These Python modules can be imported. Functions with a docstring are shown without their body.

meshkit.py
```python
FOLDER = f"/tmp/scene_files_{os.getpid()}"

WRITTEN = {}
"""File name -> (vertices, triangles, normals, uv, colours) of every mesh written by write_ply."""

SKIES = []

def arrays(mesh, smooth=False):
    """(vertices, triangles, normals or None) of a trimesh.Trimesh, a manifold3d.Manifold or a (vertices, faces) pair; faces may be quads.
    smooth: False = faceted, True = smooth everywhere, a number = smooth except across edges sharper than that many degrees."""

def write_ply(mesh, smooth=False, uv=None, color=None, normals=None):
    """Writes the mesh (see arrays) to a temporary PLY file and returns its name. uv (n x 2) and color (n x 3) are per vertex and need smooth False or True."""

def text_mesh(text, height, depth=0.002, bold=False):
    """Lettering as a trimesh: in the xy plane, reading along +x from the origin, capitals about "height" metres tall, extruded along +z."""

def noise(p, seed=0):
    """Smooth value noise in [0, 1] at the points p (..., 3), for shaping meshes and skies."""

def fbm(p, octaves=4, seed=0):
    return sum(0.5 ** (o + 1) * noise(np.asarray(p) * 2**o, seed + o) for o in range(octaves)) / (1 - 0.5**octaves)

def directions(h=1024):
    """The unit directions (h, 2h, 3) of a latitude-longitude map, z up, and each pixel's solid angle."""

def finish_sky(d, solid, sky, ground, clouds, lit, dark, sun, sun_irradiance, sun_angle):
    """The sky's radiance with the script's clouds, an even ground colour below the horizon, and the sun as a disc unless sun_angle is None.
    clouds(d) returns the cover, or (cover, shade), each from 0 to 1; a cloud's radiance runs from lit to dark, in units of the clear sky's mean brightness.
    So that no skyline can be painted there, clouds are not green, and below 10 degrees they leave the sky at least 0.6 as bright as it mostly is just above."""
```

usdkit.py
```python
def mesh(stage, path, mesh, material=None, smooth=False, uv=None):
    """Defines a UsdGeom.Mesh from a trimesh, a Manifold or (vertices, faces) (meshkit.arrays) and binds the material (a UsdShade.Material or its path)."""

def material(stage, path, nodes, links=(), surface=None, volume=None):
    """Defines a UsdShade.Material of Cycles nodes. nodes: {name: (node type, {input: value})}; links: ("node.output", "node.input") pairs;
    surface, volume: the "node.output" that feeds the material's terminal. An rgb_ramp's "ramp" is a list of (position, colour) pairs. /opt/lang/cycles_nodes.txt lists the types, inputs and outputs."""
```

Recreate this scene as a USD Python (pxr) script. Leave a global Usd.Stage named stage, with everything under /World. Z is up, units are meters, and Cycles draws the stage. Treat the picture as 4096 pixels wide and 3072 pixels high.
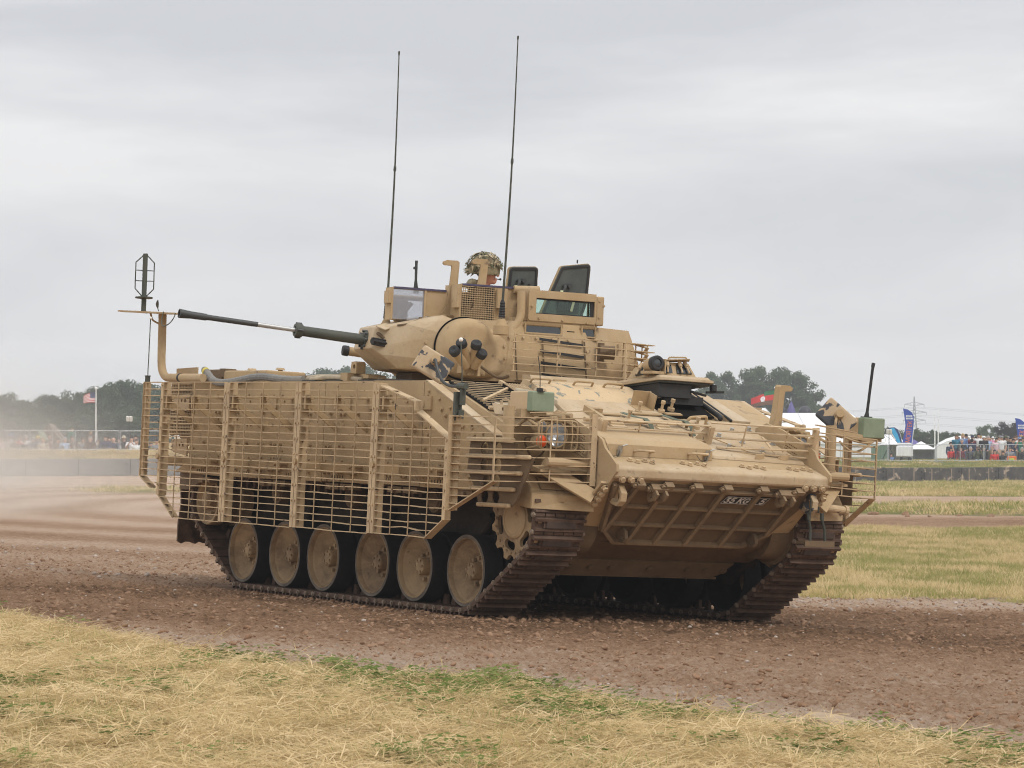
import math, random
import numpy as np
import trimesh, manifold3d
from shapely.geometry import Polygon, Point, box as sbox
from shapely.ops import unary_union
from pxr import Usd, UsdGeom, UsdLux, UsdShade, Sdf, Gf, Vt
import usdkit, meshkit

stage = Usd.Stage.CreateInMemory()
UsdGeom.SetStageUpAxis(stage, UsdGeom.Tokens.z)
UsdGeom.SetStageMetersPerUnit(stage, 1.0)
UsdGeom.Xform.Define(stage, '/World')
LOOKS = '/World/Looks'
UsdGeom.Scope.Define(stage, LOOKS)
random.seed(11)
PI = math.pi

# ------------------------------------------------------------------ camera
FPX = 12115.0                 # focal length in pixels of a 4096 wide picture
PITCH = math.radians(0.941)
CAMH = 1.4815
cam = UsdGeom.Camera.Define(stage, '/World/camera')
cam.CreateHorizontalApertureAttr(36.0)
cam.CreateVerticalApertureAttr(27.0)
cam.CreateFocalLengthAttr(36.0 * FPX / 4096)
cam.CreateClippingRangeAttr(Gf.Vec2f(0.1, 20000))
cam.CreateFStopAttr(20.0)
cam.CreateFocusDistanceAttr(25.0)
cam.AddTranslateOp().Set(Gf.Vec3d(0, 0, CAMH))
cam.AddRotateXOp().Set(90 + math.degrees(PITCH))
cam.CreateExposureAttr(0.0)

# ------------------------------------------------------------------ sky and sun (overcast)
SUN_EL, SUN_AZ = math.radians(50), math.radians(135)     # azimuth = atan2(x, y) of the direction towards the sun
SKY_STRENGTH = 0.1
CLOUD_GAIN = 1.0
sun_dir = np.array([math.sin(SUN_AZ) * math.cos(SUN_EL), math.cos(SUN_AZ) * math.cos(SUN_EL), math.sin(SUN_EL)])
dome = UsdLux.DomeLight.Define(stage, '/World/sky')
dome.CreateIntensityAttr(1.0)
K = CLOUD_GAIN
skymat = usdkit.material(stage, LOOKS + '/sky_clouds', {
    'sky': ('sky_texture', {'sky_type': 'single_scattering', 'sun_disc': False, 'sun_elevation': SUN_EL, 'sun_rotation': SUN_AZ, 'aerosol_density': 2.0}),
    'tc': ('texture_coordinate', {}),
    'sep': ('separate_xyz', {}),
    'zc': ('math', {'math_type': 'maximum', 'value2': 0.0}),
    'zz': ('math', {'math_type': 'add', 'value2': 0.17}),
    'px': ('math', {'math_type': 'divide'}),
    'py': ('math', {'math_type': 'divide'}),
    'cmb': ('combine_xyz', {'z': 0.0}),
    'map': ('mapping', {'mapping_type': 'point', 'location': (31.7, 9.85, 0.0), 'rotation': (0, 0, 0.25), 'scale': (1.0, 1.0, 1.0)}),
    'n1': ('noise_texture', {'scale': 1.05, 'detail': 6.0, 'roughness': 0.52, 'distortion': 0.3}),
    'ramp': ('rgb_ramp', {'ramp': [(0.37, (5.2 * K, 5.3 * K, 5.6 * K)), (0.45, (6.0 * K, 6.06 * K, 6.3 * K)), (0.53, (6.9 * K, 6.9 * K, 7.0 * K)), (0.61, (7.9 * K, 7.86 * K, 7.82 * K))]}),
    'hz': ('map_range', {'from_min': 0.0, 'from_max': 0.085, 'to_min': 0.9, 'to_max': 0.0, 'clamp': True}),
    'hmix': ('mix_color', {'b': (7.5 * K, 7.42 * K, 7.36 * K), 'use_clamp': False}),
    'grad': ('math', {'math_type': 'multiply_add', 'value2': 1.25, 'value3': 1.0}),
    'gmul': ('mix_color', {'blend_type': 'multiply', 'fac': 1.0, 'use_clamp': False}),
    'cover': ('mix_color', {'fac': 0.96, 'use_clamp': False}),
    'bg': ('background_shader', {'strength': SKY_STRENGTH}),
}, [('tc.generated', 'sep.vector'), ('sep.z', 'zc.value1'), ('zc.value', 'zz.value1'), ('sep.x', 'px.value1'), ('zz.value', 'px.value2'),
    ('sep.y', 'py.value1'), ('zz.value', 'py.value2'), ('px.value', 'cmb.x'), ('py.value', 'cmb.y'), ('cmb.vector', 'map.vector'),
    ('map.vector', 'n1.vector'), ('n1.fac', 'ramp.fac'), ('ramp.color', 'hmix.a'), ('zc.value', 'hz.value'), ('hz.result', 'hmix.fac'),
    ('sky.color', 'cover.a'), ('zc.value', 'grad.value1'), ('hmix.result', 'gmul.a'), ('grad.value', 'gmul.b'), ('gmul.result', 'cover.b'), ('cover.result', 'bg.color')], surface='bg.background')
UsdShade.MaterialBindingAPI.Apply(dome.GetPrim()).Bind(skymat)
dome.GetPrim().SetCustomDataByKey('kind', 'structure')
sun = UsdLux.DistantLight.Define(stage, '/World/sun')
sun.CreateIntensityAttr(0.40)
sun.CreateAngleAttr(14.0)
sun.CreateColorAttr(Gf.Vec3f(1.0, 0.96, 0.9))
sun.GetPrim().CreateAttribute('inputs:normalize', Sdf.ValueTypeNames.Bool).Set(True)
sun.AddRotateXYZOp().Set(Gf.Vec3f(90 - math.degrees(SUN_EL), 0, 180 - math.degrees(SUN_AZ)))

# ------------------------------------------------------------------ helpers
_used = {}
def numbered(parent, name):
    k = (parent, name)
    n = _used.get(k, 0)
    _used[k] = n + 1
    return f'{parent}/{name}' if n == 0 else f'{parent}/{name}_{n:03d}'

def tag(prim, label=None, cat=None, group=None, kind=None):
    for k, v in (('label', label), ('category', cat), ('group', group), ('kind', kind)):
        if v:
            prim.SetCustomDataByKey(k, v)
    return prim

def path_of(p):
    return '/World' if p is None else (p if isinstance(p, str) else str(p.GetPath()))

def thing(name, label, cat, loc=(0, 0, 0), rotz=0.0, group=None, matrix=None, scale=None):
    x = UsdGeom.Xform.Define(stage, numbered('/World', name))
    if matrix is not None:
        x.AddTransformOp().Set(Gf.Matrix4d(*np.asarray(matrix, float).T.ravel()))
    else:
        x.AddTranslateOp().Set(Gf.Vec3d(*map(float, loc)))
        x.AddRotateZOp().Set(math.degrees(rotz))
        if scale is not None:
            x.AddScaleOp().Set(Gf.Vec3f(*scale))
    return tag(x.GetPrim(), label, cat, group)

def obj(name, mesh, mat, parent=None, smooth=False, label=None, cat=None, group=None, kind=None):
    p = numbered(path_of(parent), name)
    if isinstance(mesh, G):
        mesh = mesh.arrays()
    m = usdkit.mesh(stage, p, mesh, M[mat] if isinstance(mat, str) else mat, smooth=smooth)
    return tag(m.GetPrim(), label, cat, group, kind)

def copy_of(src, name, label, cat, loc, rotz=0.0, group=None, scale=None):
    t = thing(name, label, cat, loc, rotz, group, scale=scale)
    t.GetReferences().AddInternalReference(src)
    t.SetInstanceable(True)
    return t

def unit(v):
    v = np.asarray(v, float)
    return v / (np.linalg.norm(v) + 1e-12)

def frame(d, up=(0, 0, 1)):
    d = unit(d)
    up = np.asarray(up, float)
    if abs(np.dot(d, unit(up))) > 0.98:
        up = np.array([1.0, 0, 0]) if abs(d[0]) < 0.9 else np.array([0, 1.0, 0])
    s = unit(np.cross(up, d))
    return d, s, np.cross(d, s)

class G:
    """Collects shapes into one mesh."""
    def __init__(self):
        self.V, self.F, self.n = [], [], 0
    def add(self, v, f):
        v, f = np.asarray(v, float), np.asarray(f, int)
        if f.shape[1] == 4:
            f = np.vstack([f[:, [0, 1, 2]], f[:, [0, 2, 3]]])
        self.V.append(v); self.F.append(f + self.n); self.n += len(v)
        return self
    def arrays(self):
        return np.vstack(self.V), np.vstack(self.F)
    def xf(self, A, t=(0, 0, 0)):
        A = np.asarray(A, float)
        self.V = [v @ A.T + np.asarray(t, float) for v in self.V]
        if np.linalg.det(A) < 0:
            self.F = [f[:, ::-1] for f in self.F]
        return self
    def join(self, o):
        v, f = o.arrays()
        return self.add(v, f)
    def obox(self, c, a, b, cc):
        """box about c with half axes a, b, cc"""
        c, a, b, cc = (np.asarray(q, float) for q in (c, a, b, cc))
        v = [c + i * a + j * b + k * cc for k in (-1, 1) for j in (-1, 1) for i in (-1, 1)]
        f = [[0, 2, 3, 1], [4, 5, 7, 6], [0, 1, 5, 4], [2, 6, 7, 3], [0, 4, 6, 2], [1, 3, 7, 5]]
        if np.dot(np.cross(a, b), cc) < 0:
            f = [q[::-1] for q in f]
        return self.add(v, f)
    def box(self, x0, x1, y0, y1, z0, z1):
        return self.obox([(x0 + x1) / 2, (y0 + y1) / 2, (z0 + z1) / 2], [abs(x1 - x0) / 2, 0, 0], [0, abs(y1 - y0) / 2, 0], [0, 0, abs(z1 - z0) / 2])
    def bar(self, p, q, w, h, up=(0, 0, 1)):
        """bar from p to q; w across, h along up"""
        p, q = np.asarray(p, float), np.asarray(q, float)
        d, s, u = frame(q - p, up)
        return self.obox((p + q) / 2, (q - p) / 2, s * w / 2, u * h / 2)
    def cyl(self, p, q, r0, r1=None, n=12, caps=True):
        p, q = np.asarray(p, float), np.asarray(q, float)
        r1 = r0 if r1 is None else r1
        d, s, u = frame(q - p)
        t = np.arange(n) * 2 * PI / n
        ring = np.cos(t)[:, None] * s + np.sin(t)[:, None] * u
        v = np.vstack([p + ring * r0, q + ring * r1, [p], [q]])
        i = np.arange(n); j = (i + 1) % n
        f = np.vstack([np.stack([i, j, n + j], 1), np.stack([i, n + j, n + i], 1)])
        if caps:
            f = np.vstack([f, np.stack([np.full(n, 2 * n), j, i], 1), np.stack([np.full(n, 2 * n + 1), n + i, n + j], 1)])
        return self.add(v if caps else v[:-2], f)
    def tube(self, pts, r, n=8, caps=True):
        p = np.asarray(pts, float)
        r = np.broadcast_to(r, (len(p),))
        t = np.gradient(p, axis=0)
        t /= np.linalg.norm(t, axis=1, keepdims=True) + 1e-12
        d, a, b = frame(t[0])
        ang = np.arange(n) * 2 * PI / n
        V = []
        for k in range(len(p)):
            a = unit(a - t[k] * np.dot(a, t[k])); b = np.cross(t[k], a)
            V.append(p[k] + r[k] * (np.cos(ang)[:, None] * a + np.sin(ang)[:, None] * b))
        V = np.vstack(V); m = len(p); F = []
        for k in range(m - 1):
            i = np.arange(n); j = (i + 1) % n
            F.append(np.stack([k * n + i, k * n + j, (k + 1) * n + j, (k + 1) * n + i], 1))
        F = np.vstack(F); F = np.vstack([F[:, [0, 1, 2]], F[:, [0, 2, 3]]])
        if caps:
            i = np.arange(1, n - 1)
            F = np.vstack([F, np.stack([0 * i, i + 1, i], 1), (m - 1) * n + np.stack([0 * i, i, i + 1], 1)])
        return self.add(V, F)
    def lathe(self, prof, o, axis, n=32):
        """prof: (distance along axis, radius) pairs"""
        o = np.asarray(o, float)
        d, s, u = frame(axis)
        t = np.arange(n) * 2 * PI / n
        ring = np.cos(t)[:, None] * s + np.sin(t)[:, None] * u
        V = np.vstack([o + d * a + ring * r for a, r in prof]); F = []
        for k in range(len(prof) - 1):
            i = np.arange(n); j = (i + 1) % n
            F.append(np.stack([k * n + i, k * n + j, (k + 1) * n + j, (k + 1) * n + i], 1))
        return self.add(V, np.vstack(F))
    def poly(self, pts, o, u, v, th, holes=()):
        """polygon in (u, v) about o, extruded th along u x v (centred)"""
        pg = pts if isinstance(pts, Polygon) else Polygon(pts, holes)
        m = trimesh.creation.extrude_polygon(pg, th, engine='earcut')
        w = np.cross(u, v)
        q = np.array(m.vertices)
        P = np.asarray(o, float) + q[:, :1] * np.asarray(u, float) + q[:, 1:2] * np.asarray(v, float) + (q[:, 2:3] - th / 2) * w
        return self.add(P, np.array(m.faces))
    def hull(self, pts):
        m = trimesh.convex.convex_hull(np.asarray(pts, float))
        return self.add(np.array(m.vertices), np.array(m.faces))
    def rbox(self, c, a, b, cc, r, n=2):
        """box with rounded edges (hull of corner spheres)"""
        c = np.asarray(c, float)
        s = trimesh.creation.icosphere(subdivisions=1, radius=r).vertices
        P = []
        for i in (-1, 1):
            for j in (-1, 1):
                for k in (-1, 1):
                    P.append(c + i * (np.asarray(a) - r * unit(a)) + j * (np.asarray(b) - r * unit(b)) + k * (np.asarray(cc) - r * unit(cc)) + s)
        return self.hull(np.vstack(P))
    def sphere(self, c, r, sub=2, sc=(1, 1, 1)):
        s = trimesh.creation.icosphere(subdivisions=sub, radius=r)
        return self.add(np.asarray(c, float) + np.array(s.vertices) * np.asarray(sc), np.array(s.faces))
    def bolt(self, p, d, r=0.014, h=0.014, washer=True):
        p = np.asarray(p, float); d = unit(d)
        if washer:
            self.cyl(p - d * 0.002, p + d * 0.004, r * 1.45, n=8)
            self.cyl(p + d * 0.004, p + d * (0.004 + h), r, n=6)
        else:
            self.cyl(p - d * 0.002, p + d * h, r, n=6)
        return self

def bend(pts, r=0.05, k=5):
    """polyline with rounded corners"""
    P = [np.asarray(p, float) for p in pts]
    out = [P[0]]
    for a, b, c in zip(P[:-2], P[1:-1], P[2:]):
        la, lc = np.linalg.norm(a - b), np.linalg.norm(c - b)
        q = min(r, la * 0.49, lc * 0.49)
        s, e = b + unit(a - b) * q, b + unit(c - b) * q
        for t in np.linspace(0, 1, k + 1):
            out.append((1 - t) ** 2 * s + 2 * t * (1 - t) * b + t * t * e)
    out.append(P[-1])
    return np.array(out)

def spline(pts, n=40):
    from scipy.interpolate import CubicSpline
    p = np.asarray(pts, float)
    t = np.r_[0, np.cumsum(np.linalg.norm(np.diff(p, axis=0), axis=1))]
    return CubicSpline(t, p)(np.linspace(0, t[-1], n))

# ------------------------------------------------------------------ materials
M = {}
def paint(name, base, var=0.12, dust=None, dust_amt=0.35, rough=0.75, scale=3.0, bump=0.0, bump_scale=120.0, spec=0.35, metallic=0.0, chip=None, chip_at=(0.60, 0.62), chip_scale=9.0, bevel=0.0, space='object', coat=0.0):
    """a worn painted surface: two scales of tone, a dust film, optional chips and fine relief"""
    b = np.array(base, float)
    nodes = {
        'tc': ('texture_coordinate', {}), 'geo': ('geometry', {}),
        'n1': ('noise_texture', {'scale': scale, 'detail': 5.0, 'roughness': 0.6}),
        'n2': ('noise_texture', {'scale': scale * 17, 'detail': 3.0, 'roughness': 0.65}),
        'r1': ('rgb_ramp', {'ramp': [(0.3, b * (1 - var)), (0.7, b * (1 + var))]}),
        'r2': ('rgb_ramp', {'ramp': [(0.25, (1 - var * .9,) * 3), (0.75, (1 + var * .7,) * 3)]}),
        'mul': ('mix_color', {'blend_type': 'multiply', 'fac': 1.0, 'use_clamp': False}),
        'p': ('principled_bsdf', {'roughness': rough, 'specular_ior_level': spec, 'metallic': metallic, 'coat_weight': coat}),
    }
    vec = 'tc.object' if space == 'object' else 'geo.position'
    links = [(vec, 'n1.vector'), (vec, 'n2.vector'), ('n1.fac', 'r1.fac'), ('n2.fac', 'r2.fac'), ('r1.color', 'mul.a'), ('r2.color', 'mul.b')]
    out = 'mul.result'
    if dust is not None:
        nodes['n3'] = ('noise_texture', {'scale': scale * 0.8, 'detail': 7.0, 'roughness': 0.68, 'distortion': 0.4})
        nodes['m3'] = ('map_range', {'from_min': 0.42, 'from_max': 0.68, 'to_min': 0.0, 'to_max': dust_amt, 'clamp': True})
        nodes['dm'] = ('mix_color', {'b': dust, 'use_clamp': False})
        links += [(vec, 'n3.vector'), ('n3.fac', 'm3.value'), ('m3.result', 'dm.fac'), (out, 'dm.a')]
        out = 'dm.result'
    if chip is not None:
        nodes['n4'] = ('noise_texture', {'scale': chip_scale, 'detail': 6.0, 'roughness': 0.55, 'distortion': 0.6})
        nodes['m4'] = ('map_range', {'from_min': chip_at[0], 'from_max': chip_at[1], 'to_min': 0.0, 'to_max': 1.0, 'clamp': True})
        nodes['cm'] = ('mix_color', {'b': chip, 'use_clamp': False})
        links += [(vec, 'n4.vector'), ('n4.fac', 'm4.value'), ('m4.result', 'cm.fac'), (out, 'cm.a')]
        out = 'cm.result'
    links.append((out, 'p.base_color'))
    if bump > 0:
        nodes['nb'] = ('noise_texture', {'scale': bump_scale, 'detail': 3.0, 'roughness': 0.6})
        nodes['bp'] = ('bump', {'strength': bump, 'distance': 0.004})
        links += [(vec, 'nb.vector'), ('nb.fac', 'bp.height'), ('bp.normal', 'p.normal')]
        if bevel > 0:
            nodes['bv'] = ('bevel', {'samples': 4, 'radius': bevel})
            links.append(('bv.bevel', 'bp.normal'))
    elif bevel > 0:
        nodes['bv'] = ('bevel', {'samples': 4, 'radius': bevel})
        links.append(('bv.bevel', 'p.normal'))
    M[name] = usdkit.material(stage, f'{LOOKS}/{name}', nodes, links, surface='p.BSDF')

def plain(name, base, rough=0.6, metallic=0.0, spec=0.4, **kw):
    M[name] = usdkit.material(stage, f'{LOOKS}/{name}', {'p': ('principled_bsdf', {'base_color': base, 'roughness': rough, 'metallic': metallic, 'specular_ior_level': spec, **kw})}, [], surface='p.BSDF')

SAND = (0.375, 0.262, 0.138)
DUSTC = (0.44, 0.335, 0.215)
paint('sand_paint', SAND, 0.09, dust=DUSTC, dust_amt=0.55, bump=0.25, bump_scale=160, bevel=0.006, chip=(0.20, 0.14, 0.085), chip_at=(0.62, 0.72), chip_scale=7)
paint('sand_top', (0.40, 0.292, 0.172), 0.08, dust=(0.52, 0.43, 0.31), dust_amt=0.7, scale=2.2, bump=0.35, bump_scale=90, bevel=0.008, chip=(0.25, 0.19, 0.12), chip_at=(0.60, 0.74), chip_scale=14)
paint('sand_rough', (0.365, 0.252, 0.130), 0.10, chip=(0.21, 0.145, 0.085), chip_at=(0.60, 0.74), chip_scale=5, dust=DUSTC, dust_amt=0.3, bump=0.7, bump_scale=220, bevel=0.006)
paint('sand_bars', (0.48, 0.355, 0.21), 0.12, dust=(0.24, 0.17, 0.105), dust_amt=0.5, scale=7, chip=(0.12, 0.085, 0.055), chip_at=(0.65, 0.67), chip_scale=16)
paint('sand_dirty_shaded', (0.155, 0.104, 0.056), 0.16, dust=(0.10, 0.066, 0.04), dust_amt=0.7, bump=0.4, bump_scale=80, bevel=0.006)  # dirty paint, darkened further to carry the shade of the lower hull
paint('sand_lower', (0.235, 0.162, 0.09), 0.14, dust=(0.15, 0.10, 0.06), dust_amt=0.7, bump=0.4, bump_scale=80, bevel=0.006)  # mud stained, with the shade of the lower bow put into its colour
paint('sand_peeling', (0.50, 0.37, 0.22), 0.08, dust=DUSTC, dust_amt=0.3, chip=(0.21, 0.205, 0.165), chip_at=(0.59, 0.61), chip_scale=11, bevel=0.01)
paint('sand_chipped', (0.43, 0.325, 0.205), 0.08, chip=(0.06, 0.063, 0.07), chip_at=(0.53, 0.545), chip_scale=7, bevel=0.006)
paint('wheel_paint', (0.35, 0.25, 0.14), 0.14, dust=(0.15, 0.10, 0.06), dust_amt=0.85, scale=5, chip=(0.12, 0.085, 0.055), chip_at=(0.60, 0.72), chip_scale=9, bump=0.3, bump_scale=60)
paint('rubber', (0.016, 0.015, 0.015), 0.25, dust=(0.07, 0.058, 0.048), dust_amt=0.2, rough=0.85, scale=5, bump=0.3, bump_scale=60)
paint('rubber_rim', (0.10, 0.085, 0.07), 0.25, dust=(0.22, 0.18, 0.14), dust_amt=0.7, rough=0.9, scale=7)
paint('track_steel', (0.085, 0.05, 0.034), 0.25, dust=(0.15, 0.098, 0.065), dust_amt=0.7, rough=0.8, scale=9, bump=0.6, bump_scale=70, bevel=0.004)
paint('track_pad', (0.055, 0.038, 0.03), 0.3, dust=(0.09, 0.06, 0.045), dust_amt=0.6, rough=0.9, scale=9, bump=0.6, bump_scale=60)
paint('grease_shade_black', (0.030, 0.024, 0.019), 0.3, dust=(0.07, 0.048, 0.03), dust_amt=0.5, scale=4, rough=0.9)  # grease and mud plus the dark under the hull, put into one colour
paint('track_pin', (0.22, 0.17, 0.125), 0.25, dust=(0.12, 0.08, 0.055), dust_amt=0.7, rough=0.6, scale=20)
paint('gun_metal', (0.036, 0.039, 0.038), 0.2, dust=(0.08, 0.075, 0.065), dust_amt=0.25, rough=0.5, spec=0.5)
paint('olive_dark', (0.055, 0.06, 0.047), 0.2, dust=(0.12, 0.11, 0.085), dust_amt=0.3, rough=0.6)
paint('hatch_inside', (0.062, 0.072, 0.068), 0.2, dust=(0.11, 0.11, 0.095), dust_amt=0.5, rough=0.6, bevel=0.008)
paint('bare_barrel', (0.42, 0.42, 0.41), 0.1, rough=0.35, spec=0.6, metallic=0.6)
paint('black_part', (0.018, 0.018, 0.019), 0.2, dust=(0.06, 0.055, 0.045), dust_amt=0.3, rough=0.6)
paint('hose_grey', (0.17, 0.165, 0.155), 0.2, dust=(0.3, 0.27, 0.22), dust_amt=0.5, rough=0.8)
paint('tape_green', (0.19, 0.235, 0.155), 0.13, dust=(0.25, 0.28, 0.2), dust_amt=0.5, scale=9, rough=0.7, bump=0.5, bump_scale=25)
paint('box_tan', (0.50, 0.36, 0.21), 0.06, dust=DUSTC, dust_amt=0.25, bevel=0.008)
paint('strap_green', (0.12, 0.135, 0.095), 0.15, rough=0.9)
paint('tape_purple', (0.07, 0.06, 0.11), 0.2, rough=0.5)
paint('strip_black', (0.028, 0.028, 0.029), 0.2, rough=0.9)
paint('mud', (0.085, 0.054, 0.036), 0.25, dust=(0.13, 0.085, 0.055), dust_amt=0.8, scale=8, rough=0.95, bump=0.9, bump_scale=50)
paint('canvas', (0.46, 0.38, 0.27), 0.2, dust=(0.2, 0.17, 0.12), dust_amt=0.6, scale=7, rough=0.95)
paint('steel_nut', (0.40, 0.39, 0.36), 0.15, rough=0.4, metallic=0.7, spec=0.6)
paint('yellow_band', (0.55, 0.45, 0.08), 0.1, rough=0.6)
plain('white_knob', (0.75, 0.72, 0.66), 0.5)
plain('orange_lens', (0.75, 0.075, 0.008), 0.25, spec=0.6)
plain('lamp_reflector', (0.85, 0.85, 0.85), 0.12, metallic=1.0)
plain('plate_black', (0.015, 0.015, 0.016), 0.5)
plain('plate_white', (0.62, 0.60, 0.56), 0.6)
plain('luminous', (0.62, 0.68, 0.42), 0.5)
plain('dark_cavity', (0.012, 0.011, 0.010), 0.9, spec=0.1)  # near-black standing for the shade inside openings, gaps and slots
def glass(name, tint, refl_ior=1.5, haze=0.0, hazecol=(0.8, 0.8, 0.82), rough=0.03):
    nodes = {'t': ('transparent_bsdf', {'color': tint}), 'g': ('glossy_bsdf', {'color': (1, 1, 1), 'roughness': rough}),
             'fr': ('fresnel', {'IOR': refl_ior}), 'mx': ('mix_closure', {}),
             'd': ('diffuse_bsdf', {'color': hazecol}), 'tl': ('translucent_bsdf', {'color': hazecol}), 'dt': ('mix_closure', {'fac': 0.5}), 'mz': ('mix_closure', {'fac': haze})}
    M[name] = usdkit.material(stage, f'{LOOKS}/{name}', nodes, [('fr.fac', 'mx.fac'), ('t.BSDF', 'mx.closure1'), ('g.BSDF', 'mx.closure2'), ('d.BSDF', 'dt.closure1'), ('tl.BSDF', 'dt.closure2'), ('mx.closure', 'mz.closure1'), ('dt.closure', 'mz.closure2')], surface='mz.closure')
glass('window_glass', (0.72, 0.86, 0.8))
glass('hazy_sheet', (0.8, 0.82, 0.85), haze=0.30, hazecol=(0.62, 0.62, 0.66))
glass('lamp_glass', (0.9, 0.92, 0.93), haze=0.22, hazecol=(0.55, 0.55, 0.55))
plain('vision_block', (0.02, 0.024, 0.026), 0.08, spec=0.8)
# ================================================================== the armoured vehicle
VR = np.array([[0.537887, 0.841753, 0.046148], [-0.84295, 0.537726, 0.016904], [-0.010586, -0.047993, 0.998792]])
VT = np.array([-0.160064, 26.429912, 0.0])
VM = np.eye(4); VM[:3, :3] = VR; VM[:3, 3] = VT
AV = thing('armoured_vehicle', 'sand coloured tracked armoured vehicle with slat armour driving over the dirt track', 'armoured vehicle', matrix=VM)
X, Y, Z3 = np.eye(3)
def P3(x, y, z): return np.array([x, y, z], float)
def glz(x): return 1.215 + (3.28 - x) * 0.352      # height of the glacis
GS = math.atan(0.352)
GN = unit([0.352, 0, 1.0]); GD = unit([-1, 0, 0.352])   # normal, up-slope direction
def gl(x, y, h=0.0): return P3(x, y, glz(x)) + GN * h

# ---------------- hull
def prism(g, prof, y0, y1):
    return g.poly(prof, [0, (y0 + y1) / 2, 0], [1, 0, 0], [0, 0, 1], abs(y1 - y0))
g = G()
prism(g, [(-2.95, .50), (-3.05, 1.05), (-3.0, 1.86), (1.30, 1.86), (1.46, 1.852), (3.22, 1.235), (3.27, 1.15), (2.69, .64), (2.3, .50)], -1.02, 1.02)
hull = obj('hull', g, 'sand_paint', AV)
g = G()
for s in (-1, 1):
    prism(g, [(-2.98, 1.03), (-3.0, 1.86), (1.30, 1.86), (1.46, 1.848), (2.44, 1.505), (2.44, 1.03)], s * 1.024, s * 1.5)
obj('sponson', g, 'sand_paint', AV)
g = G()
for s in (-1, 1):
    g.box(-2.94, 2.28, s * 1.021, s * 1.034, .505, 1.028)
    g.box(-2.96, 2.43, s * 1.04, s * 1.50, 1.018, 1.027)
g.box(-2.9, 2.25, -1.0, 1.0, .485, .497)
obj('lower_hull_sides', g, 'grease_shade_black', hull, kind='stuff')  # added black sheets: grease, and the shade below the sponsons and belly
# fender shelf under the headlights
for s in (-1, 1):
    g = G()
    prism(g, [(2.443, 1.16), (2.443, 1.20), (2.80, 1.20), (2.95, 1.17), (2.95, 1.15)], s * 1.052, s * 1.5)
    g.cyl([2.98, s * 1.08, 1.23], [2.98, s * 1.47, 1.23], .035, n=10)
    obj('fender_shelf', g, 'sand_paint', AV)
# bow side plates with a perforated vent
for s in (-1, 1):
    pl = Polygon([(2.30, glz(2.30) - .1), (2.30, 1.60), (2.45, 1.645), (2.66, 1.592), (3.0, 1.472), (3.10, 1.42), (3.14, 1.36), (3.31, 1.235), (3.315, 1.18), (3.10, .965), (2.75, .98), (2.75, 1.2), (2.30, 1.2)])
    holes = [Point(2.70 + .022 * i + .006 * (j % 2), 1.30 + .024 * j + (2.78 - 2.7 - .022 * i) * .35).buffer(.0075, 3) for i in range(8) for j in range(8)]
    g = G().poly(pl.difference(unary_union(holes)), [0, s * 1.036, 0], [1, 0, 0], [0, 0, 1], .022)
    bp_ = obj('bow_side_plate', g, 'sand_paint', AV)
    g = G()
    g.bar([3.10, s * 1.1, .975], [2.87, s * 1.45, 1.2], .14, .018, up=(1, 0, .6))
    obj('wedge_plate', g, 'sand_paint', bp_)
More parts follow.
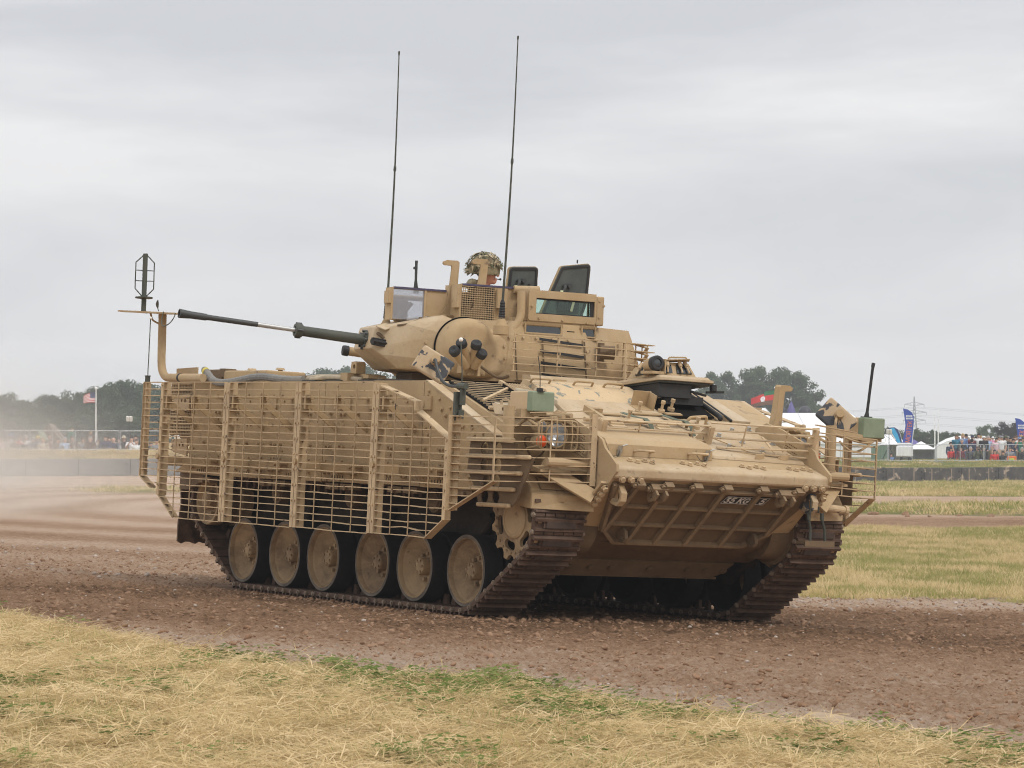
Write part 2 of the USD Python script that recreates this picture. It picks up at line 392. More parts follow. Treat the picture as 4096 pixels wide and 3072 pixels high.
# nose lip, rounded
g = G()
prof = [(2.98, 1.317)] + [(3.262 + .030 * math.cos(a), 1.190 + .030 * math.sin(a)) for a in np.linspace(1.23, -.05, 7)] + [(3.289, 1.145), (3.280, 1.132), (3.19, 1.10), (2.98, 1.10)]
prism(g, prof, -1.04, 1.04)
lip = obj('nose_beam', g, 'sand_top', AV, smooth=20)
g = G()
for y0 in (-.80, -.30, .28, .75):
    for dx, dy in ((0, 0), (.03, .05)):
        g.bolt(gl(3.13 + dx, y0 + dy, .004), GN, .017, .016)
    for dx, dy in ((0, .14), (.03, .19)):
        g.bolt(gl(3.13 + dx, y0 + dy, .004), GN, .017, .016)
for s in (-1, 1):
    for k in range(3):
        g.bolt([3.285, s * (.80 + .085 * k), 1.125], [1, 0, -.5], .022, .022)
obj('bolts', g, 'sand_bars', lip, kind='stuff')

# lower front plate with its grid of ribs
A0, A1 = P3(3.215, 0, 1.112), P3(2.675, 0, .628)
LD = unit(A1 - A0); LN = np.cross(LD, Y); LN = LN if LN[0] > 0 else -LN
LL = np.linalg.norm(A1 - A0)
def lo(t, y, h=0.0): return A0 + LD * t * LL + P3(0, y, 0) + LN * h
g = G()
pg = [(-1.0, 0), (1.0, 0), (.80, .80 * LL), (.63, LL), (-.63, LL), (-.80, .80 * LL)]
g.poly(pg, A0 + LN * .012, [0, 1, 0], LD, .016)
lowp = obj('lower_front_plate', g, 'sand_dirty_shaded', AV)
for (t0, y0, t1, y1) in ((-.07, -.79, .75, -.82), (-.07, -.52, .93, -.54), (-.07, -.243, .93, -.27), (-.07, .045, .93, .025), (-.07, .402, .93, .372), (-.07, .757, .73, .749)):
    g = G()
    g.bar(lo(t0 + .03, y0, .034), lo(t1, y1, .034), .035, .05, up=LN)
    g.obox(lo(t0 + .03, y0, .055), LD * .018, [0, .038, 0], LN * .026)
    obj('rib', g, 'sand_lower', lowp)
    g = G().bolt(lo(t0 + .03, y0 - .060, .06), LN, .018, .02)
    obj('rib_bolt', g, 'sand_lower', lowp)
for t, w0, w1 in ((.05, -.79, .75), (.345, -.80, .75), (.635, -.80, .75)):
    g = G().bar(lo(t, w0, .030), lo(t + .012, w1, .030), .022, .036, up=LN)
    obj('cross_rib', g, 'sand_lower', lowp)
g = G()
for a, b in (((.93, -.66), (.93, .60)), ((.93, -.66), (.74, -.82)), ((.93, .60), (.72, .76)), ((.0, -1.0), (.75, -.83))):
    g.bar(lo(*a, .03), lo(*b, .03), .03, .05, up=LN)
obj('edge_rib', g, 'sand_lower', lowp)
for yy in (-.60, .64):
    g = G()
    for d in (-.045, .045):
        g.poly([(-.05, 0), (.05, 0), (.05, .07), (.015, .12), (-.03, .12), (-.05, .07)], lo(.02, yy + d, .075), LN, LD, .022, holes=[[(.012 * math.cos(a), .075 + .012 * math.sin(a)) for a in np.linspace(0, 2 * PI, 9)[:-1]]]) if False else \
            g.poly(Polygon([(-.055, -.01), (.055, -.01), (.055, .06), (.02, .115), (-.03, .115), (-.055, .06)]).difference(Point(0.01, .06).buffer(.014, 4)), lo(.0, yy + d, .085), LN, LD, .022)
    g.obox(lo(.0, yy, .06), LD * .02, [0, .075, 0], LN * .03)
    g.bolt(lo(.02, yy - .085, .06), [0, -1, 0], .02, .02)
    obj('shackle_bracket', g, 'sand_lower', AV)
for s in (-1, 1):
    g = G().poly(Polygon([(-.06, -.05), (.03, -.06), (.075, -.02), (.075, .03), (.02, .06), (-.06, .05)]).difference(Point(.035, 0).buffer(.02, 6)), lo(.78, s * .635, .05), LN, unit(np.cross(LN, Y)), .03)
    obj('tow_lug', g, 'sand_dirty_shaded', lowp)
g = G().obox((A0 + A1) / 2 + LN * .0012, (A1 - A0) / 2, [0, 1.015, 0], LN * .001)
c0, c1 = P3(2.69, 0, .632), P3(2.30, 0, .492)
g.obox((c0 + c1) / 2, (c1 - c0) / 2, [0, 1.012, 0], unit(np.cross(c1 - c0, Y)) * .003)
obj('muddy_bow_skin', g, 'sand_dirty_shaded', hull, kind='stuff')  # added dark sheet: mud, and the shade under the nose painted in
# number plate
PW, PH = .455, .088
pc = lo(.186, .327, .026)
ex = unit(P3(0, 1, 0) * 1.0); ey = -LD
def onplate(mesh, off, h=0.0):
    v = np.array(mesh.vertices); sh = 0.26
    return pc + (v[:, :1] + sh * v[:, 1:2] + off) * ex + v[:, 1:2] * ey + (v[:, 2:3] + h) * LN, np.array(mesh.faces)
q = G().poly([(-PW / 2, -PH / 2), (PW / 2 - .03, -PH / 2), (PW / 2, PH / 2), (-PW / 2 + .03, PH / 2)], pc, ex, ey, .004)
plate = obj('number_plate', q, 'plate_black', AV)
g = G()
for a, b in (((-PW / 2 + .004, -PH / 2 + .004), (PW / 2 - .034, -PH / 2 + .004)), ((-PW / 2 + .034, PH / 2 - .004), (PW / 2 - .004, PH / 2 - .004)), ((-PW / 2 + .004, -PH / 2 + .004), (-PW / 2 + .032, PH / 2 - .004)), ((PW / 2 - .034, -PH / 2 + .004), (PW / 2 - .004, PH / 2 - .004))):
    g.bar(pc + ex * a[0] + ey * a[1] + LN * .003, pc + ex * b[0] + ey * b[1] + LN * .003, .003, .002, up=LN)
obj('plate_edge', g, 'plate_white', plate)
for txt, off in (('35 KG', -.212), ('5', .135)):
    tm = meshkit.text_mesh(txt, .060, .003, bold=True)
    v, f = onplate(tm, off, .002)
    v = v - ey * .030
    obj('plate_lettering', (v, f), 'plate_white', plate)
# belly plate behind the nose
g = G()
B0, B1 = P3(2.30, 0, .487), P3(2.15, 0, .362)
BD = unit(B1 - B0); BN = np.cross(BD, Y); BN = BN if BN[0] > 0 else -BN
g.poly([(-.86, 0), (.86, 0), (.80, .15), (.72, .195), (-.80, .195), (-.88, .12)], B0, [0, 1, 0], BD, .03)
g.box(1.2, 2.15, -.8, .8, .34, .36)
bel = obj('belly_plate', g, 'sand_dirty_shaded', AV)
for y in (-.72, -.52, -.32, .06, .44, .62, .80):
    g = G().cyl(B0 + BD * .09 + P3(0, y, 0) + BN * .01, B0 + BD * .09 + P3(0, y, 0) + BN * .03, .030, n=12).cyl(B0 + BD * .09 + P3(0, y, 0) + BN * .03, B0 + BD * .09 + P3(0, y, 0) + BN * .034, .019, n=8)
    obj('bolt_head', g, 'sand_dirty_shaded', bel)

# tow eyes at the corners, with the hanging step at the left one
for s in (-1, 1):
    g = G()
    o = P3(3.13, s * .93, 1.02)
    u = unit([.85, 0, -.55]); w = np.cross(u, [0, s, 0])
    pl = Polygon([(-.10, -.07), (.03, -.085), (.10, -.06), (.125, 0), (.10, .06), (.03, .085), (-.10, .07)]).difference(Point(.05, 0).buffer(.048, 10))
    g.poly(pl, o + P3(.02, 0, 0), u, unit(np.cross([0, 1, 0], u)), .055)
    g.obox(o + P3(-.02, 0, .065), [.10, 0, .02], [0, .12, 0], [-.006, 0, .02])
    te = obj('tow_eye', g, 'sand_chipped' if s > 0 else 'sand_paint', AV)
    g = G().bar([3.20, s * .90, 1.09], [3.00, s * .97, .90], .055, .02, up=(1, 0, .6)) if False else G().obox(o + P3(-.03, -s * .0 - s * .13 * -1, -.01), unit([.75, 0, .66]) * .13, [0, .045, 0], unit([.66, 0, -.75]) * .012)
    pb = obj('tow_eye_base', g, 'sand_paint', te)
    g = G()
    for k in range(4):
        g.bolt(o + P3(-.02, s * .13, -.02) + unit([.75, 0, .66]) * (-.09 + .06 * k) + unit([.66, 0, -.75]) * .012, [.66, 0, -.75], .024, .022)
    obj('bolts', g, 'sand_bars', te, kind='stuff')
g = G()
g.tube(bend([[3.19, .90, 1.06], [3.24, .90, 1.04], [3.24, .90, .92]], .03), .008, 6)
g.tube(bend([[3.19, 1.02, .98], [3.19, 1.02, .93]], .02), .008, 6)
for (ya, yb) in ((.90, .925), (1.035, 1.075)):
    g.cyl([3.22, ya, .93], [3.22, ya, .87], .017, n=8)
    g.tube([[3.22, ya, .88], [3.22, (ya + yb) / 2 + .01, .80], [3.22, yb, .695]], .0115, 7)
stp = obj('hanging_step', g, 'olive_dark', AV)
g = G().obox([3.19, 1.0, .688], [.055, 0, 0], [0, .15, 0], [0, 0, .010]).obox([3.245, 1.0, .682], [.006, 0, 0], [0, .15, 0], [0, 0, .024])
for k in range(9):
    g.bar([3.16, .87 + .032 * k, .701], [3.22, .885 + .032 * k, .701], .010, .008)
obj('tread_plate', g, 'sand_dirty_shaded', stp)
g = G().cyl([3.05, 1.06, .985], [3.0, 1.43, .96], .032, n=12).cyl([3.0, 1.43, .96], [3.0, 1.46, .958], .042, n=12)
obj('tow_pin', g, 'sand_bars', AV)

# mudguards over the front of the tracks
for s in (-1, 1):
    b0, b1, b2 = P3(2.50, s * 1.52, .905), P3(2.87, s * 1.52, .868), P3(3.04, s * 1.055, .862)
    m1, m2 = P3(2.875, s * 1.52, .985), P3(3.02, s * 1.055, .975)
    t0, t1, t2 = P3(2.66, s * 1.52, 1.15), P3(2.745, s * 1.52, 1.15), P3(2.80, s * 1.055, 1.15)
    g = G()
    def quad(*q):
        q = [np.asarray(p) for p in q]
        n = unit(np.cross(q[1] - q[0], q[2] - q[0])) * .006
        if len(q) == 4:
            v = [p + n for p in q] + [p - n for p in q]
            g.add(v, [[0, 1, 2, 3], [7, 6, 5, 4], [0, 4, 5, 1], [1, 5, 6, 2], [2, 6, 7, 3], [3, 7, 4, 0]])
        else:
            v = [p + n for p in q] + [p - n for p in q]
            g.add(v, [[0, 1, 2], [5, 4, 3], [0, 3, 4], [0, 4, 1], [1, 4, 5], [1, 5, 2], [2, 5, 3], [2, 3, 0]])
    quad(b0, b1, t1, t0)
    quad(b1, m1, t1)
    quad(b1, b2, m2, m1)
    quad(m1, m2, t2, t1)
    obj('front_mudguard', g, 'sand_paint', AV)

# ---------------- side armour blocks
edges = [-2.84, -2.0, -1.12, -.30, .52, 1.34]
for s in (-1, 1):
    for i in range(6):
        g = G()
        x0 = edges[i] + .004
        if i < 5:
            x1 = edges[i + 1] - .004
            pts = [(x0, 1.0), (x1, .995), (x1, 1.852), (x0, 1.855)]
            if i == 0:
                pts = [(x0 - .27, 1.02), (x1, .995), (x1, 1.852), (x0, 1.858), (x0, 1.145)]
        else:
            pts = [(x0, .99), (2.43, .985), (2.43, 1.415), (1.36, 1.845), (x0, 1.85)]
        g.poly(pts, [0, s * 1.555, 0], [1, 0, 0], [0, 0, 1], .10)
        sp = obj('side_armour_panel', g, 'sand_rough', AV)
        if s < 0:
            g = G()
            r = random.Random(40 + i)
            xa, xb = (x0 + .06, (x1 if i < 5 else 2.36) - .05)
            for z, dbl, sm in ((1.735, 0, 1), (1.575, 1, 0), (1.47, 1, 1), (1.30, 1, 0), (1.175, 1, 1), (1.07, 1, 0)):
                for x in np.arange(xa, xb, .235):
                    if i == 5 and z > 1.845 - (x - 1.34) * .40 - .05:
                        continue
                    rad = .010 if sm else .014
                    for d in ((0, .058) if dbl else (0,)):
                        if r.random() < .25: continue
                        p = [x + d + r.uniform(-.008, .008), s * 1.605, z + r.uniform(-.006, .006)]
                        g.bolt(p, [0, s, 0], rad, .02 if not sm else .012, washer=not sm)
                    if r.random() < .4:
                        g.bolt([x + .03, s * 1.605, z - .055], [0, s, 0], .011, .012, washer=False)
            if i == 5:
                for x in np.arange(1.42, 2.4, .17):
                    g.bolt([x, s * 1.605, 1.80 - (x - 1.34) * .395], [0, s, 0], .012, .01)
                    g.bolt([x + .04, s * 1.605, 1.72 - (x - 1.34) * .395], [0, s, 0], .015, .01)
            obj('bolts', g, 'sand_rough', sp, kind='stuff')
            g = G()
            for k in range(5):
                g.box(x0 + .18 + .045 * k, x0 + .186 + .045 * k, s * 1.603, s * 1.608, 1.03, 1.055)
            obj('drain_slots', g, 'dark_cavity', sp, kind='stuff')
    # bevelled edge strip on the sloping front end
    g = G().bar([1.36, s * 1.555, 1.852], [2.45, s * 1.555, 1.416], .10, .012, up=(.37, 0, .93))
    obj('edge_strip', g, 'sand_top', AV)
    # mounting lugs low on the hull side
    g = G()
    for x in (-2.55, -1.35, -1.1, -.15, .1, .9, 1.15, 2.0):
        g.box(x - .11, x + .11, s * 1.50, s * 1.585, .935, .985)
        g.cyl([x, s * 1.55, .95], [x, s * 1.61, .95], .022, n=8)
    obj('skirt_lugs', g, 'sand_lower', AV, kind='stuff')
    # rear mudguard and flap
    g = G()
    g.poly([(-3.12, .86), (-3.12, 1.02), (-2.55, 1.02), (-2.55, .965), (-2.72, .93), (-2.95, .86)], [0, s * 1.53, 0], [1, 0, 0], [0, 0, 1], .03)
    g.box(-3.13, -3.10, s * 1.04, s * 1.53, .87, 1.06)
    obj('rear_mudguard', g, 'sand_dirty_shaded', AV)
    vs, fs = [], []
    nx, nz = 10, 10
    for j in range(nz + 1):
        for i in range(nx + 1):
            t = j / nz
            vs.append([-3.145 - .05 * t ** 2 + .012 * math.sin(i * 1.7 + j), s * (1.05 + .47 * i / nx), .885 - (.52 + .012 * math.sin(i * 2.3)) * t])
    n0 = len(vs)
    vs = np.array(vs); vs = np.vstack([vs, vs + [.022, 0, 0]])
    for j in range(nz):
        for i in range(nx):
            a = j * (nx + 1) + i
            fs += [[a, a + 1, a + nx + 2, a + nx + 1], [n0 + a + nx + 1, n0 + a + nx + 2, n0 + a + 1, n0 + a]]
    rim = [j * (nx + 1) for j in range(nz + 1)] + [nz * (nx + 1) + i for i in range(1, nx + 1)] + [(nz - j) * (nx + 1) + nx for j in range(1, nz + 1)]
    for a, b in zip(rim[:-1], rim[1:]):
        fs.append([a, b, n0 + b, n0 + a])
    obj('mud_flap', (vs, np.array(fs)), 'mud', AV)

# ---------------- running gear
WX = [-1.928, -1.147, -.451, .395, 1.087, 1.885]
WR, WZ = .290, .345
TH = .055     # wheel bottom above the ground
def road_wheel(x, s):
    o = P3(x, s * 1.47, WZ); ax = [0, -s, 0]        # axis points inwards
    g = G().lathe([(.0, .262), (-.002, .268), (.006, .286), (.02, .2905), (.165, .2905), (.175, .28), (.175, .20), (.21, .20), (.21, .28), (.22, .2905), (.375, .2905), (.38, .26)], o, ax, 44)
    t = obj('road_wheel', g, 'rubber', AV, smooth=40)
    g = G().lathe([(.0005, .287), (-.0015, .283), (-.002, .266), (.0, .262)], o, ax, 44)
    obj('tyre_edge', g, 'rubber_rim', t, smooth=30)
    g = G().lathe([(.0, .2615), (-.004, .257), (.004, .250), (.035, .243), (.052, .222), (.062, .215), (.105, .150), (.125, .137), (.132, .128), (.132, .07), (.132, .062)], o, ax, 44)
    obj('rim', g, 'wheel_paint', t, smooth=30)
    g = G().lathe([(.134, .073), (.06, .070), (.048, .064), (.040, .045), (.038, .0)], o, ax, 24)
    for k in range(6):
        a = k * PI / 3 + x
        g.cyl(o + P3(.05 * math.cos(a), -s * .046, .05 * math.sin(a)), o + P3(.05 * math.cos(a), -s * .032, .05 * math.sin(a)), .011, n=6)
    obj('hub', g, 'wheel_paint', t, smooth=30)
    g = G()
    for k in range(8):
        a = k * PI / 4 + x * 2
        p = o + P3(.107 * math.cos(a), -s * .13, .107 * math.sin(a))
        g.cyl(p, p + P3(0, s * .03, 0), .017, n=6)
    obj('wheel_nuts', g, 'wheel_paint', t, kind='stuff')
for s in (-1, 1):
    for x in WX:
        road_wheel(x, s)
    # idler
    o = P3(-2.70, s * 1.46, .775)
    g = G().lathe([(.0, .20), (-.002, .225), (.01, .232), (.11, .232), (.11, .15), (.25, .15), (.25, .232), (.36, .232), (.36, .18)], o, [0, -s, 0], 36)
    t = obj('idler_wheel', g, 'wheel_paint', AV, smooth=40)
    g = G().lathe([(.0, .2), (.045, .16), (.05, .09), (-.01, .085), (-.03, .06), (-.035, 0)], o, [0, -s, 0], 30)
    for k in range(5):
        a = k * 2 * PI / 5
        p = o + P3(.13 * math.cos(a), -s * .045, .13 * math.sin(a)); g.cyl(p, p + P3(0, s * .03, 0), .018, n=6)
    obj('hub', g, 'wheel_paint', t, smooth=30)
    # return rollers
    for x in (-1.45, -.13, 1.25):
        o = P3(x, s * 1.42, .885)
        g = G().lathe([(.0, 0), (-.01, .03), (.0, .075), (.015, .08), (.01, .1), (.1, .105), (.1, .0)], o, [0, -s, 0], 24)
        obj('return_roller', g, 'sand_dirty_shaded', AV, smooth=40)
    # drive sprocket: toothed ring, dished disc with kidney holes
    o = P3(2.566, s * 1.45, .78)
    nt = 13
    out = []
    for k in range(nt):
        a = 2 * PI * k / nt
        for da, r in ((-.42, .285), (-.25, .30), (-.13, .335), (.13, .335), (.25, .30), (.42, .285)):
            out.append((r * math.cos(a + da * 2 * PI / nt), r * math.sin(a + da * 2 * PI / nt)))
    ring = Polygon(out)
    for k in range(6):
        a = 2 * PI * k / 6 + .25
        arc = [(.215 * math.cos(a + d), .215 * math.sin(a + d)) for d in np.linspace(-.2, .2, 7)]
        from shapely.geometry import LineString
        ring = ring.difference(LineString(arc).buffer(.034, 5))
    g = G().poly(ring, o, [1, 0, 0], [0, 0, 1], .03).poly(ring, o + P3(0, -s * .33, 0), [1, 0, 0], [0, 0, 1], .03)
    t = obj('drive_sprocket', g, 'wheel_paint', AV)
    g = G().lathe([(.02, .27), (-.02, .262), (-.03, .25), (-.03, .165), (-.045, .155), (-.045, .125), (-.03, .118), (-.035, .0)], o, [0, -s, 0], 36)
    obj('hub', G().lathe([(.05, .16), (-.022, .155), (-.036, .14), (-.036, .128), (-.03, .12), (-.034, 0)], o, [0, -s, 0], 36), 'sand_paint', t, smooth=30)
    g = G().lathe([(.06, .285), (.06, .0)], o, [0, -s, 0], 24)
    obj('backing_disc', g, 'dark_cavity', t)
    g = G()
    for k in range(26):
        a = 2 * PI * k / 26
        p = o + P3(.265 * math.cos(a), s * .014, .265 * math.sin(a)); g.cyl(p, p + P3(0, s * .012, 0), .011, n=6)
    obj('bolts', g, 'wheel_paint', t, kind='stuff')
    g = G().lathe([(.36, .30), (.36, .26), (.60, .25), (.60, .0)], P3(2.566, s * 1.45, .78), [0, -s, 0], 30)
    g.lathe([(.34, .285), (.42, .30), (.43, .0)], o, [0, -s, 0], 30)
    for k in range(14):
        a = 2 * PI * k / 14
        p = o + P3(.255 * math.cos(a), -s * .38, .255 * math.sin(a)); g.cyl(p + P3(.045, 0, 0) * 0, p + P3(0, s * .01, 0), .014, n=6)
    obj('final_drive', g, 'sand_dirty_shaded', AV, smooth=35)
    # suspension arms and hull side between the wheels
    for x in WX:
        g = G()
        g.bar([x, s * 1.1, WZ], [x + .32, s * 1.04, .52], .09, .12)
        g.cyl([x + .32, s * 1.0, .52], [x + .32, s * 1.12, .52], .085, n=14)
        obj('suspension_arm', g, 'grease_shade_black', AV, smooth=35)
    for x in (-1.6, -.2, 1.4):
        obj('damper', G().cyl([x, s * 1.08, .55], [x + .25, s * 1.08, .78], .04, n=10), 'grease_shade_black', AV, smooth=35)

# ---------------- tracks: every link a piece of its own
def track_path(s):
    c = [(-2.70, .775, .232), (2.566, .78, .295)]
    pts = []
    rp = .026 + .0                     # pin line sits this far outside the wheels
    def arc(cx, cz, r, a0, a1, n):
        return [(cx + r * math.cos(a), cz + r * math.sin(a)) for a in np.linspace(a0, a1, n)]
    zb = TH - .028
    ri, rs = .232 + rp, .295 + rp
    # ground run from the rear road wheel to the front one
    rw = WR + rp
    def tangent(c1, r1, c2, r2):
        # external tangent on the lower side of two circles, returns the two angles
        dx, dz = c2[0] - c1[0], c2[1] - c1[1]
        d = math.hypot(dx, dz); base = math.atan2(dz, dx)
        return base - math.acos((r1 - r2) / d)
    aR = tangent((-2.70, .775), ri, (WX[0], WZ), rw)
    aF = tangent((WX[5], WZ), rw, (2.566, .78), rs)
    pts += arc(-2.70, .775, ri, PI / 2, 2 * PI + aR, 26)
    pts += arc(WX[0], WZ, rw, aR, -PI / 2, 8)
    pts += [(x, zb) for x in np.linspace(WX[0], WX[5], 30)[1:-1]]
    pts += arc(WX[5], WZ, rw, -PI / 2, aF, 8)
    pts += arc(2.566, .78, rs, aF, PI / 2, 26)
    top = [(2.1, 1.05), (1.25, 1.02), (.55, 1.0), (-.13, 1.015), (-.8, .995), (-1.45, 1.015), (-2.1, 1.0)]
    pts += top
    p = np.array(pts); p = np.vstack([p, p[:1]])
    L = np.r_[0, np.cumsum(np.linalg.norm(np.diff(p, axis=0), axis=1))]
    n = int(round(L[-1] / .135))
    u = (np.arange(n + 1) + .3) * L[-1] / n % L[-1]
    q = np.stack([np.interp(u, L, p[:, 0]), np.interp(u, L, p[:, 1])], 1)
    return q, n
def link_mesh(pitch):
    """local: +x along the run, +y outboard, +z away from the wheels"""
    b, pd = G(), G()
    hw = .228
    b.box(-.052, .040, -hw, hw, -.024, .016)
    for k in range(5):
        y0 = -hw + k * .0912
        b.cyl([(.066 if k % 2 else -.066), y0 + .004, 0], [(.066 if k % 2 else -.066), y0 + .087, 0], .024, n=8)
    b.obox([.034, 0, .030], [.012, 0, .004], [0, hw, 0], [-.003, 0, .022])
    b.obox([-.045, 0, .024], [.010, 0, 0], [0, hw, 0], [0, 0, .012])
    for yy in (-.14, .14):
        b.box(-.03, .02, yy - .012 * 1, yy + .012, .016, .036)
    b.poly([(-.04, 0), (.03, 0), (.012, -.085), (-.02, -.085)], [0, 0, -.02], [1, 0, 0], [0, 0, 1], .03)
    pd.rbox([-.004, 0, .03], [.030, 0, 0], [0, .135, 0], [0, 0, .020], .008)
    pn = G()
    for sgn in (-1, 1):
        pn.cyl([.0675, sgn * (hw - .01), 0], [.0675, sgn * (hw + .016), 0], .021, n=8)
        pn.cyl([.0675, sgn * (hw + .016), 0], [.0675, sgn * (hw + .024), 0], .013, n=6)
    return b.arrays(), pd.arrays(), pn.arrays()
LB, LP, LNn = link_mesh(.135)
for s in (-1, 1):
    q, n = track_path(s)
    g = G()
    tr = None
    for k in range(n):
        a, b = q[k], q[k + 1]
        d = unit(P3(b[0] - a[0], 0, b[1] - a[1])); o = P3((a[0] + b[0]) / 2, s * 1.27, (a[1] + b[1]) / 2)
        out = unit(np.cross(Y, d))                      # away from the wheels
        R = np.stack([d, P3(0, -1, 0), out], 1)
        tv = lambda v: v @ R.T + o
        fl = lambda f: f
        if tr is None:
            gg = G().add(tv(LB[0]), fl(LB[1]))
            tr = obj('track', gg, 'track_steel', AV, smooth=False)
        else:
            gg = G().add(tv(LB[0]), fl(LB[1]))
            obj('track_link', gg, 'track_steel', tr)
        obj('track_pad', (tv(LP[0]), fl(LP[1])), 'track_pad', tr)
        g.add(tv(LNn[0]), fl(LNn[1]))
    obj('track_pins', g, 'track_pin', tr, kind='stuff')
# ---------------- slat armour
def slat_panel(name_posts, slats, rods, s=1, posts=None, mat='sand_bars'):
    """slats: list of (p, q) along the panel; depth axis given per panel"""
    pass
SY = 1.93
def zt(x): return 1.834 - .005 * (x + 2.8)
def side_slat_panel(s, x0, x1, ztop0, ztop1, nslat, low_cut=None, top_cut=None, rods=3, rnd=None):
    """one flat panel on the vehicle's side between posts at x0 and x1"""
    g = G()
    y = s * SY
    def post(x, z0, z1, sgn):
        g.box(x - .004, x + .042 * sgn, y - .003, y + .003, z0, z1) if False else None
        g.obox([x + sgn * .0225, y, (z0 + z1) / 2], [.0235, 0, 0], [0, .003, 0], [0, 0, (z1 - z0) / 2])
        g.obox([x + sgn * .047, y - s * .040, (z0 + z1) / 2], [.003, 0, 0], [0, .037, 0], [0, 0, (z1 - z0) / 2])
        for z in np.arange(z0 + .1, z1, .13):
            g.cyl([x + sgn * .02, y - s * .008, z], [x + sgn * .02, y + s * .012, z], .011, n=6)
    post(x0, .80 if low_cut == 'rear' else .60, ztop0, 1)
    first = g
    g = G()
    post(x1, .60 if low_cut != 'front' else .745, ztop1, -1)
    # lower chamfers
    if low_cut == 'rear':
        g.bar([x0 + .02, y - s * .03, .81], [x0 + .34, y - s * .03, .612], .07, .008, up=(.5, 0, .85))
    if low_cut == 'front':
        ed = G()
        ed.bar([x1 - .02, y - s * .03, .752], [x1 - .30, y - s * .03, .592], .07, .008, up=(-.5, 0, .85))
        ed.bar([x1 - 1.08, y - s * .03, zt(0) - .03], [x1 - .53, y - s * .03, 1.665], .075, .010, up=(.3, 0, .95))
        ed.bar([x1 - .53, y - s * .03, 1.60], [x1 - .0, y - s * .03, 1.372], .075, .010, up=(.4, 0, .9))
        ed.bar([x1 - .53, y - s * .03, 1.60], [x1 - .53, y - s * .03, 1.665], .075, .010, up=(1, 0, 0))
        ed.rbox([x1 - .50, y, 1.63], [.016, 0, 0], [0, .02, 0], [0, 0, .045], .012)
    pan = obj('slat_panel', first, 'sand_bars', AV)
    obj('slat_post', g, 'sand_bars', pan)
    if low_cut == 'front': obj('stepped_edge', ed, 'sand_bars', pan, kind='stuff')
    for k in range(nslat):
        t = k / (nslat - 1)
        a, b = x0 + .045, x1 - .045
        za = zt(a) - t * (zt(a) - .605)
        zb = zt(b) - t * (zt(b) - .595)
        if low_cut == 'rear' and za < .80:
            a = x0 + .045 + (.80 - za) / .2 * .33
        if low_cut == 'front':
            if zb < .745: b = x1 - .045 - (.745 - zb) / .155 * .27
            if zb > 1.37:
                if zb > 1.665: b = x1 - 1.06 + (1.81 - zb) / .145 * .53
                elif zb > 1.60: b = x1 - .53
                else: b = x1 - .53 + (1.60 - zb) / .23 * .49
        if b - a < .06: continue
        w = rnd.choice((rnd.uniform(-.003, .003), rnd.uniform(-.003, .003), rnd.uniform(-.013, .008)))
        m = G()
        n = 5
        xs = np.linspace(a, b, n)
        zz = np.interp(xs, [x0, x1], [za, zb]) + rnd.uniform(-.003, .003) + np.array([0, rnd.uniform(-.004, .004), w, rnd.uniform(-.004, .004), 0]) * (1.6 if low_cut == 'front' and t > .6 else .6)
        for i in range(n - 1):
            m.bar([xs[i], y - s * .018, zz[i]], [xs[i + 1] + .001, y - s * .018, zz[i + 1]], .032, .0075)
        obj('slat', m, 'sand_bars', pan)
    zlo = .60
    for k in range(rods):
        x = x0 + (k + 1.12) * (x1 - x0) / (rods + 1.1)
        ztop = zt(x)
        if low_cut == 'front':
            ztop = min(ztop, 1.81 - (x - (x1 - 1.08)) / .55 * .15 if x < x1 - .53 else 1.60 - (x - (x1 - .53)) * .44)
        m = G().cyl([x, y + s * .0015, zlo], [x, y + s * .0015, ztop], .0055, n=6)
        obj('slat_rod', m, 'sand_bars', pan)
    # the stand-offs that carry it
    for x in (x0 + .10, x0 + .62):
        if low_cut == 'front' and x > x0 + .5: continue
        m = G()
        m.bar([x, s * 1.60, 1.70], [x, s * (SY - .03), 1.70], .06, .012)
        m.bar([x, s * 1.60, 1.44], [x, s * (SY - .03), 1.66], .012, .05)
        m.bar([x, s * (SY - .03), 1.71], [x + .0, s * (SY - .03), 1.60], .05, .03)
        m.bar([x - .04, s * (SY - .05), 1.70], [x + .05, s * (SY - .05), 1.70], .03, .04)
        m.bar([x - .02, s * (SY - .05), 1.47], [x + .05, s * (SY - .05), 1.47], .03, .035)
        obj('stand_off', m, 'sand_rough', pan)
        m = G().obox([x + .14, s * 1.61, 1.67], [.10, 0, 0], [0, .012, 0], [0, 0, .055])
        m.cyl([x + .12, s * 1.60, 1.66], [x + .12, s * 1.626, 1.66], .03, n=10)
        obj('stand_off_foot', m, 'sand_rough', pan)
    m = G()
    m.box(x0 + .05, x0 + .62, s * 1.70, s * 1.715, 1.075, 1.165)
    m.bar([x0 + .05, s * 1.71, 1.12], [x0 + .03, s * (SY - .05), 1.12], .01, .09)
    m.cyl([x0 + .56, s * 1.60, 1.13], [x0 + .56, s * 1.735, 1.13], .018, n=8)
    m.cyl([x0 + .01, s * (SY - .01), 1.155], [x0 + .01, s * (SY + .022), 1.155], .026, n=10)
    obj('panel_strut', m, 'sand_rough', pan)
rs_ = random.Random(5)
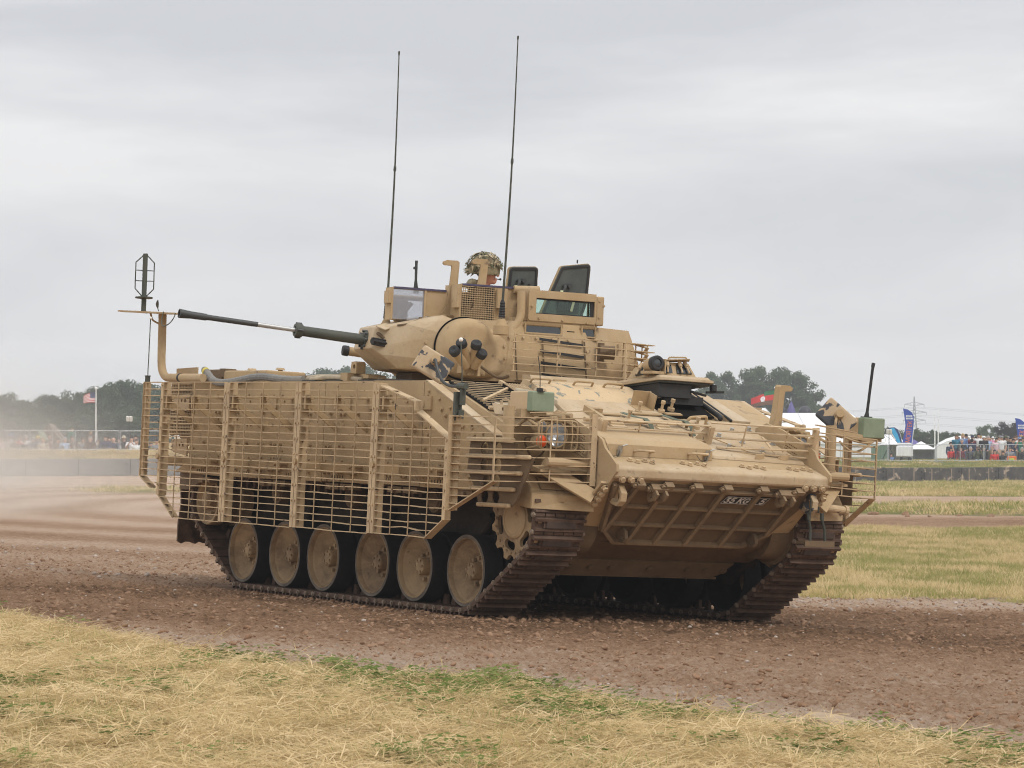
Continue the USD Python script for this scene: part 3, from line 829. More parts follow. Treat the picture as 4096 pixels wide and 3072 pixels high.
for s in (-1, 1):
    bounds = [-2.82, -1.50, -.18, 1.13, 2.29]
    for i in range(4):
        side_slat_panel(s, bounds[i] + .006, bounds[i + 1] - .006, zt(bounds[i]), zt(bounds[i + 1]) if i < 3 else 1.38, 21, low_cut={0: 'rear', 3: 'front'}.get(i), rnd=rs_)
    # rear extension
    g = G()
    y = s * (SY + .0)
    x0, x1 = -3.20, -2.85
    g.obox([x0 + .02, y - s * .02, (1.84 + .975) / 2], [.022, 0, 0], [0, .003, 0], [0, 0, (1.84 - .975) / 2])
    g.obox([x0, y - s * .04, (1.84 + .975) / 2], [.003, 0, 0], [0, .04, 0], [0, 0, (1.84 - .975) / 2])
    g.obox([x0 + .062, y - s * .02, (1.84 + .975) / 2], [.004, 0, 0], [0, .003, 0], [0, 0, (1.84 - .975) / 2])
    g.bar([x0, y - s * .03, .975], [-2.96, y - s * .03, .868], .07, .008, up=(.5, 0, .85))
    for z in np.arange(1.05, 1.8, .16):
        g.cyl([x0 - .02, y - s * .05, z], [x0 + .02, y - s * .05, z], .016, n=6)
    pan = obj('rear_slat_panel', g, 'sand_bars', AV)
    for k in range(16):
        z = 1.835 - k * .0615
        a = x0 + .02 if z > .97 else x0 + .02 + (.97 - z) * 2.2
        if a > -2.9: continue
        obj('slat', G().bar([a, y - s * .018, z], [x1, y - s * .018, z], .036, .008), 'sand_bars', pan)
    # front corner panel: short flank piece, then round to the nose
    a, c, e = P3(2.37, s * 1.955, 0), P3(2.86, s * 1.865, 0), P3(3.05, s * 1.085, 0)
    g = G()
    d1 = unit(c - a); n1 = np.array([-d1[1], d1[0], 0]) * (-s if s < 0 else -s)
    n1 = n1 if n1[1] * s > 0 else -n1
    g.obox(a + d1 * .0 + P3(0, 0, (1.56 + .825) / 2), d1 * .003, n1 * .036, [0, 0, (1.56 - .825) / 2])
    g.obox(a + d1 * .035 - n1 * .03 + P3(0, 0, (1.56 + .825) / 2), d1 * .032, n1 * .003, [0, 0, (1.56 - .825) / 2])
    g.bar(a - n1 * .02 + P3(0, 0, .822), c - n1 * .02 + P3(0, 0, 1.064), .06, .008, up=unit(np.cross(unit(c - a + P3(0, 0, .24)), n1)))
    d2 = unit(e - c); n2 = np.array([-d2[1], d2[0], 0]); n2 = n2 if n2[0] > 0 else -n2
    ztn = 1.615
    first = g
    g = G()
    g.obox(e + P3(0, 0, (ztn + 1.06) / 2), d2 * .022, n2 * .003, [0, 0, (ztn - 1.06) / 2])
    g.obox(e - d2 * .02 - n2 * .03 + P3(0, 0, (ztn + 1.06) / 2), d2 * .003, n2 * .034, [0, 0, (ztn - 1.06) / 2])
    for z in (1.10, 1.22, 1.42):
        g.cyl(e + P3(0, 0, z), P3(3.02, s * 1.045, z), .012, n=8)
        g.cyl(P3(3.02, s * 1.06, z), P3(3.02, s * 1.045, z), .024, n=10)
    pan = obj('corner_slat_panel', first, 'sand_bars', AV)
    obj('nose_post', g, 'sand_bars', pan)
    for k in range(12):
        z = 1.553 - k * .0612
        p0, p1, p2 = a + P3(0, 0, z), c + P3(0, 0, z), e + P3(0, 0, z + .025)
        m = G()
        if z > 1.06:
            m.bar(p0 - n1 * .015, p1 - n1 * .015, .034, .008)
            m.bar(p1 - n2 * .015, p2 - n2 * .015, .034, .008)
        elif z > .84:
            t = (z - .822) / .242
            m.bar(p0 - n1 * .015, p0 + (p1 - p0) * t - n1 * .015, .034, .008)
        if m.n: obj('slat', m, 'sand_bars', pan)
    obj('slat', G().bar(c + (e - c) * .35 + P3(0, 0, 1.60) - n2 * .015, e + P3(0, 0, 1.638) - n2 * .015, .034, .008), 'sand_bars', pan)
    for p, z0, z1 in ((c, 1.064, 1.555), (c + (e - c) * .56, 1.08, 1.58), (a + (c - a) * .98, 1.06, 1.55)):
        obj('slat_rod', G().cyl(p + P3(0, 0, z0), p + P3(0, 0, z1), .006, n=6), 'sand_bars', pan)
    # tread plate with round holes and rungs behind it
    if s > 0:
        pl = Polygon([(2.5, 1.25), (2.83, 1.25), (2.83, 1.0), (2.6, 1.0)])
    else:
      pl = Polygon([(2.16, 1.375), (2.83, 1.36), (2.83, 1.28), (3.08, 1.25), (3.06, 1.21), (2.87, .93), (2.80, .87), (2.33, .87), (2.24, 1.02), (2.13, 1.15)])
    hs = [Point(x, z).buffer(.055, 10) for x, z in ((2.373, 1.312), (2.572, 1.31), (2.378, 1.189), (2.572, 1.187), (2.424, 1.066), (2.562, 1.062), (2.401, .945), (2.565, .944))]
    g = G().poly(pl.difference(unary_union(hs)), [0, s * 1.645, 0], [1, 0, 0], [0, 0, 1], .012)
    sp = obj('step_plate', g, 'sand_dirty_shaded', AV)  # the shade on this plate is put into its dark brown
    g = G()
    for z, xa, xb in ((1.255, 2.4, 2.9), (1.13, 2.5, 2.86)) if s > 0 else ((1.385, 2.15, 2.82), (1.255, 2.15, 3.06), (1.13, 2.14, 2.95), (1.005, 2.22, 2.86), (.88, 2.34, 2.80)):
        g.rbox([(xa + xb) / 2, s * 1.672, z], [(xb - xa) / 2, 0, 0], [0, .02, 0], [0, 0, .017], .013)
    obj('step_rung', g, 'sand_bars', sp)
    # tube post and box arm
    px = 2.60
    g = G().cyl([px, s * 1.585, 1.15], [px, s * 1.585, 1.655], .046, n=16)
    g.bolt([px - .03, s * 1.64, 1.27], [0, s, 0], .02, .02)
    obj('tube_post', g, 'sand_paint', AV, smooth=40)
# antenna boxes on their arms
def antenna_box(o, ax, ay, az, split):
    """o centre, half axes; the front part is wrapped in green tape"""
    t = obj('antenna_box', G().rbox(o, ax, ay, az, .012), 'box_tan', AV, smooth=30)
    if split:
        f = o + ax * (1 - split) - ax * 0
        obj('green_tape', G().rbox(o + ax * (1 - split / 2) - ax * .5 * 0 - ax * split * .0 + ax * .015, ax * split / 2 * 1.0 + ax * .0, ay * 1.02, az * 1.015, .012), 'tape_green', t, smooth=30)
    return t
ba = unit([.995, .03, 0]); bb = unit([-.03, .995, 0])
t = antenna_box(P3(2.545, -1.345, 1.695), ba * .155, bb * .105, P3(0, 0, .078), .48)
g = G().box(2.50, 2.66, -1.40, -1.28, 1.585, 1.617).bar([2.60, -1.50, 1.60], [2.60, -1.38, 1.60], .07, .07)
obj('bracket', g, 'sand_paint', t)
g = G().box(2.665, 2.705, -1.385, -1.35, 1.775, 1.80).box(2.63, 2.72, -1.40, -1.34, 1.772, 1.777)
g.tube(spline([[2.685, -1.367, 1.79], [2.68, -1.37, 1.92], [2.665, -1.385, 2.05]], 8), .0035, 6)
obj('thin_aerial', g, 'black_part', t)
t = antenna_box(P3(2.50, 2.04, 1.655), ba * .10, bb * .115, P3(0, 0, .085), .8)
g = G().bar([2.585, 1.60, 1.60], [2.53, 2.05, 1.555], .10, .05).box(2.46, 2.56, 1.99, 2.16, 1.545, 1.57)
g.tube(spline([[2.62, 1.55, 1.60], [2.64, 1.7, 1.56], [2.60, 1.9, 1.53], [2.58, 2.02, 1.53]], 14), .010, 6)
g.tube(spline([[2.62, 1.66, 1.53], [2.64, 1.78, 1.45], [2.60, 1.92, 1.47], [2.58, 2.06, 1.55]], 14), .010, 6)
obj('bracket', g, 'sand_paint', t)
g = G().cyl([2.50, 2.035, 1.74], [2.50, 2.035, 1.752], .05, n=12).cyl([2.50, 2.035, 1.75], [2.50, 2.04, 1.79], .022, .014, n=10)
g.cyl([2.50, 2.04, 1.79], [2.50, 2.082, 2.185], .0125, n=8).cyl([2.50, 2.080, 2.17], [2.50, 2.086, 2.205], .016, n=8)
obj('stub_aerial', g, 'black_part', t)

# slat rack across the glacis
def slope_rack():
    t = None
    def add(name, g):
        nonlocal t
        if t is None: t = obj('slope_slat_rack', g, 'sand_bars', AV)
        else: obj(name, g, 'sand_bars', t)
    for y in (-.80, .24):
        b = gl(2.68, y)
        g = G()
        g.hull([b + GN * a + GD * d + P3(0, yy, 0) for a, d in ((0, .16), (0, -.02), (.16, .03), (.16, -.02)) for yy in (-.008, .008)])
        g.obox(b + GN * .004 + GD * .06, GD * .1, [0, .045, 0], GN * .004)
        g.bar(b + P3(0, .02, 0) - GD * .02, b + P3(0, .02, 0) - GD * .02 + GN * .165, .04, .008, up=GD)
        add('rack_post', g)
    for y in (.55, .80):
        b = gl(2.98, y)
        g = G()
        g.obox(b + GN * .03, GD * .004, [0, .035, 0], GN * .03)
        g.obox(b + GN * .004 + GD * .03, GD * .04, [0, .035, 0], GN * .004)
        g.bolt(b + GN * .02 + P3(-.02, .05, 0), GN, .014, .05)
        add('rack_foot', g)
    b = gl(3.0, 1.05)
    g = G().hull([b + GN * a + GD * d + P3(0, yy, 0) for a, d in ((0, .12), (0, -.02), (.30, .03), (.30, -.02)) for yy in (-.008, .008)])
    add('rack_post', g)
    for k in range(4):
        h = .15 - k * .062
        if h > -.06:
            m = G().bar(gl(2.66, -.80, h + .012), gl(2.66, .26, h + .012), .03, .0085, up=GN) if h > .0 else None
            if m: obj('slat', m, 'sand_bars', t)
    for k in range(5):
        h = .30 - k * .062
        ha = h - .13
        m = G().bar(gl(2.66, .26, ha + .02) if ha > 0 else gl(2.80, .26, max(h - .08, .01)), gl(2.99, 1.07, h), .03, .0085, up=GN)
        obj('slat', m, 'sand_bars', t)
    for y, x, h0, h1 in ((-.42, 2.66, .03, .165), (.10, 2.66, .03, .165), (.52, 2.78, .05, .21), (.84, 2.90, .06, .26)):
        obj('slat_rod', G().cyl(gl(x, y, h0), gl(x, y, h1), .0065, n=6), 'sand_bars', t)
slope_rack()

# headlights with guards
for s in (-1, 1):
    o = P3(2.69, s * 1.20, 1.445)
    g = G().lathe([(-.12, .0), (-.11, .06), (-.05, .095), (.0, .104), (.01, .104), (.012, .094), (.004, .092)], o, [1, 0, 0], 28)
    g.box(2.62, 2.66, s * 1.20 - .02, s * 1.20 + .02, 1.20, 1.36)
    t = obj('headlight', g, 'sand_paint', AV, smooth=35)
    obj('reflector', G().lathe([(.002, .092), (-.03, .07), (-.055, .035), (-.06, .0)], o, [1, 0, 0], 28), 'lamp_reflector', t, smooth=True)
    obj('lens', G().lathe([(.004, .093), (.014, .07), (.020, .04), (.022, .0)], o, [1, 0, 0], 28), 'lamp_glass', t, smooth=True)
    for yy, zz, r, m in ((1.345, 1.39, .050, 'orange_lens'), (1.345, 1.50, .046, 'lamp_glass')):
        o2 = P3(2.70, s * yy, zz)
        g = G().lathe([(-.09, .0), (-.09, r * .8), (.0, r * 1.08), (.006, r * 1.08), (.006, r * .96)], o2, [1, 0, 0], 20)
        t2 = obj('side_lamp', g, 'sand_paint', t, smooth=35)
        obj('indicator_lens' if m[0] == 'o' else 'side_lamp_lens', G().lathe([(.004, r), (.016, r * .8), (.022, r * .4), (.024, 0)], o2, [1, 0, 0], 20), m, t, smooth=True)
        obj('side_lamp_back', G().lathe([(-.02, r * .95), (-.022, 0)], o2, [1, 0, 0], 20), 'sand_dirty_shaded', t)
    g = G()
    ya, yb, za, zb_ = s * 1.06, s * 1.42, 1.325, 1.555
    loop = bend([[2.78, (ya + yb) / 2, za], [2.78, ya, za], [2.78, ya, zb_], [2.78, yb, zb_], [2.78, yb, za], [2.78, (ya + yb) / 2, za]], .05, 4)
    g.tube(loop, .009, 6)
    for yy in (1.12, 1.19, 1.26):
        g.tube([[2.785, s * yy, za], [2.80, s * yy, 1.44], [2.785, s * yy, zb_]], .0065, 6)
    ol = bend([[2.78, s * 1.30, 1.33], [2.78, s * 1.30, 1.555], [2.78, s * 1.395, 1.555], [2.78, s * 1.395, 1.33], [2.78, s * 1.30, 1.33]], .03, 3)
    g.tube(ol, .007, 6)
    for yy in (ya, yb):
        g.tube(bend([[2.78, yy, 1.50], [2.60, yy, 1.56], [2.45, yy, 1.50]], .05, 4), .012, 6)
        g.tube([[2.78, yy, 1.35], [2.62, yy, 1.33]], .009, 6)
    for k, (yy, zz) in enumerate(((1.10, 1.60), (1.17, 1.585), (1.24, 1.57))):
        g.tube(bend([[2.74, s * yy, zz], [2.5, s * yy, zz + .005], [2.38, s * (yy - .05), zz - .02]], .08, 4), [.019] * len(bend([[0, 0, 0], [1, 0, 0], [1, 1, 0]], .08, 4)), 8)
    obj('lamp_guard', g, 'sand_paint', t, smooth=40)
    g = G()
    r = random.Random(3 + s)
    for k in range(2):
        p = [[2.45 + r.uniform(0, .1), s * r.uniform(1.2, 1.45), 1.22], [2.55, s * r.uniform(1.2, 1.5), r.uniform(1.3, 1.5)], [2.63, s * r.uniform(1.15, 1.35), r.uniform(1.35, 1.52)]]
        g.tube(spline(p, 10), .008, 6)
    obj('cables', g, 'sand_dirty_shaded', t, kind='stuff')

# ---------------- on the sloping front
g = G()
g.hull([gl(x, y, h) for x, y, h in ((3.03, -.96, .0), (3.03, .06, .0), (3.0, -.95, .085), (3.0, .06, .085), (2.93, -.93, .105), (2.93, .05, .105), (2.55, -.9, .06), (2.55, .06, .06), (2.5, -.9, .0), (2.5, .06, .0))])
tb_ = obj('stowage_trunk', g, 'sand_paint', AV)
for y in (-.62, -.10):
    obj('grab_handle', G().tube(bend([gl(3.02, y - .075, .04), gl(3.08, y - .075, .07), gl(3.08, y + .075, .07), gl(3.02, y + .075, .04)], .02, 4), .0095, 7), 'sand_bars', tb_, smooth=True)
for y in (-.84, .0):
    g = G().obox(gl(3.03, y, .045), [.008, 0, 0], [0, .018, 0], GN * .04).cyl(gl(3.05, y, .09), gl(3.04, y + .05, .10), .006, n=6).cyl(gl(3.04, y, .0), gl(3.05, y, .05), .008, n=6)
    obj('latch', g, 'steel_nut', tb_)
    obj('lanyard', G().tube(spline([gl(3.03, y, .03), gl(3.06, y - .05, .0), gl(3.05, y - .10, .03), gl(3.03, y - .12, .08)], 12), .0025, 5), 'olive_dark', tb_)
# engine hatch (large raised cover) and its ridge with peeling paint
g = G()
g.hull([gl(x, y, h) for x, y, h in ((2.52, -.88, .0), (2.52, .20, .0), (2.49, -.87, .05), (2.49, .19, .05), (1.80, -.72, .05), (1.80, .22, .05), (1.78, -.74, .0), (1.78, .24, .0))])
eh = obj('engine_hatch', g, 'sand_top', AV)
for y in (-.5, -.05):
    g = G().obox(gl(2.50, y, .055), GD * .03, [0, .07, 0], GN * .012).cyl(gl(2.47, y - .06, .07), gl(2.47, y + .06, .07), .014, n=8)
    obj('hinge', g, 'sand_bars', eh)
g = G()
prof = [(1.98, -.01), (1.90, .045), (1.74, .085), (1.58, .09), (1.50, .07), (1.47, .0)]
pa = [gl(x, -.78, h) for x, h in prof]; pb_ = [gl(x, .22, h) for x, h in prof]
g.hull(pa + pb_)
rdg = obj('engine_deck_ridge', g, 'sand_peeling', AV)
for y in (-.70, -.28, .02):
    obj('grab_handle', G().tube(bend([gl(1.62, y - .09, .09), gl(1.64, y - .09, .13), gl(1.64, y + .09, .13), gl(1.62, y + .09, .09)], .025, 4), .0095, 7), 'sand_paint', rdg, smooth=True)
# air intake grille beside the ridge
g = G().obox(gl(1.72, -.92, .03), GD * .15, [0, .10, 0], GN * .02)
ig = obj('intake_grille', g, 'dark_cavity', AV)
g = G()
for k in range(14):
    g.obox(gl(1.60 + .019 * k, -.92, .053), GD * .003, [0, .10, 0], GN * .004)
for k in range(8):
    g.obox(gl(1.72, -1.01 + .026 * k, .053), GD * .15, [0, .003, 0], GN * .003)
obj('grille_bars', g, 'sand_bars', ig, kind='stuff')
# small fittings: tool brackets, straps, rods, studs
g = G().obox(gl(2.30, -.60, .075), GD * .15, [0, .018, 0], GN * .03).obox(gl(2.20, -.52, .07), GD * .02, [0, .05, 0], GN * .03)
obj('tool_bracket', g, 'sand_paint', AV)
g = G().obox(gl(1.93, .09, .11), GD * .004, [0, .085, 0], GN * .07).obox(gl(1.98, .16, .11), GD * .06, [0, .004, 0], GN * .07).obox(gl(1.98, .08, .05), GD * .06, [0, .085, 0], GN * .004)
obj('angle_bracket', g, 'sand_paint', AV)
for x, y in ((2.12, -.05), (2.06, .22), (2.34, -.30), (2.0, .36), (2.42, .32)):
    g = G().cyl(gl(x, y, .05), gl(x, y, .075), .03, n=10).cyl(gl(x, y, .07), gl(x, y, .13), .012, n=8).cyl(gl(x, y, .125), gl(x, y, .15), .019, n=8)
    obj('stud', g, 'sand_bars', AV)
g = G()
for ya, yb, x in ((-.62, -.30, 2.22), (-.15, .16, 2.16), (.22, .38, 2.12)):
    g.obox(gl(x, (ya + yb) / 2, .062), GD * .02, [0, (yb - ya) / 2, 0], GN * .006)
obj('tool_clips', g, 'sand_paint', AV, kind='stuff')
obj('tool_rod', G().cyl(gl(2.45, -.80, .085), gl(2.40, .32, .085), .020, n=10), 'sand_bars', AV, smooth=40)
for y in (-.22, .18):
    P = [gl(2.20, y - .05, .075), gl(2.32, y, .085), gl(2.42, y + .02, .11), gl(2.48, y + .04, .085), gl(2.52, y + .06, .02)]
    g = G()
    for a, b in zip(P[:-1], P[1:]):
        g.bar(a, b, .055, .004, up=GN)
    obj('webbing_strap', g, 'strap_green', AV)
obj('grab_handle', G().tube(bend([gl(2.36, .27, .03), gl(2.36, .27, .12), gl(2.30, .50, .12), gl(2.30, .50, .03)], .035, 4), .013, 8), 'sand_paint', AV, smooth=True)
# driver side applique plate with nuts
g = G()
g.hull([gl(x, y, h) for x, y, h in ((2.98, .10, 0), (3.02, 1.0, 0), (2.96, .10, .02), (3.0, .99, .02), (2.12, .34, .02), (2.10, 1.0, .02), (2.1, .34, 0), (2.08, 1.0, 0))])
ap = obj('applique_plate', g, 'sand_top', AV)
for x, y in ((2.25, .55), (2.3, .95), (2.5, .50), (2.62, .96), (2.75, .42), (2.35, .74), (2.80, .72), (2.62, .65)):
    obj('nut', G().cyl(gl(x, y, .02), gl(x, y, .028), .026, n=10).cyl(gl(x, y, .026), gl(x, y, .052), .018, n=6), 'steel_nut', ap)
g = G()
g.bar(gl(2.45, .36, .024), gl(2.95, .62, .024), .02, .008, up=GN); g.bar(gl(2.45, .98, .024), gl(2.95, .78, .024), .02, .008, up=GN)
obj('edge_strip', g, 'sand_bars', ap)
# left hull armour beyond the driver: the thick bent plate along the roof edge
g = G()
s_ = 1
prof = [(.80, 1.77), (.85, 1.835), (1.42, 1.83), (1.86, 1.66), (1.83, 1.58), (1.45, 1.74), (.95, 1.76)]
g.poly(prof, [0, 1.40, 0], [1, 0, 0], [0, 0, 1], .22)
bp2 = obj('bent_armour_plate', g, 'sand_paint', AV)
g = G()
for x, z in ((1.1, 1.80), (1.32, 1.80), (1.6, 1.72)):
    g.cyl([x, 1.29, z], [x, 1.277, z], .02, n=8)
obj('bolts', g, 'sand_dirty_shaded', bp2, kind='stuff')
obj('lifting_eye', G().cyl([1.62, 1.22, 1.60], [1.62, 1.28, 1.60], .05, n=14), 'sand_paint', AV)

# wire cutter horn on the left
def horn(g, o, d, up, h, th=.03, w=.075):
    pts = [(-.10, 0), (.10, 0), (.05, .16 * h), (.035, .55 * h), (.03, .85 * h), (.035, .90 * h), (.10, .905 * h), (.115, .93 * h), (.115, .965 * h), (.08, h), (-.02, h), (-.035, .97 * h), (-.038, .6 * h), (-.05, .25 * h)]
    g.poly([(x * w / .075, z) for x, z in pts], o, d, up, th)
    return g
g = horn(G(), P3(2.42, 1.12, 1.47), unit([-.15, .99, 0]) * 1.0, unit([.05, .08, 1]), .50, th=.06, w=.075)
obj('wire_cutter', g, 'sand_paint', AV)

# mirrors
def mirror(c, r, u, n, stalk, chip=True):
    t = obj('mirror', G().rbox(c, r * .155, u * .105, n * .022, .02), 'sand_chipped', AV, smooth=35)
    obj('mirror_glass', G().obox(c - n * .0225, r * .135, u * .085, n * .002), 'lamp_reflector', t)
    g = G().cyl(c + n * .02 + u * .03, c + n * .085 + u * .035, .04, .036, n=14)
    obj('mirror_knuckle', g, 'sand_paint', t, smooth=40)
    g = G().tube(stalk, .0125, 8)
    obj('mirror_arm', g, 'gun_metal' if chip else 'sand_paint', t, smooth=40)
mn = unit([.82, -.45, .22])
ri_ = unit(np.cross([0, 0, 1], mn)); up_ = np.cross(mn, ri_)
ca = math.radians(-30)
r2, u2 = ri_ * math.cos(ca) + up_ * math.sin(ca), -ri_ * math.sin(ca) + up_ * math.cos(ca)
mc = P3(1.95, -1.9, 1.955)
mirror(mc, r2 * .92, u2, mn, bend([mc + mn * .07 + u2 * .0, [2.03, -1.93, 2.0], [2.06, -1.93, 1.93], [2.13, -1.92, 1.82], [2.22, -1.90, 1.785], [2.40, -1.90, 1.785]], .05, 5))
g = G().cyl([2.35, -1.90, 1.785], [2.46, -1.90, 1.785], .026, n=10).box(2.345, 2.375, -1.94, -1.88, 1.52, 1.74).cyl([2.40, -1.89, 1.64], [2.40, -1.89, 1.80], .024, n=10).cyl([2.405, -1.9, 1.535], [2.405, -1.9, 1.60], .022, n=10)
mp = obj('mirror_post', g, 'olive_dark', AV, smooth=35)
g = G().tube([[2.405, -1.9, 1.58], [2.39, -1.9, 1.9], [2.352, -1.9, 2.14]], .0055, 6)
obj('whip_marker', g, 'olive_dark', mp)
obj('marker_ball', G().sphere([2.352, -1.9, 2.147], .017, 2), 'white_knob', mp, smooth=True)
mn = unit([.80, -.52, .16]); ri_ = unit(np.cross([0, 0, 1], mn)); up_ = np.cross(mn, ri_)
ca = math.radians(-40)
r2, u2 = ri_ * math.cos(ca) + up_ * math.sin(ca), -ri_ * math.sin(ca) + up_ * math.cos(ca)
mc = P3(2.45, 1.755, 1.725)
mirror(mc, r2, u2, mn, [mc + mn * .06, mc + mn * .065 + P3(0, -.01, -.02), [2.55, 1.66, 1.64], [2.58, 1.62, 1.60]], chip=False)

# exhaust louvres on the right shoulder
g = G().obox(gl(1.80, -1.22, .004), GD * .33, [0, .25, 0], GN * .006)
lv = obj('louvre_well', g, 'dark_cavity', AV)
for k in range(13):
    x = 1.52 + .046 * k
    w0, w1 = -1.47, -1.00
    obj('louvre_slat', G().bar(gl(x, w0, .022), gl(x, w1, .022), .007, .005, up=GN), 'sand_bars', lv)
g = G().bar(gl(1.48, -.98, .03), gl(2.12, -.98, .03), .03, .03, up=GN).bar(gl(2.13, -1.48, .02), gl(2.13, -.98, .02), .03, .02, up=GN).bar(gl(2.0, -1.46, .035), gl(1.66, -1.02, .035), .022, .02, up=GN)
obj('louvre_frame', g, 'sand_bars', lv)
g = G()
r = random.Random(9)
v = []
nx, ny = 12, 8
for j in range(ny):
    for i in range(nx):
        a, b = i / (nx - 1), j / (ny - 1)
        p = gl(2.28 - .26 * b, -1.40 + .50 * a, .03 + .09 * meshkit.noise(np.array([a * 3.1, b * 2.3, 4.0]), 3) * (1 - abs(2 * b - 1) ** 3))
        v.append(p)
f = [[j * nx + i, j * nx + i + 1, (j + 1) * nx + i + 1, (j + 1) * nx + i] for j in range(ny - 1) for i in range(nx - 1)]
obj('crumpled_cover', (np.array(v), np.array(f)), 'canvas', AV, smooth=True)
# drilled bracket on the right shoulder
g = G()
pl = Polygon([(-.22, -.03), (.20, -.03), (.22, .03), (.10, .06), (-.24, .06)]).difference(unary_union([Point(-.14 + .085 * k, .02).buffer(.022, 6) for k in range(4)]))
g.poly(pl, gl(2.33, -1.30, .05), unit([.55, .83, -.1]), unit([-.3, .1, .95]), .012)
g.obox(gl(2.38, -1.10, .06), unit([.5, .8, 0]) * .10, unit([-.6, .4, .7]) * .05, unit([.6, -.4, .7]) * .008)
g.poly(Polygon([(-.05, 0), (.05, 0), (.04, .08), (0, .11), (-.04, .08)]).difference(Point(0, .065).buffer(.022, 6)), gl(2.18, -1.36, .02), unit([.5, .85, 0]), [0, 0, 1], .025)
obj('drilled_bracket', g, 'sand_top', AV)
g = G().poly(Polygon([(-.10, 0), (.12, 0), (.05, .14), (-.02, .15), (-.06, .10)]).difference(Point(0.01, .09).buffer(.03, 8)), gl(1.95, -.90, .0), unit([.2, .97, 0]), [0, 0, 1], .05)
obj('lifting_lug', g, 'sand_top', AV)
g = G().tube(spline([gl(1.78, -1.02, .04), gl(1.9, -.92, .06), gl(2.05, -.82, .05)], 10), .045, 10)
obj('rolled_tarpaulin', g, 'canvas', AV, smooth=True)

# ---------------- driver's hatch: open lid standing on its hinge, above a dark slab that paints the shaded opening
HC = P3(1.68, .53, 1.945)
g = G()
hole = [gl(2.06, .28, .012), gl(2.02, .80, .012), gl(1.55, .88, .012), gl(1.45, .32, .012)]
g.hull([p + GN * h for p in hole for h in (-.002, .012)])
op = obj('driver_opening', g, 'dark_cavity', AV)
g = G().tube(bend([gl(1.48, .90, .035), gl(2.05, .83, .04), gl(2.10, .80, .04)], .03, 3), .022, 8).tube([gl(1.48, .97, .035), gl(2.12, .90, .035)], .012, 6)
obj('rubber_seal', g, 'black_part', op, smooth=True)
g = G().obox(gl(1.78, 1.0, .015), GD * .36, [0, .10, 0], GN * .022)
obj('opening_rim', g, 'sand_top', op)
g = G()
tilt = unit([-.09, .0, 1])
hx, hy = unit([1, .02, .09]), None
hy = unit(np.cross(tilt, hx)); hx = unit(np.cross(hy, tilt))
outl = Polygon([(-.29, -.26), (.27, -.255), (.29, -.20), (.28, .24), (.20, .29), (-.16, .26), (-.30, .10)]).buffer(.045, 5)
g.poly(outl, HC, hx, hy, .022)
g.hull([HC + hx * a + hy * b + tilt * c for c, k in ((.01, 1.0), (.035, .93)) for a, b in ((-.32 * k, -.29 * k), (.30 * k, -.28 * k), (.32 * k, .24 * k), (-.18 * k, .28 * k), (-.32 * k, .10 * k))])
dh = obj('driver_hatch', g, 'sand_top', AV)
g = G()
top = outl.buffer(-.03)
g.poly(top, HC - tilt * .02, hx, hy, .016)
obj('hatch_underside', g, 'hatch_inside', dh)
# periscope housing on the lid
g = G()
pb3 = lambda a, b, c: HC + hx * (a * .86 + .03) + hy * (b * .80 - .02) + tilt * c
g.hull([pb3(*q) for q in ((-.26, -.30, .03), (.12, -.32, .03), (.26, -.12, .03), (.30, .16, .03), (.05, .32, .03), (-.26, .20, .03),
                           (-.22, -.22, .14), (.08, -.24, .15), (.20, -.08, .155), (.22, .13, .15), (.02, .24, .15), (-.22, .16, .14))])
ph = obj('periscope_housing', g, 'sand_paint', dh)
for ps in ([(.125, -.30, .05), (-.12, -.305, .05), (-.11, -.24, .125), (.085, -.235, .13)], [(.255, -.09, .05), (.15, -.27, .05), (.11, -.205, .13), (.20, -.07, .14)], [(.29, .13, .05), (.262, -.07, .05), (.21, -.05, .14), (.22, .11, .14)]):
    q = [pb3(*p) for p in ps]
    n = unit(np.cross(q[1] - q[0], q[2] - q[0])); cc = sum(q) / 4
    if np.dot(n, cc - pb3(0, 0, .08)) < 0: n = -n
    g = G(); g.hull([cc + (p - cc) * .86 + n * h for p in q for h in (-.004, .010)])
    obj('vision_block', g, 'vision_block', ph)
    for k in (.3, .7):
        a = q[2] + (q[3] - q[2]) * k + n * .02 + tilt * .02; b = q[1] + (q[0] - q[1]) * k + n * .03
        obj('wiper', G().cyl(a, a + (b - a) * .5, .016, n=8).cyl(a + (b - a) * .5, b, .008, n=6), 'sand_bars', ph)
g = G()
g.bar(pb3(.05, -.25, .17), pb3(.27, .10, .175), .14, .008, up=tilt); g.bar(pb3(.04, -.25, .03), pb3(.04, -.25, .17), .01, .10, up=hx)
g.tube(bend([pb3(.12, -.05, .175), pb3(.12, -.05, .205), pb3(.2, .12, .205), pb3(.2, .12, .175)], .03, 3), .008, 6)
obj('visor', g, 'sand_paint', dh)
lc = pb3(.20, -.29, .135); ld = unit([.95, -.15, .10])
g = G().lathe([(-.13, .0), (-.13, .05), (-.05, .055), (-.03, .062), (.02, .062)], lc, ld, 20)
th_ = obj('night_camera', g, 'sand_paint', dh, smooth=35)
obj('camera_rim', G().lathe([(.0, .063), (.045, .063), (.055, .055), (.056, .036), (.045, .034), (.044, 0)], lc, ld, 24), 'black_part', th_, smooth=35)
obj('camera_lens', G().lathe([(.047, .034), (.052, .02), (.053, 0)], lc, ld, 16), 'vision_block', th_, smooth=True)
g = G().obox(lc - P3(.03, 0, .075), [.085, 0, 0], [0, .06, 0], [0, 0, .012]).obox(lc + P3(-.02, .065, -.02), [.08, 0, 0], [0, .006, 0], [0, 0, .06])
obj('camera_bracket', g, 'sand_paint', th_)
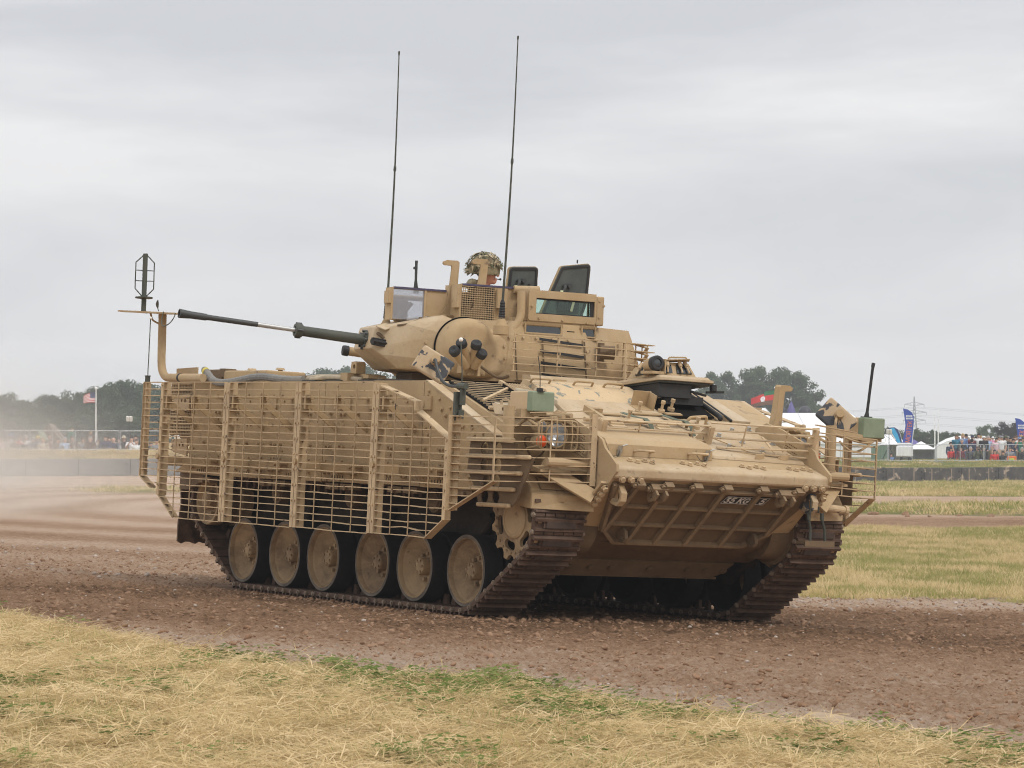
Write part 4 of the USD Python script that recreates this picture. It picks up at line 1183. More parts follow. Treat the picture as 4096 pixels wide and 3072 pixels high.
# mechanism under the lid
g = G()
g.obox(pb3(.05, -.10, -.09), hx * .20, hy * .17, tilt * .055)
g.obox(pb3(.10, .05, -.16), hx * .12, hy * .20, tilt * .035)
obj('hatch_mechanism', g, 'black_part', dh)
g = G()
r = random.Random(21)
for k in range(9):
    a0 = np.array([r.uniform(-.25, .28), r.uniform(-.3, .4), -.03]); a1 = a0 + [r.uniform(-.06, .06), r.uniform(-.06, .06), -.10]; a2 = a1 + [r.uniform(-.1, .1), r.uniform(-.12, .12), -.05]
    g.tube(bend([pb3(*a0), pb3(*a1), pb3(*a2)], .04, 4), r.choice((.012, .016, .006)), 7)
g.cyl(pb3(.28, .40, -.02), pb3(.28, .40, -.07), .03, n=10); g.bar(pb3(.24, .34, -.08), pb3(.30, .52, -.075), .03, .02)
g.cyl(pb3(.18, .38, -.10), pb3(.30, .10, -.09), .012, n=6)
obj('hatch_levers', g, 'black_part', dh, kind='stuff')
obj('instrument_box', G().obox(pb3(.12, -.30, -.13), unit(hx * .7 + hy * .5) * .10, unit(-hx * .5 + hy * .7) * .03, tilt * .022), 'steel_nut', dh)
g = G().bar([1.02, .30, 1.84], HC - hx * .32 - hy * .22, .07, .05).bar([1.12, .55, 1.84], HC - hx * .32, .09, .05)
obj('hatch_arm', g, 'sand_paint', dh)

# ---------------- roof: turret-side bins, rear boxes, hose
g = G()
g.hull([P3(1.32 + a, y, z) for y in (-.62, .56) for a, z in ((-.06, 1.86), (.09, 1.86), (.09, 1.90), (.05, 1.955), (-.06, 1.96))])
rb = obj('roof_bin', g, 'sand_top', AV)
for y in (-.35, .30):
    g = G().obox([1.415, y, 1.905], [.012, 0, 0], [0, .06, 0], [0, 0, .025]).cyl([1.43, y - .05, 1.90], [1.43, y + .05, 1.90], .016, n=8)
    obj('bin_catch', g, 'sand_paint', rb)
obj('roof_loop', G().tube(bend([[1.46, .62, 1.86], [1.46, .62, 1.94], [1.42, .78, 1.94], [1.42, .78, 1.86]], .03, 4), .014, 8), 'sand_paint', AV, smooth=True)
# rear roof stowage
g = G().rbox([-2.05, -1.28, 1.90], [.42, 0, 0], [0, .20, 0], [0, 0, .065], .015)
rs2 = obj('roof_stowage_box', g, 'sand_paint', AV)
for x in (-2.35, -1.80, -2.9):
    g = G().cyl([x, -1.25, 1.96], [x, -1.25, 1.985], .022, n=8).cyl([x, -1.25, 1.98], [x, -1.25, 1.998], .045, .035, n=10)
    obj('vent_cap', g, 'sand_bars', rs2 if x > -2.6 else AV)
g = G().rbox([-2.75, -1.15, 1.925], [.22, 0, 0], [0, .30, 0], [0, 0, .055], .012).obox([-2.5, -1.42, 1.945], [.05, 0, 0], [0, .06, 0], [0, 0, .04])
obj('roof_stowage_box', g, 'sand_dirty_shaded', AV)
g = G().rbox([-1.1, -.9, 1.895], [.35, 0, 0], [0, .35, 0], [0, 0, .035], .012)
obj('roof_hatch', g, 'sand_dirty_shaded', AV)
g = G().tube(spline([[-2.62, -1.60, 1.965], [-2.56, -1.61, 1.95], [-2.43, -1.62, 1.885], [-2.15, -1.63, 1.845], [-1.85, -1.62, 1.868], [-1.55, -1.60, 1.895], [-1.2, -1.58, 1.88], [-.9, -1.50, 1.875]], 60), [.032 + .003 * (k % 2) for k in range(60)], 10)
ho = obj('flexible_hose', g, 'hose_grey', AV)
obj('yellow_band', G().cyl([-2.575, -1.61, 1.953], [-2.545, -1.612, 1.942], .038, n=12), 'yellow_band', ho)
g = G().tube(spline([[-.95, -1.42, 1.885], [-.6, -1.42, 1.895], [-.2, -1.35, 1.885], [.1, -1.3, 1.88]], 30), .028, 8)
g.tube(spline([[-.8, -1.48, 1.875], [-.4, -1.49, 1.89], [.0, -1.42, 1.875]], 20), .02, 8)
obj('rope_bundle', g, 'canvas', AV, smooth=True)
g = G().box(-.62, .02, -1.40, -1.25, 1.90, 1.925).box(-.24, -.12, -1.50, -1.36, 1.86, 1.93).box(.0, .10, -1.42, -1.25, 1.885, 1.915)
g.poly(Polygon([(-.05, 0), (.05, 0), (.05, .09), (.03, .105), (-.04, .10)]).difference(Point(.01, .06).buffer(.02, 6)), [-.12, -1.40, 1.925], [1, 0, 0], [0, 0, 1], .09)
obj('gun_rest', g, 'sand_paint', AV)
g = G()
for x0_, x1_ in ((-1.0, -.65), (-.5, -.2), (.1, .5), (.55, .95)):
    g.box(x0_, x1_, -1.52, -1.46, 1.857, 1.868)
obj('roof_edge_strips', g, 'black_part', AV, kind='stuff')
# rear hull pieces: stowage basket grille on the right rear
g = G().poly([(-3.42, 1.99), (-3.0, 2.0), (-3.0, 1.3), (-3.2, 1.25), (-3.38, 1.5)], [0, -1.48, 0], [1, 0, 0], [0, 0, 1], .02)
g.box(-3.35, -3.0, -1.48, 1.48, 1.20, 1.24)
rbk = obj('rear_basket', g, 'sand_paint', AV)
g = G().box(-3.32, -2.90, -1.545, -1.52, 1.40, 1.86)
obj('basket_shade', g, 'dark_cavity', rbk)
g = G()
for k in range(15):
    x = -3.34 + .032 * k
    g.box(x, x + .010, -1.568, -1.552, 1.36, 1.87)
for k in range(17):
    z = 1.37 + .031 * k
    g.box(-3.35, -2.86, -1.578, -1.570, z, z + .009)
obj('basket_mesh', g, 'sand_bars', rbk, kind='stuff')
for z in (1.68, 1.27):
    pl = Polygon([(-3.16, z - .06), (-2.85, z - .10), (-2.85, z + .06), (-3.18, z + .05)]).difference(unary_union([Point(-2.93, z).buffer(.02, 5), Point(-3.0, z).buffer(.016, 5), Point(-3.07, z).buffer(.012, 5)]))
    obj('drilled_bracket', G().poly(pl, [0, -1.62, 0], [1, 0, 0], [0, 0, 1], .015), 'sand_bars', rbk)

# bent mast on the right rear with its table and electronic aerial
g = G().tube(bend([[-2.46, -1.69, 1.886], [-3.33, -1.69, 1.893], [-3.365, -1.69, 2.49]], .17, 8), .0385, 14)
ms = obj('aerial_mast', g, 'sand_paint', AV, smooth=40)
g = G().poly(Polygon([(-.53, -.02), (-.30, -.22), (.28, -.22), (.50, -.05), (.46, .2), (-.25, .24)]), [-3.56, -1.69, 2.508], unit([.98, .05, -.04]), unit([-.05, 1, 0.02]), .016)
g.tube(bend([[-3.38, -1.72, 2.40], [-3.44, -1.76, 2.43], [-3.44, -1.78, 2.50]], .03, 3), .009, 6)
tbp = obj('mast_table', g, 'sand_paint', ms)
obj('mast_cable', G().tube(spline([[-3.12, -1.80, 2.50], [-3.09, -1.83, 2.40], [-2.98, -1.85, 2.36], [-2.89, -1.83, 2.40], [-2.87, -1.80, 2.48]], 16), .0055, 6), 'olive_dark', ms)
obj('mast_strap', G().cyl([-2.93, -1.69, 1.89], [-2.90, -1.69, 1.89], .042, n=14), 'black_part', ms)
ea = P3(-3.76, -1.70, 2.515)
lean = unit([-.055, 0.01, 1])
g = G().cyl(ea, ea + lean * .56, .0235, n=12).cyl(ea + lean * .135, ea + lean * .145, .085, n=20)
el = obj('blade_aerial', g, 'olive_dark', AV, smooth=40)
g = G()
for sg in (-1, 1):
    w = lambda a, h: ea + lean * h + unit([.54, .84, .0]) * sg * a
    P = [w(.018, .545), w(.088, .475), w(.088, .225), w(.022, .155)]
    for a, b in zip(P[:-1], P[1:]): g.cyl(a, b, .006, n=6)
    for h in (.30, .40): g.cyl(w(.02, h), w(.088, h), .005, n=6)
obj('aerial_loop', g, 'olive_dark', el)
g = G().cyl([-3.18, -1.90, 1.835], [-3.18, -1.90, 1.89], .024, n=10).cyl([-3.18, -1.90, 1.89], [-3.18, -1.90, 1.90], .03, n=8).tube([[-3.18, -1.9, 1.9], [-3.18, -1.9, 2.43]], .005, 6)
ra = obj('thin_whip_aerial', g, 'olive_dark', AV)
obj('whip_tip', G().sphere([-3.18, -1.9, 2.435], .013, 1), 'white_knob', ra, smooth=True)
obj('wire_tag', G().tube(spline([[-3.33, -1.75, 2.515], [-3.30, -1.78, 2.56], [-3.25, -1.80, 2.61]], 6), [.004, .004, .012, .016, .012, .004], 6), 'olive_dark', ms)
# ---------------- turret (local axes: x along the gun, y to the gun's left, z up)
TY = math.radians(-98.5)
TX, TL_ = P3(math.cos(TY), math.sin(TY), 0), P3(-math.sin(TY), math.cos(TY), 0)
TC = P3(.30, .10, 0)
TR = np.stack([TX, TL_, Z3], 1)
def tobj(name, g, mat, parent, **kw):
    v, f = g.arrays() if isinstance(g, G) else g
    return obj(name, (v @ TR.T + TC, f), mat, parent, **kw)
def T(x, y, z): return P3(x, y, z)
g = G()
low = [(.92, -.50), (1.0, 0), (.92, .50), (.62, .80), (-.24, .80), (-.88, .45), (-.92, -.30), (-.5, -.78), (.5, -.80)]
upp = [(.84, -.42), (.92, 0), (.84, .42), (.54, .70), (-.18, .70), (-.78, .40), (-.84, -.30), (-.45, -.70), (.45, -.72)]
g.hull([T(x, y, 1.90) for x, y in low] + [T(x * .98, y * .985, 2.30) for x, y in upp] + [T(x * .93, y * .92, 2.42) for x, y in upp])
tur = tobj('turret', g, 'sand_paint', AV)
g = G().cyl([0, 0, 1.84], [0, 0, 1.905], .82, n=48)
g.box(.75, 1.2, -.18, .18, 1.84, 1.95)
tobj('turret_ring', g, 'sand_dirty_shaded', tur)
# rounded cheek casting beside the mantlet
g = G()
prof = [(a, r) for a, r in ((-.62, .16), (-.60, .22), (-.56, .245), (.60, .255), (.665, .245), (.705, .215), (.72, .17), (.725, 0))]
g.lathe(prof, T(.885, 0, 2.165), [0, 1, 0], 48)
tobj('trunnion_housing', g, 'sand_paint', tur, smooth=40)
g = G()
def rpl(pts, y0, r=.035):
    s = trimesh.creation.icosphere(subdivisions=1, radius=r).vertices
    return np.vstack([np.array(p) + s for p in pts])
g.hull(rpl([T(.88, .64, 2.24), T(.80, .66, 2.02), T(.86, .66, 1.98), T(.62, .70, 2.0), T(.60, .64, 2.24), T(.86, .30, 2.34), T(.6, .35, 2.34), T(.86, .4, 1.98)], 0, .07))
tobj('turret_cheek', g, 'sand_paint', tur, smooth=45)
g = G()
g.hull(rpl([T(1.10, -.60, 2.18), T(1.08, -.62, 2.02), T(.98, -.66, 1.96), T(.70, -.70, 1.96), T(.66, -.66, 2.26), T(.86, -.62, 2.28), T(.9, -.35, 2.36), T(.6, -.4, 2.38), T(.98, -.4, 1.95), T(1.05, -.45, 2.28)], 0))
tobj('turret_cheek', g, 'sand_paint', tur, smooth=45)
g = G().tube([T(.885 + .262 * math.cos(a), .52, 2.165 + .262 * math.sin(a)) for a in np.linspace(-1.9, 1.9, 30)], .007, 6)
tobj('trunnion_seal', g, 'dark_cavity', tur)  # dark arc added to draw the shaded gap behind the mantlet
# mantlet
g = G()
s_ = trimesh.creation.icosphere(subdivisions=2, radius=.016).vertices
pts = [T(1.54, .17, 2.305), T(1.54, -.17, 2.305), T(1.575, .20, 2.14), T(1.575, -.20, 2.14), T(1.50, .26, 2.085), T(1.50, -.24, 2.085),
       T(1.04, .40, 2.425), T(1.04, -.38, 2.425), T(.98, .50, 2.39), T(.93, -.44, 2.38), T(1.33, .33, 2.345), T(1.45, .25, 2.315),
       T(1.06, .54, 2.27), T(1.06, .54, 2.05), T(1.06, -.48, 2.26), T(1.06, -.46, 2.05), T(1.02, .52, 1.99), T(1.38, .30, 1.985), T(1.36, -.28, 1.985), T(1.02, .42, 1.962), T(1.02, -.40, 1.962)]
g.hull(np.vstack([p + s_ for p in pts]))
man = tobj('mantlet', g, 'sand_top', tur, smooth=25)
g = G()
for k in range(9):
    a = -.9 + k * .24
    p = T(1.0 + .0 * k, .505 - .005 * k, 2.06 + .03 * k)
    g.cyl(p, p + P3(0, .012, 0), .011, n=6)
g.cyl(T(1.20, .42, 2.20), T(1.20, .455, 2.20), .028, n=8)
g.cyl(T(1.20, .45, 2.20), T(1.20, .475, 2.20), .017, n=8)
tobj('mantlet_bolts', g, 'sand_paint', man, kind='stuff')
g = G().poly(Polygon([(-.06, 0), (.06, 0), (.045, .07), (.02, .10), (-.02, .10), (-.045, .07)]).difference(Point(0, .058).buffer(.024, 8)), T(1.30, .12, 2.385), unit([.85, .5, .0]), [0.05, 0, 1], .018)
tobj('lifting_eye', g, 'sand_top', man)
g = G().tube(spline([T(1.40, .30, 2.335), T(1.30, .34, 2.36), T(1.2, .30, 2.40), T(1.16, .20, 2.415)], 14), .010, 5)
tobj('seam_cover', g, 'sand_dirty_shaded', man)
g = G().obox(T(1.47, .22, 2.325), unit([.7, .5, -.2]) * .09, unit([-.5, .8, -.3]) * .05, [0, 0, .004])
tobj('loose_flap', g, 'sand_top', man)
# gun
E = math.radians(4.1)
gd = P3(math.cos(E), 0, math.sin(E)); g0 = T(1.54, 0, 2.207)
gp = lambda t: g0 + gd * t
g = G().lathe([(-.06, .065), (.0, .086), (.03, .086), (.045, .07), (.05, .047), (.10, .046), (.60, .043), (.605, .056), (.65, .060), (.665, .054), (.666, .032), (.62, .030)], g0, gd, 28)
gun = tobj('gun_sleeve', g, 'olive_dark', tur, smooth=35)
g = G()
for k in range(8):
    a = k * PI / 4
    u, w = P3(0, 1, 0), np.cross(gd, P3(0, 1, 0))
    p = gp(.05) + (u * math.cos(a) + w * math.sin(a)) * .074
    g.cyl(p - gd * .02, p + gd * .012, .012, n=6)
    if k % 2 == 0:
        p = gp(.63) + (u * math.cos(a) + w * math.sin(a)) * .058; g.cyl(p - gd * .02, p + gd * .03, .010, n=6)
tobj('collar_bolts', g, 'gun_metal', gun, kind='stuff')
tobj('recoil_rod', G().lathe([(.62, .019), (1.02, .020), (1.02, .0)], g0, gd, 20), 'bare_barrel', gun, smooth=40)
tobj('gun_barrel', G().lathe([(1.0, .0), (1.0, .0215), (1.44, .0235), (1.45, .0285), (1.58, .031), (1.66, .037), (1.685, .039), (1.685, .030), (1.60, .022), (1.60, .0)], g0, gd, 24), 'gun_metal', gun, smooth=35)
g = G().cyl(T(1.46, .24, 2.175), T(1.62, .30, 2.19), .028, n=12).cyl(T(1.42, .23, 2.17), T(1.47, .245, 2.175), .04, n=12)
for k in range(6):
    a = k * PI / 3
    g.cyl(T(1.48, .25 + .03 * math.cos(a), 2.178 + .03 * math.sin(a)), T(1.62, .30 + .03 * math.cos(a), 2.19 + .03 * math.sin(a)), .006, n=5)
tobj('chain_gun', g, 'black_part', tur)
g = G().tube(spline([T(1.50, .16, 2.24), T(1.54, .22, 2.26), T(1.50, .26, 2.22)], 8), .014, 6)
tobj('gun_cable', g, 'sand_dirty_shaded', tur)
# smoke dischargers
def discharger(base, cap):
    base, cap = np.array(base), np.array(cap)
    d = unit(cap - base)
    g = G().cyl(base - d * .01, cap - d * .03, .039, n=18)
    t = tobj('smoke_discharger', g, 'sand_paint', tur, smooth=40)
    tobj('discharger_cap', G().lathe([(-.055, .041), (-.05, .046), (-.010, .046), (.0, .040), (.002, .026), (-.006, .010), (-.006, 0)], cap, d, 20), 'black_part', t, smooth=30)
for a, b in ((T(.955, .80, 2.045), T(1.085, .93, 2.205)), (T(.915, .80, 2.045), T(.94, .93, 2.205)), (T(.975, .80, 2.015), T(1.15, .93, 2.135)), (T(.90, .80, 2.015), T(.88, .93, 2.13))):
    discharger(a, b)
for a, b in ((T(1.05, -.66, 2.06), T(1.25, -.86, 2.13)), (T(1.1, -.6, 2.1), T(1.52, -.66, 2.14))):
    discharger(a, b)
g = G()
g.hull(rpl([T(.99, .735, 2.08), T(.80, .735, 2.08), T(.79, .735, 1.95), T(.97, .735, 1.95)], 0, .02))
for q in range(5):
    g.cyl(T(.80 + .045 * q, .75, 1.945), T(.80 + .045 * q, .765, 1.945), .010, n=6)
tobj('mount_plate', g, 'sand_paint', tur, smooth=30)
g = G()
for x_, z_ in ((.55, 2.28), (.42, 2.285), (.30, 2.29), (.15, 2.29), (.0, 2.29), (-.14, 2.29), (.58, 1.96), (.4, 1.95), (.2, 1.94), (0, 1.94), (-.15, 1.94), (.60, 2.1), (.60, 2.2), (-.17, 2.1), (-.17, 2.2)):
    yy_ = .70 + (2.30 - z_) * .25
    g.cyl(T(x_, yy_, z_), T(x_, yy_ + .014, z_), .012, n=6)
tobj('flank_bolts', g, 'sand_bars', tur, kind='stuff')
g = G()
for x_ in (.50, .245, -.145): g.bar(T(x_, .715, 2.28), T(x_, .795, 1.92), .008, .008)
g.bar(T(.52, .797, 1.915), T(-.2, .797, 1.915), .01, .01)
tobj('weld_seams', g, 'sand_dirty_shaded', tur, kind='stuff')
g = G().hull([T(x, y, z) for x, y, z in ((1.0, .70, 2.10), (.86, .70, 2.10), (.86, .70, 1.96), (1.0, .70, 1.96), (.97, .79, 2.07), (.88, .79, 2.07), (.88, .79, 2.02), (.97, .79, 2.02))])
g.box(.985, 1.01, .70, .80, 1.95, 2.05).box(.84, .865, .70, .80, 1.93, 2.05)
tobj('discharger_mount', g, 'sand_paint', tur)
tobj('discharger_cable', G().tube(spline([T(.84, .78, 2.02), T(.75, .80, 1.96), T(.66, .79, 1.93), T(.58, .80, 1.95)], 14), .012, 7), 'sand_dirty_shaded', tur)
# flank: black grip strips and the bar rack
fn = unit([0, 1, .18])
for row, z in enumerate((2.245, 2.145, 2.045, 1.945)):
    for (xa, xb) in ((.28, .10), (.085, -.13)):
        y = .70 + (2.30 - z) * .25 + .012
        zz = z + (xa - .1) * .10
        g = G().bar(T(xa, y, z + .012 + (xa) * .08), T(xb, y, z + .012 + (xb) * .08), .006, .022, up=(0, -.2, 1))
        tobj('grip_strip', g, 'strip_black', tur)
g = G()
for x, z0, z1 in ((.60, 1.985, 2.31), (.20, 1.985, 2.30), (-.16, 1.985, 2.29), (-.46, 1.97, 2.29)):
    g.cyl(T(x, .93 if x > -.2 else .86, z0), T(x, .93 if x > -.2 else .86, z1), .0055 if x > -.4 else .018, n=6)
g.obox(T(-.40, .86, 2.22), [.012, 0, 0], [0, .02, 0], [0, 0, .05]).obox(T(-.47, .85, 2.12), [.02, 0, 0], [0, .012, 0], [0, 0, .17])
rk = tobj('turret_slat_rack', g, 'sand_bars', tur)
for k in range(6):
    z = 2.293 - k * .0605
    m = G().bar(T(.62 if k else .58, .925, z), T(-.20, .925, z - .004), .03, .0075).bar(T(-.19, .925, z - .004), T(-.50, .85, z - .004), .03, .0075)
    tobj('slat', m, 'sand_bars', rk)
    m = G().bar(T(-.50, .85, z - .004), T(-.84, .52, z - .02), .03, .0075).bar(T(-.84, .52, z - .02), T(-1.05, .05, z - .03), .03, .0075)
    m.hull([T(-.55, .80, z - .004), T(-.75, .62, z - .012), T(-.80, .75, z - .01), T(-.55, .80, z + .003), T(-.75, .62, z - .004), T(-.80, .75, z - .003)])
    tobj('slat', m, 'sand_bars', rk)
for x, y in ((-.62, .74), (-.74, .62), (-.84, .52), (-.95, .28)):
    tobj('slat_rod', G().cyl(T(x, y, 1.96), T(x, y, 2.29), .006, n=6), 'sand_bars', rk)
g = G().cyl(T(-.28, .74, 2.20), T(-.40, .78, 2.20), .06, n=14).cyl(T(-.30, .72, 2.12), T(-.30, .72, 2.28), .03, n=10)
tobj('flank_fitting', g, 'sand_dirty_shaded', tur)
# roof plate, periscopes
g = G()
g.hull([T(x, y, z) for x, y, z in ((.50, .66, 2.30), (-.30, .66, 2.30), (-.30, .52, 2.46), (.45, .52, 2.46), (.5, -.6, 2.30), (-.3, -.6, 2.30), (.45, -.5, 2.46), (-.3, -.5, 2.46))])
tobj('cupola_block', g, 'sand_paint', tur)
for xa, xb, y in ((.40, .05, .665), (-.13, -.27, .66)):
    g = G().hull([T(xa, y - .12, 2.42), T(xb, y - .12, 2.42), T(xa, y + .02, 2.42), T(xb, y + .02, 2.42), T(xa + .01, y + .01, 2.395), T(xb - .01, y + .01, 2.395), T(xa, y - .12, 2.32), T(xb, y - .12, 2.32)])
    g.box(xa, xa - .014, y - .05, y + .016, 2.325, 2.41); g.box(xb, xb + .014, y - .05, y + .016, 2.325, 2.41)
    g.box(xa, xb, y - .05, y + .02, 2.318, 2.33)
    t = tobj('periscope', g, 'sand_paint', tur)
    tobj('periscope_glass', G().obox(T((xa + xb) / 2, y + .004, 2.362), [(xa - xb) / 2 - .018, 0, 0], [0, .002, .0], [0, -.006, .030]), 'vision_block', t)
tobj('small_port', G().box(-.07, -.0, .66, .668, 2.33, 2.365), 'dark_cavity', tur)
g = G().obox(T(.0, .663, 2.36), [.06, 0, 0], [0, .003, 0], [0, 0, .045])
# armoured glass box
def fbar(g, a, b, w, d): return g.bar(a, b, w, d)
yf, yb = .62, .48
xl, xr, zt_, zb2 = .35, -.285, 2.685, 2.435
g = G()
fr = sbox(xr, zb2, xl, zt_).buffer(-.02).buffer(.02, 4).difference(sbox(-.268, 2.498, .28, 2.630))
g.poly(fr, T(0, yf, 0), [1, 0, 0], [0, 0, 1], .02)
g.poly(fr, T(0, yb, 0), [1, 0, 0], [0, 0, 1], .014)
g.box(xr, xl, yb, yf, zt_ - .012, zt_ + .012).box(xr, xl, yb, yf, zb2 - .012, zb2 + .006).box(xl - .012, xl + .004, yb, yf, zb2, zt_)
g.rbox(T(-.32, yf - .06, 2.555), [.036, 0, 0], [0, .075, 0], [0, 0, .125], .012)
for x, z in ((.32, 2.56), (.25, 2.46), (.03, 2.455), (-.2, 2.445), (-.31, 2.64), (-.31, 2.50), (-.35, 2.60)):
    g.bolt(T(x, yf + .008, z), [0, 1, 0], .011, .014, washer=False)
gb = tobj('armoured_window_box', g, 'sand_paint', tur)
tobj('window_pane', G().box(-.272, .284, yf - .05, yf - .03, 2.494, 2.634), 'window_glass', gb)
tobj('window_seal', G().poly(sbox(-.27, 2.496, .282, 2.632).difference(sbox(-.235, 2.507, .282, 2.618)), T(0, yf - .012, 0), [1, 0, 0], [0, 0, 1], .008), 'black_part', gb)
g = G().tube(bend([T(.41, .60, 2.68), T(.41, .62, 2.45), T(.50, .64, 2.335)], .10, 6), .034, 12)
tobj('support_tube', g, 'sand_paint', gb, smooth=40)
tobj('rear_support', G().bar(T(-.27, .54, 2.42), T(-.27, .56, 2.20), .06, .05, up=(1, 0, 0)), 'sand_dirty_shaded', gb)
# sight housings: glazed one in front, grilled one behind
def sight(x0, xm, x1, z0, z1, y, grille):
    g = G()
    dp = .32 if grille else .13
    g.box(x0 + .02, x0, y - dp, y + .0, z0, z1); g.box(xm + .015, xm - .005, y - .03, y + .005, z0 - .005, z1)
    g.box(xm, x1, y - .02, y - .005, z0 + .05, z1 - .005); g.box(x1 + .012, x1, y - dp, y - .01, z0 + .05, z1)
    if grille: g.box(x1, x0, y - .34, y - .325, z0, z1 - .08)
    g.box(x1, x0, y - dp, y, z1 - .006, z1 + .004)
    g.box(x0 + .021, x0 + .045, y - .10, y + .006, z0 + .14, z1 - .03)
    g.rbox(T(x0 - .13, y - .2, z0 + .10), [.07, 0, 0], [0, .06, 0], [0, 0, .09], .02)
    g.bar(T(x0 - .08, y - .12, z0), T(x0 - .22, y - .16, z0 + .16), .06, .03); g.cyl(T(x0 - .08, y - .2, z1 - .07), T(x1, y - .2, z1 - .07), .022, n=10)
    t = tobj('grilled_sight_housing' if grille else 'glazed_sight_housing', g, 'sand_paint', tur)
    tobj('purple_tape', G().box(x1 + .01, x0 - .004, y - .03, y + .008, z1 - .008, z1 + .008), 'tape_purple', t)
    if not grille:
        tobj('clear_sheet', G().box(xm, x0, y - .004, y - .001, z0 + .01, z1 - .012), 'hazy_sheet', t)
    else:
        m = G()
        n = 15
        for k in range(n):
            x = x0 - .012 + (xm - x0 + .012) * k / (n - 1); zlow = z0 - .0 - (.03 if k > 3 else 0)
            m.cyl(T(x, y, zlow), T(x, y, z1 - .012), .0032, n=5)
        for k in range(20):
            z = z0 - .025 + (z1 - z0 + .01) * k / 19
            m.cyl(T(x0 - (.0 if z > z0 else .09), y + .005, z), T(xm, y + .005, z), .0032, n=5)
        tobj('wire_grille', m, 'sand_bars', t, kind='stuff')
        tobj('housing_inside', G().box(x1, x0 - .05, y - .28, y - .27, z0, z1 - .1), 'sand_dirty_shaded', t)
sight(1.41, 1.115, .92, 2.385, 2.66, .20, False)
sight(.87, .555, .34, 2.375, 2.715, .40, True)
tobj('sight_side_plate', G().box(.56, .47, .42, .45, 2.53, 2.70).box(.55, .34, .39, .40, 2.40, 2.53), 'sand_paint', tur)
# roof tube rail
tobj('roof_rail', G().cyl(T(.95, .10, 2.63), T(.35, .12, 2.65), .026, n=12).cyl(T(.40, .42, 2.70), T(.18, .45, 2.71), .034, n=14), 'sand_paint', tur, smooth=40)
g = G()
r = random.Random(4)
for k in range(10):
    p = T(r.uniform(.35, .85), r.uniform(.0, .3), 2.42); g.cyl(p, p + P3(r.uniform(-.15, .15), r.uniform(-.05, .05), r.uniform(.08, .22)), r.choice((.012, .02, .03)), n=8)
tobj('roof_fittings', g, 'sand_dirty_shaded', tur, kind='stuff')
# wire cutters
tobj('wire_cutter', horn(G(), T(.885, .20, 2.45), P3(1, 0, 0), unit([-.06, 0, 1]), .475, th=.02, w=.075), 'sand_paint', tur)
tobj('wire_cutter', horn(G(), T(.68, .30, 2.45), P3(1, 0, 0), unit([-.10, 0, 1]), .50, th=.02, w=.075), 'sand_paint', tur)
tobj('cutter_base', G().box(.76, .98, .10, .28, 2.42, 2.455).hull([T(.95, .1, 2.45), T(.95, .3, 2.45), T(.6, .1, 2.45), T(.6, .3, 2.45), T(.8, .2, 2.36)]), 'sand_paint', tur)
# whip aerials
def whip(o, top, r0=.011, r1=.005, big=False):
    o, top = np.array(o), np.array(top)
    d = unit(top - o)
    g = G().lathe([(-.11, .0), (-.11, .068), (-.035, .068), (-.035, .052), (.03, .026), (.03, .0)], o, d, 20) if big else G().lathe([(-.10, .075), (-.05, .075), (-.05, .05), (.0, .028), (.0, 0)], o, d, 18)
    t = tobj('aerial_base', g, 'sand_paint', tur, smooth=35)
    tobj('aerial_spring', G().lathe([(.0, .02)] + [(.01 + .011 * k, (.031 if k % 2 else .026) - .0006 * k) for k in range(14)] + [(.18, .012), (.2, .0)], o, d, 14), 'black_part', t)
    L = np.linalg.norm(top - o)
    P = [o + d * (.15 + (L - .15) * q) + P3(0, 0, 0) + np.cross(d, [0, 1, 0]) * .012 * math.sin(q * PI) for q in np.linspace(0, 1, 14)]
    m = G().tube(P, np.linspace(r0, r1, 14), 7)
    m.cyl(P[7] - d * .02, P[7] + d * .02, r0 * 1.1, n=7); m.cyl(P[-1], P[-1] + d * .03, r1 * 1.6, n=7)
    tobj('whip_aerial', m, 'olive_dark', t, smooth=True)
whip(T(1.345, -.10, 2.40), T(1.345, -.10, 4.67))
whip(T(.695, .86, 2.395), T(.665, .86, 4.76), big=True)
tobj('aerial_bracket', G().cyl(T(.583, .62, 2.22), T(.583, .62, 2.30), .085, n=16).box(.56, .62, .60, .70, 2.14, 2.24), 'sand_paint', tur, smooth=40)
g = G().tube([T(.975, -.40, 2.66), T(.97, -.40, 2.80), T(.972, -.40, 2.945)], [.014, .012, .014], 8).tube([T(.945, -.40, 2.66), T(.972, -.40, 2.80)], .009, 6).cyl(T(.985, -.4, 2.87), T(.985, -.4, 2.89), .014, n=6)
tobj('gun_mount_spike', g, 'gun_metal', tur)
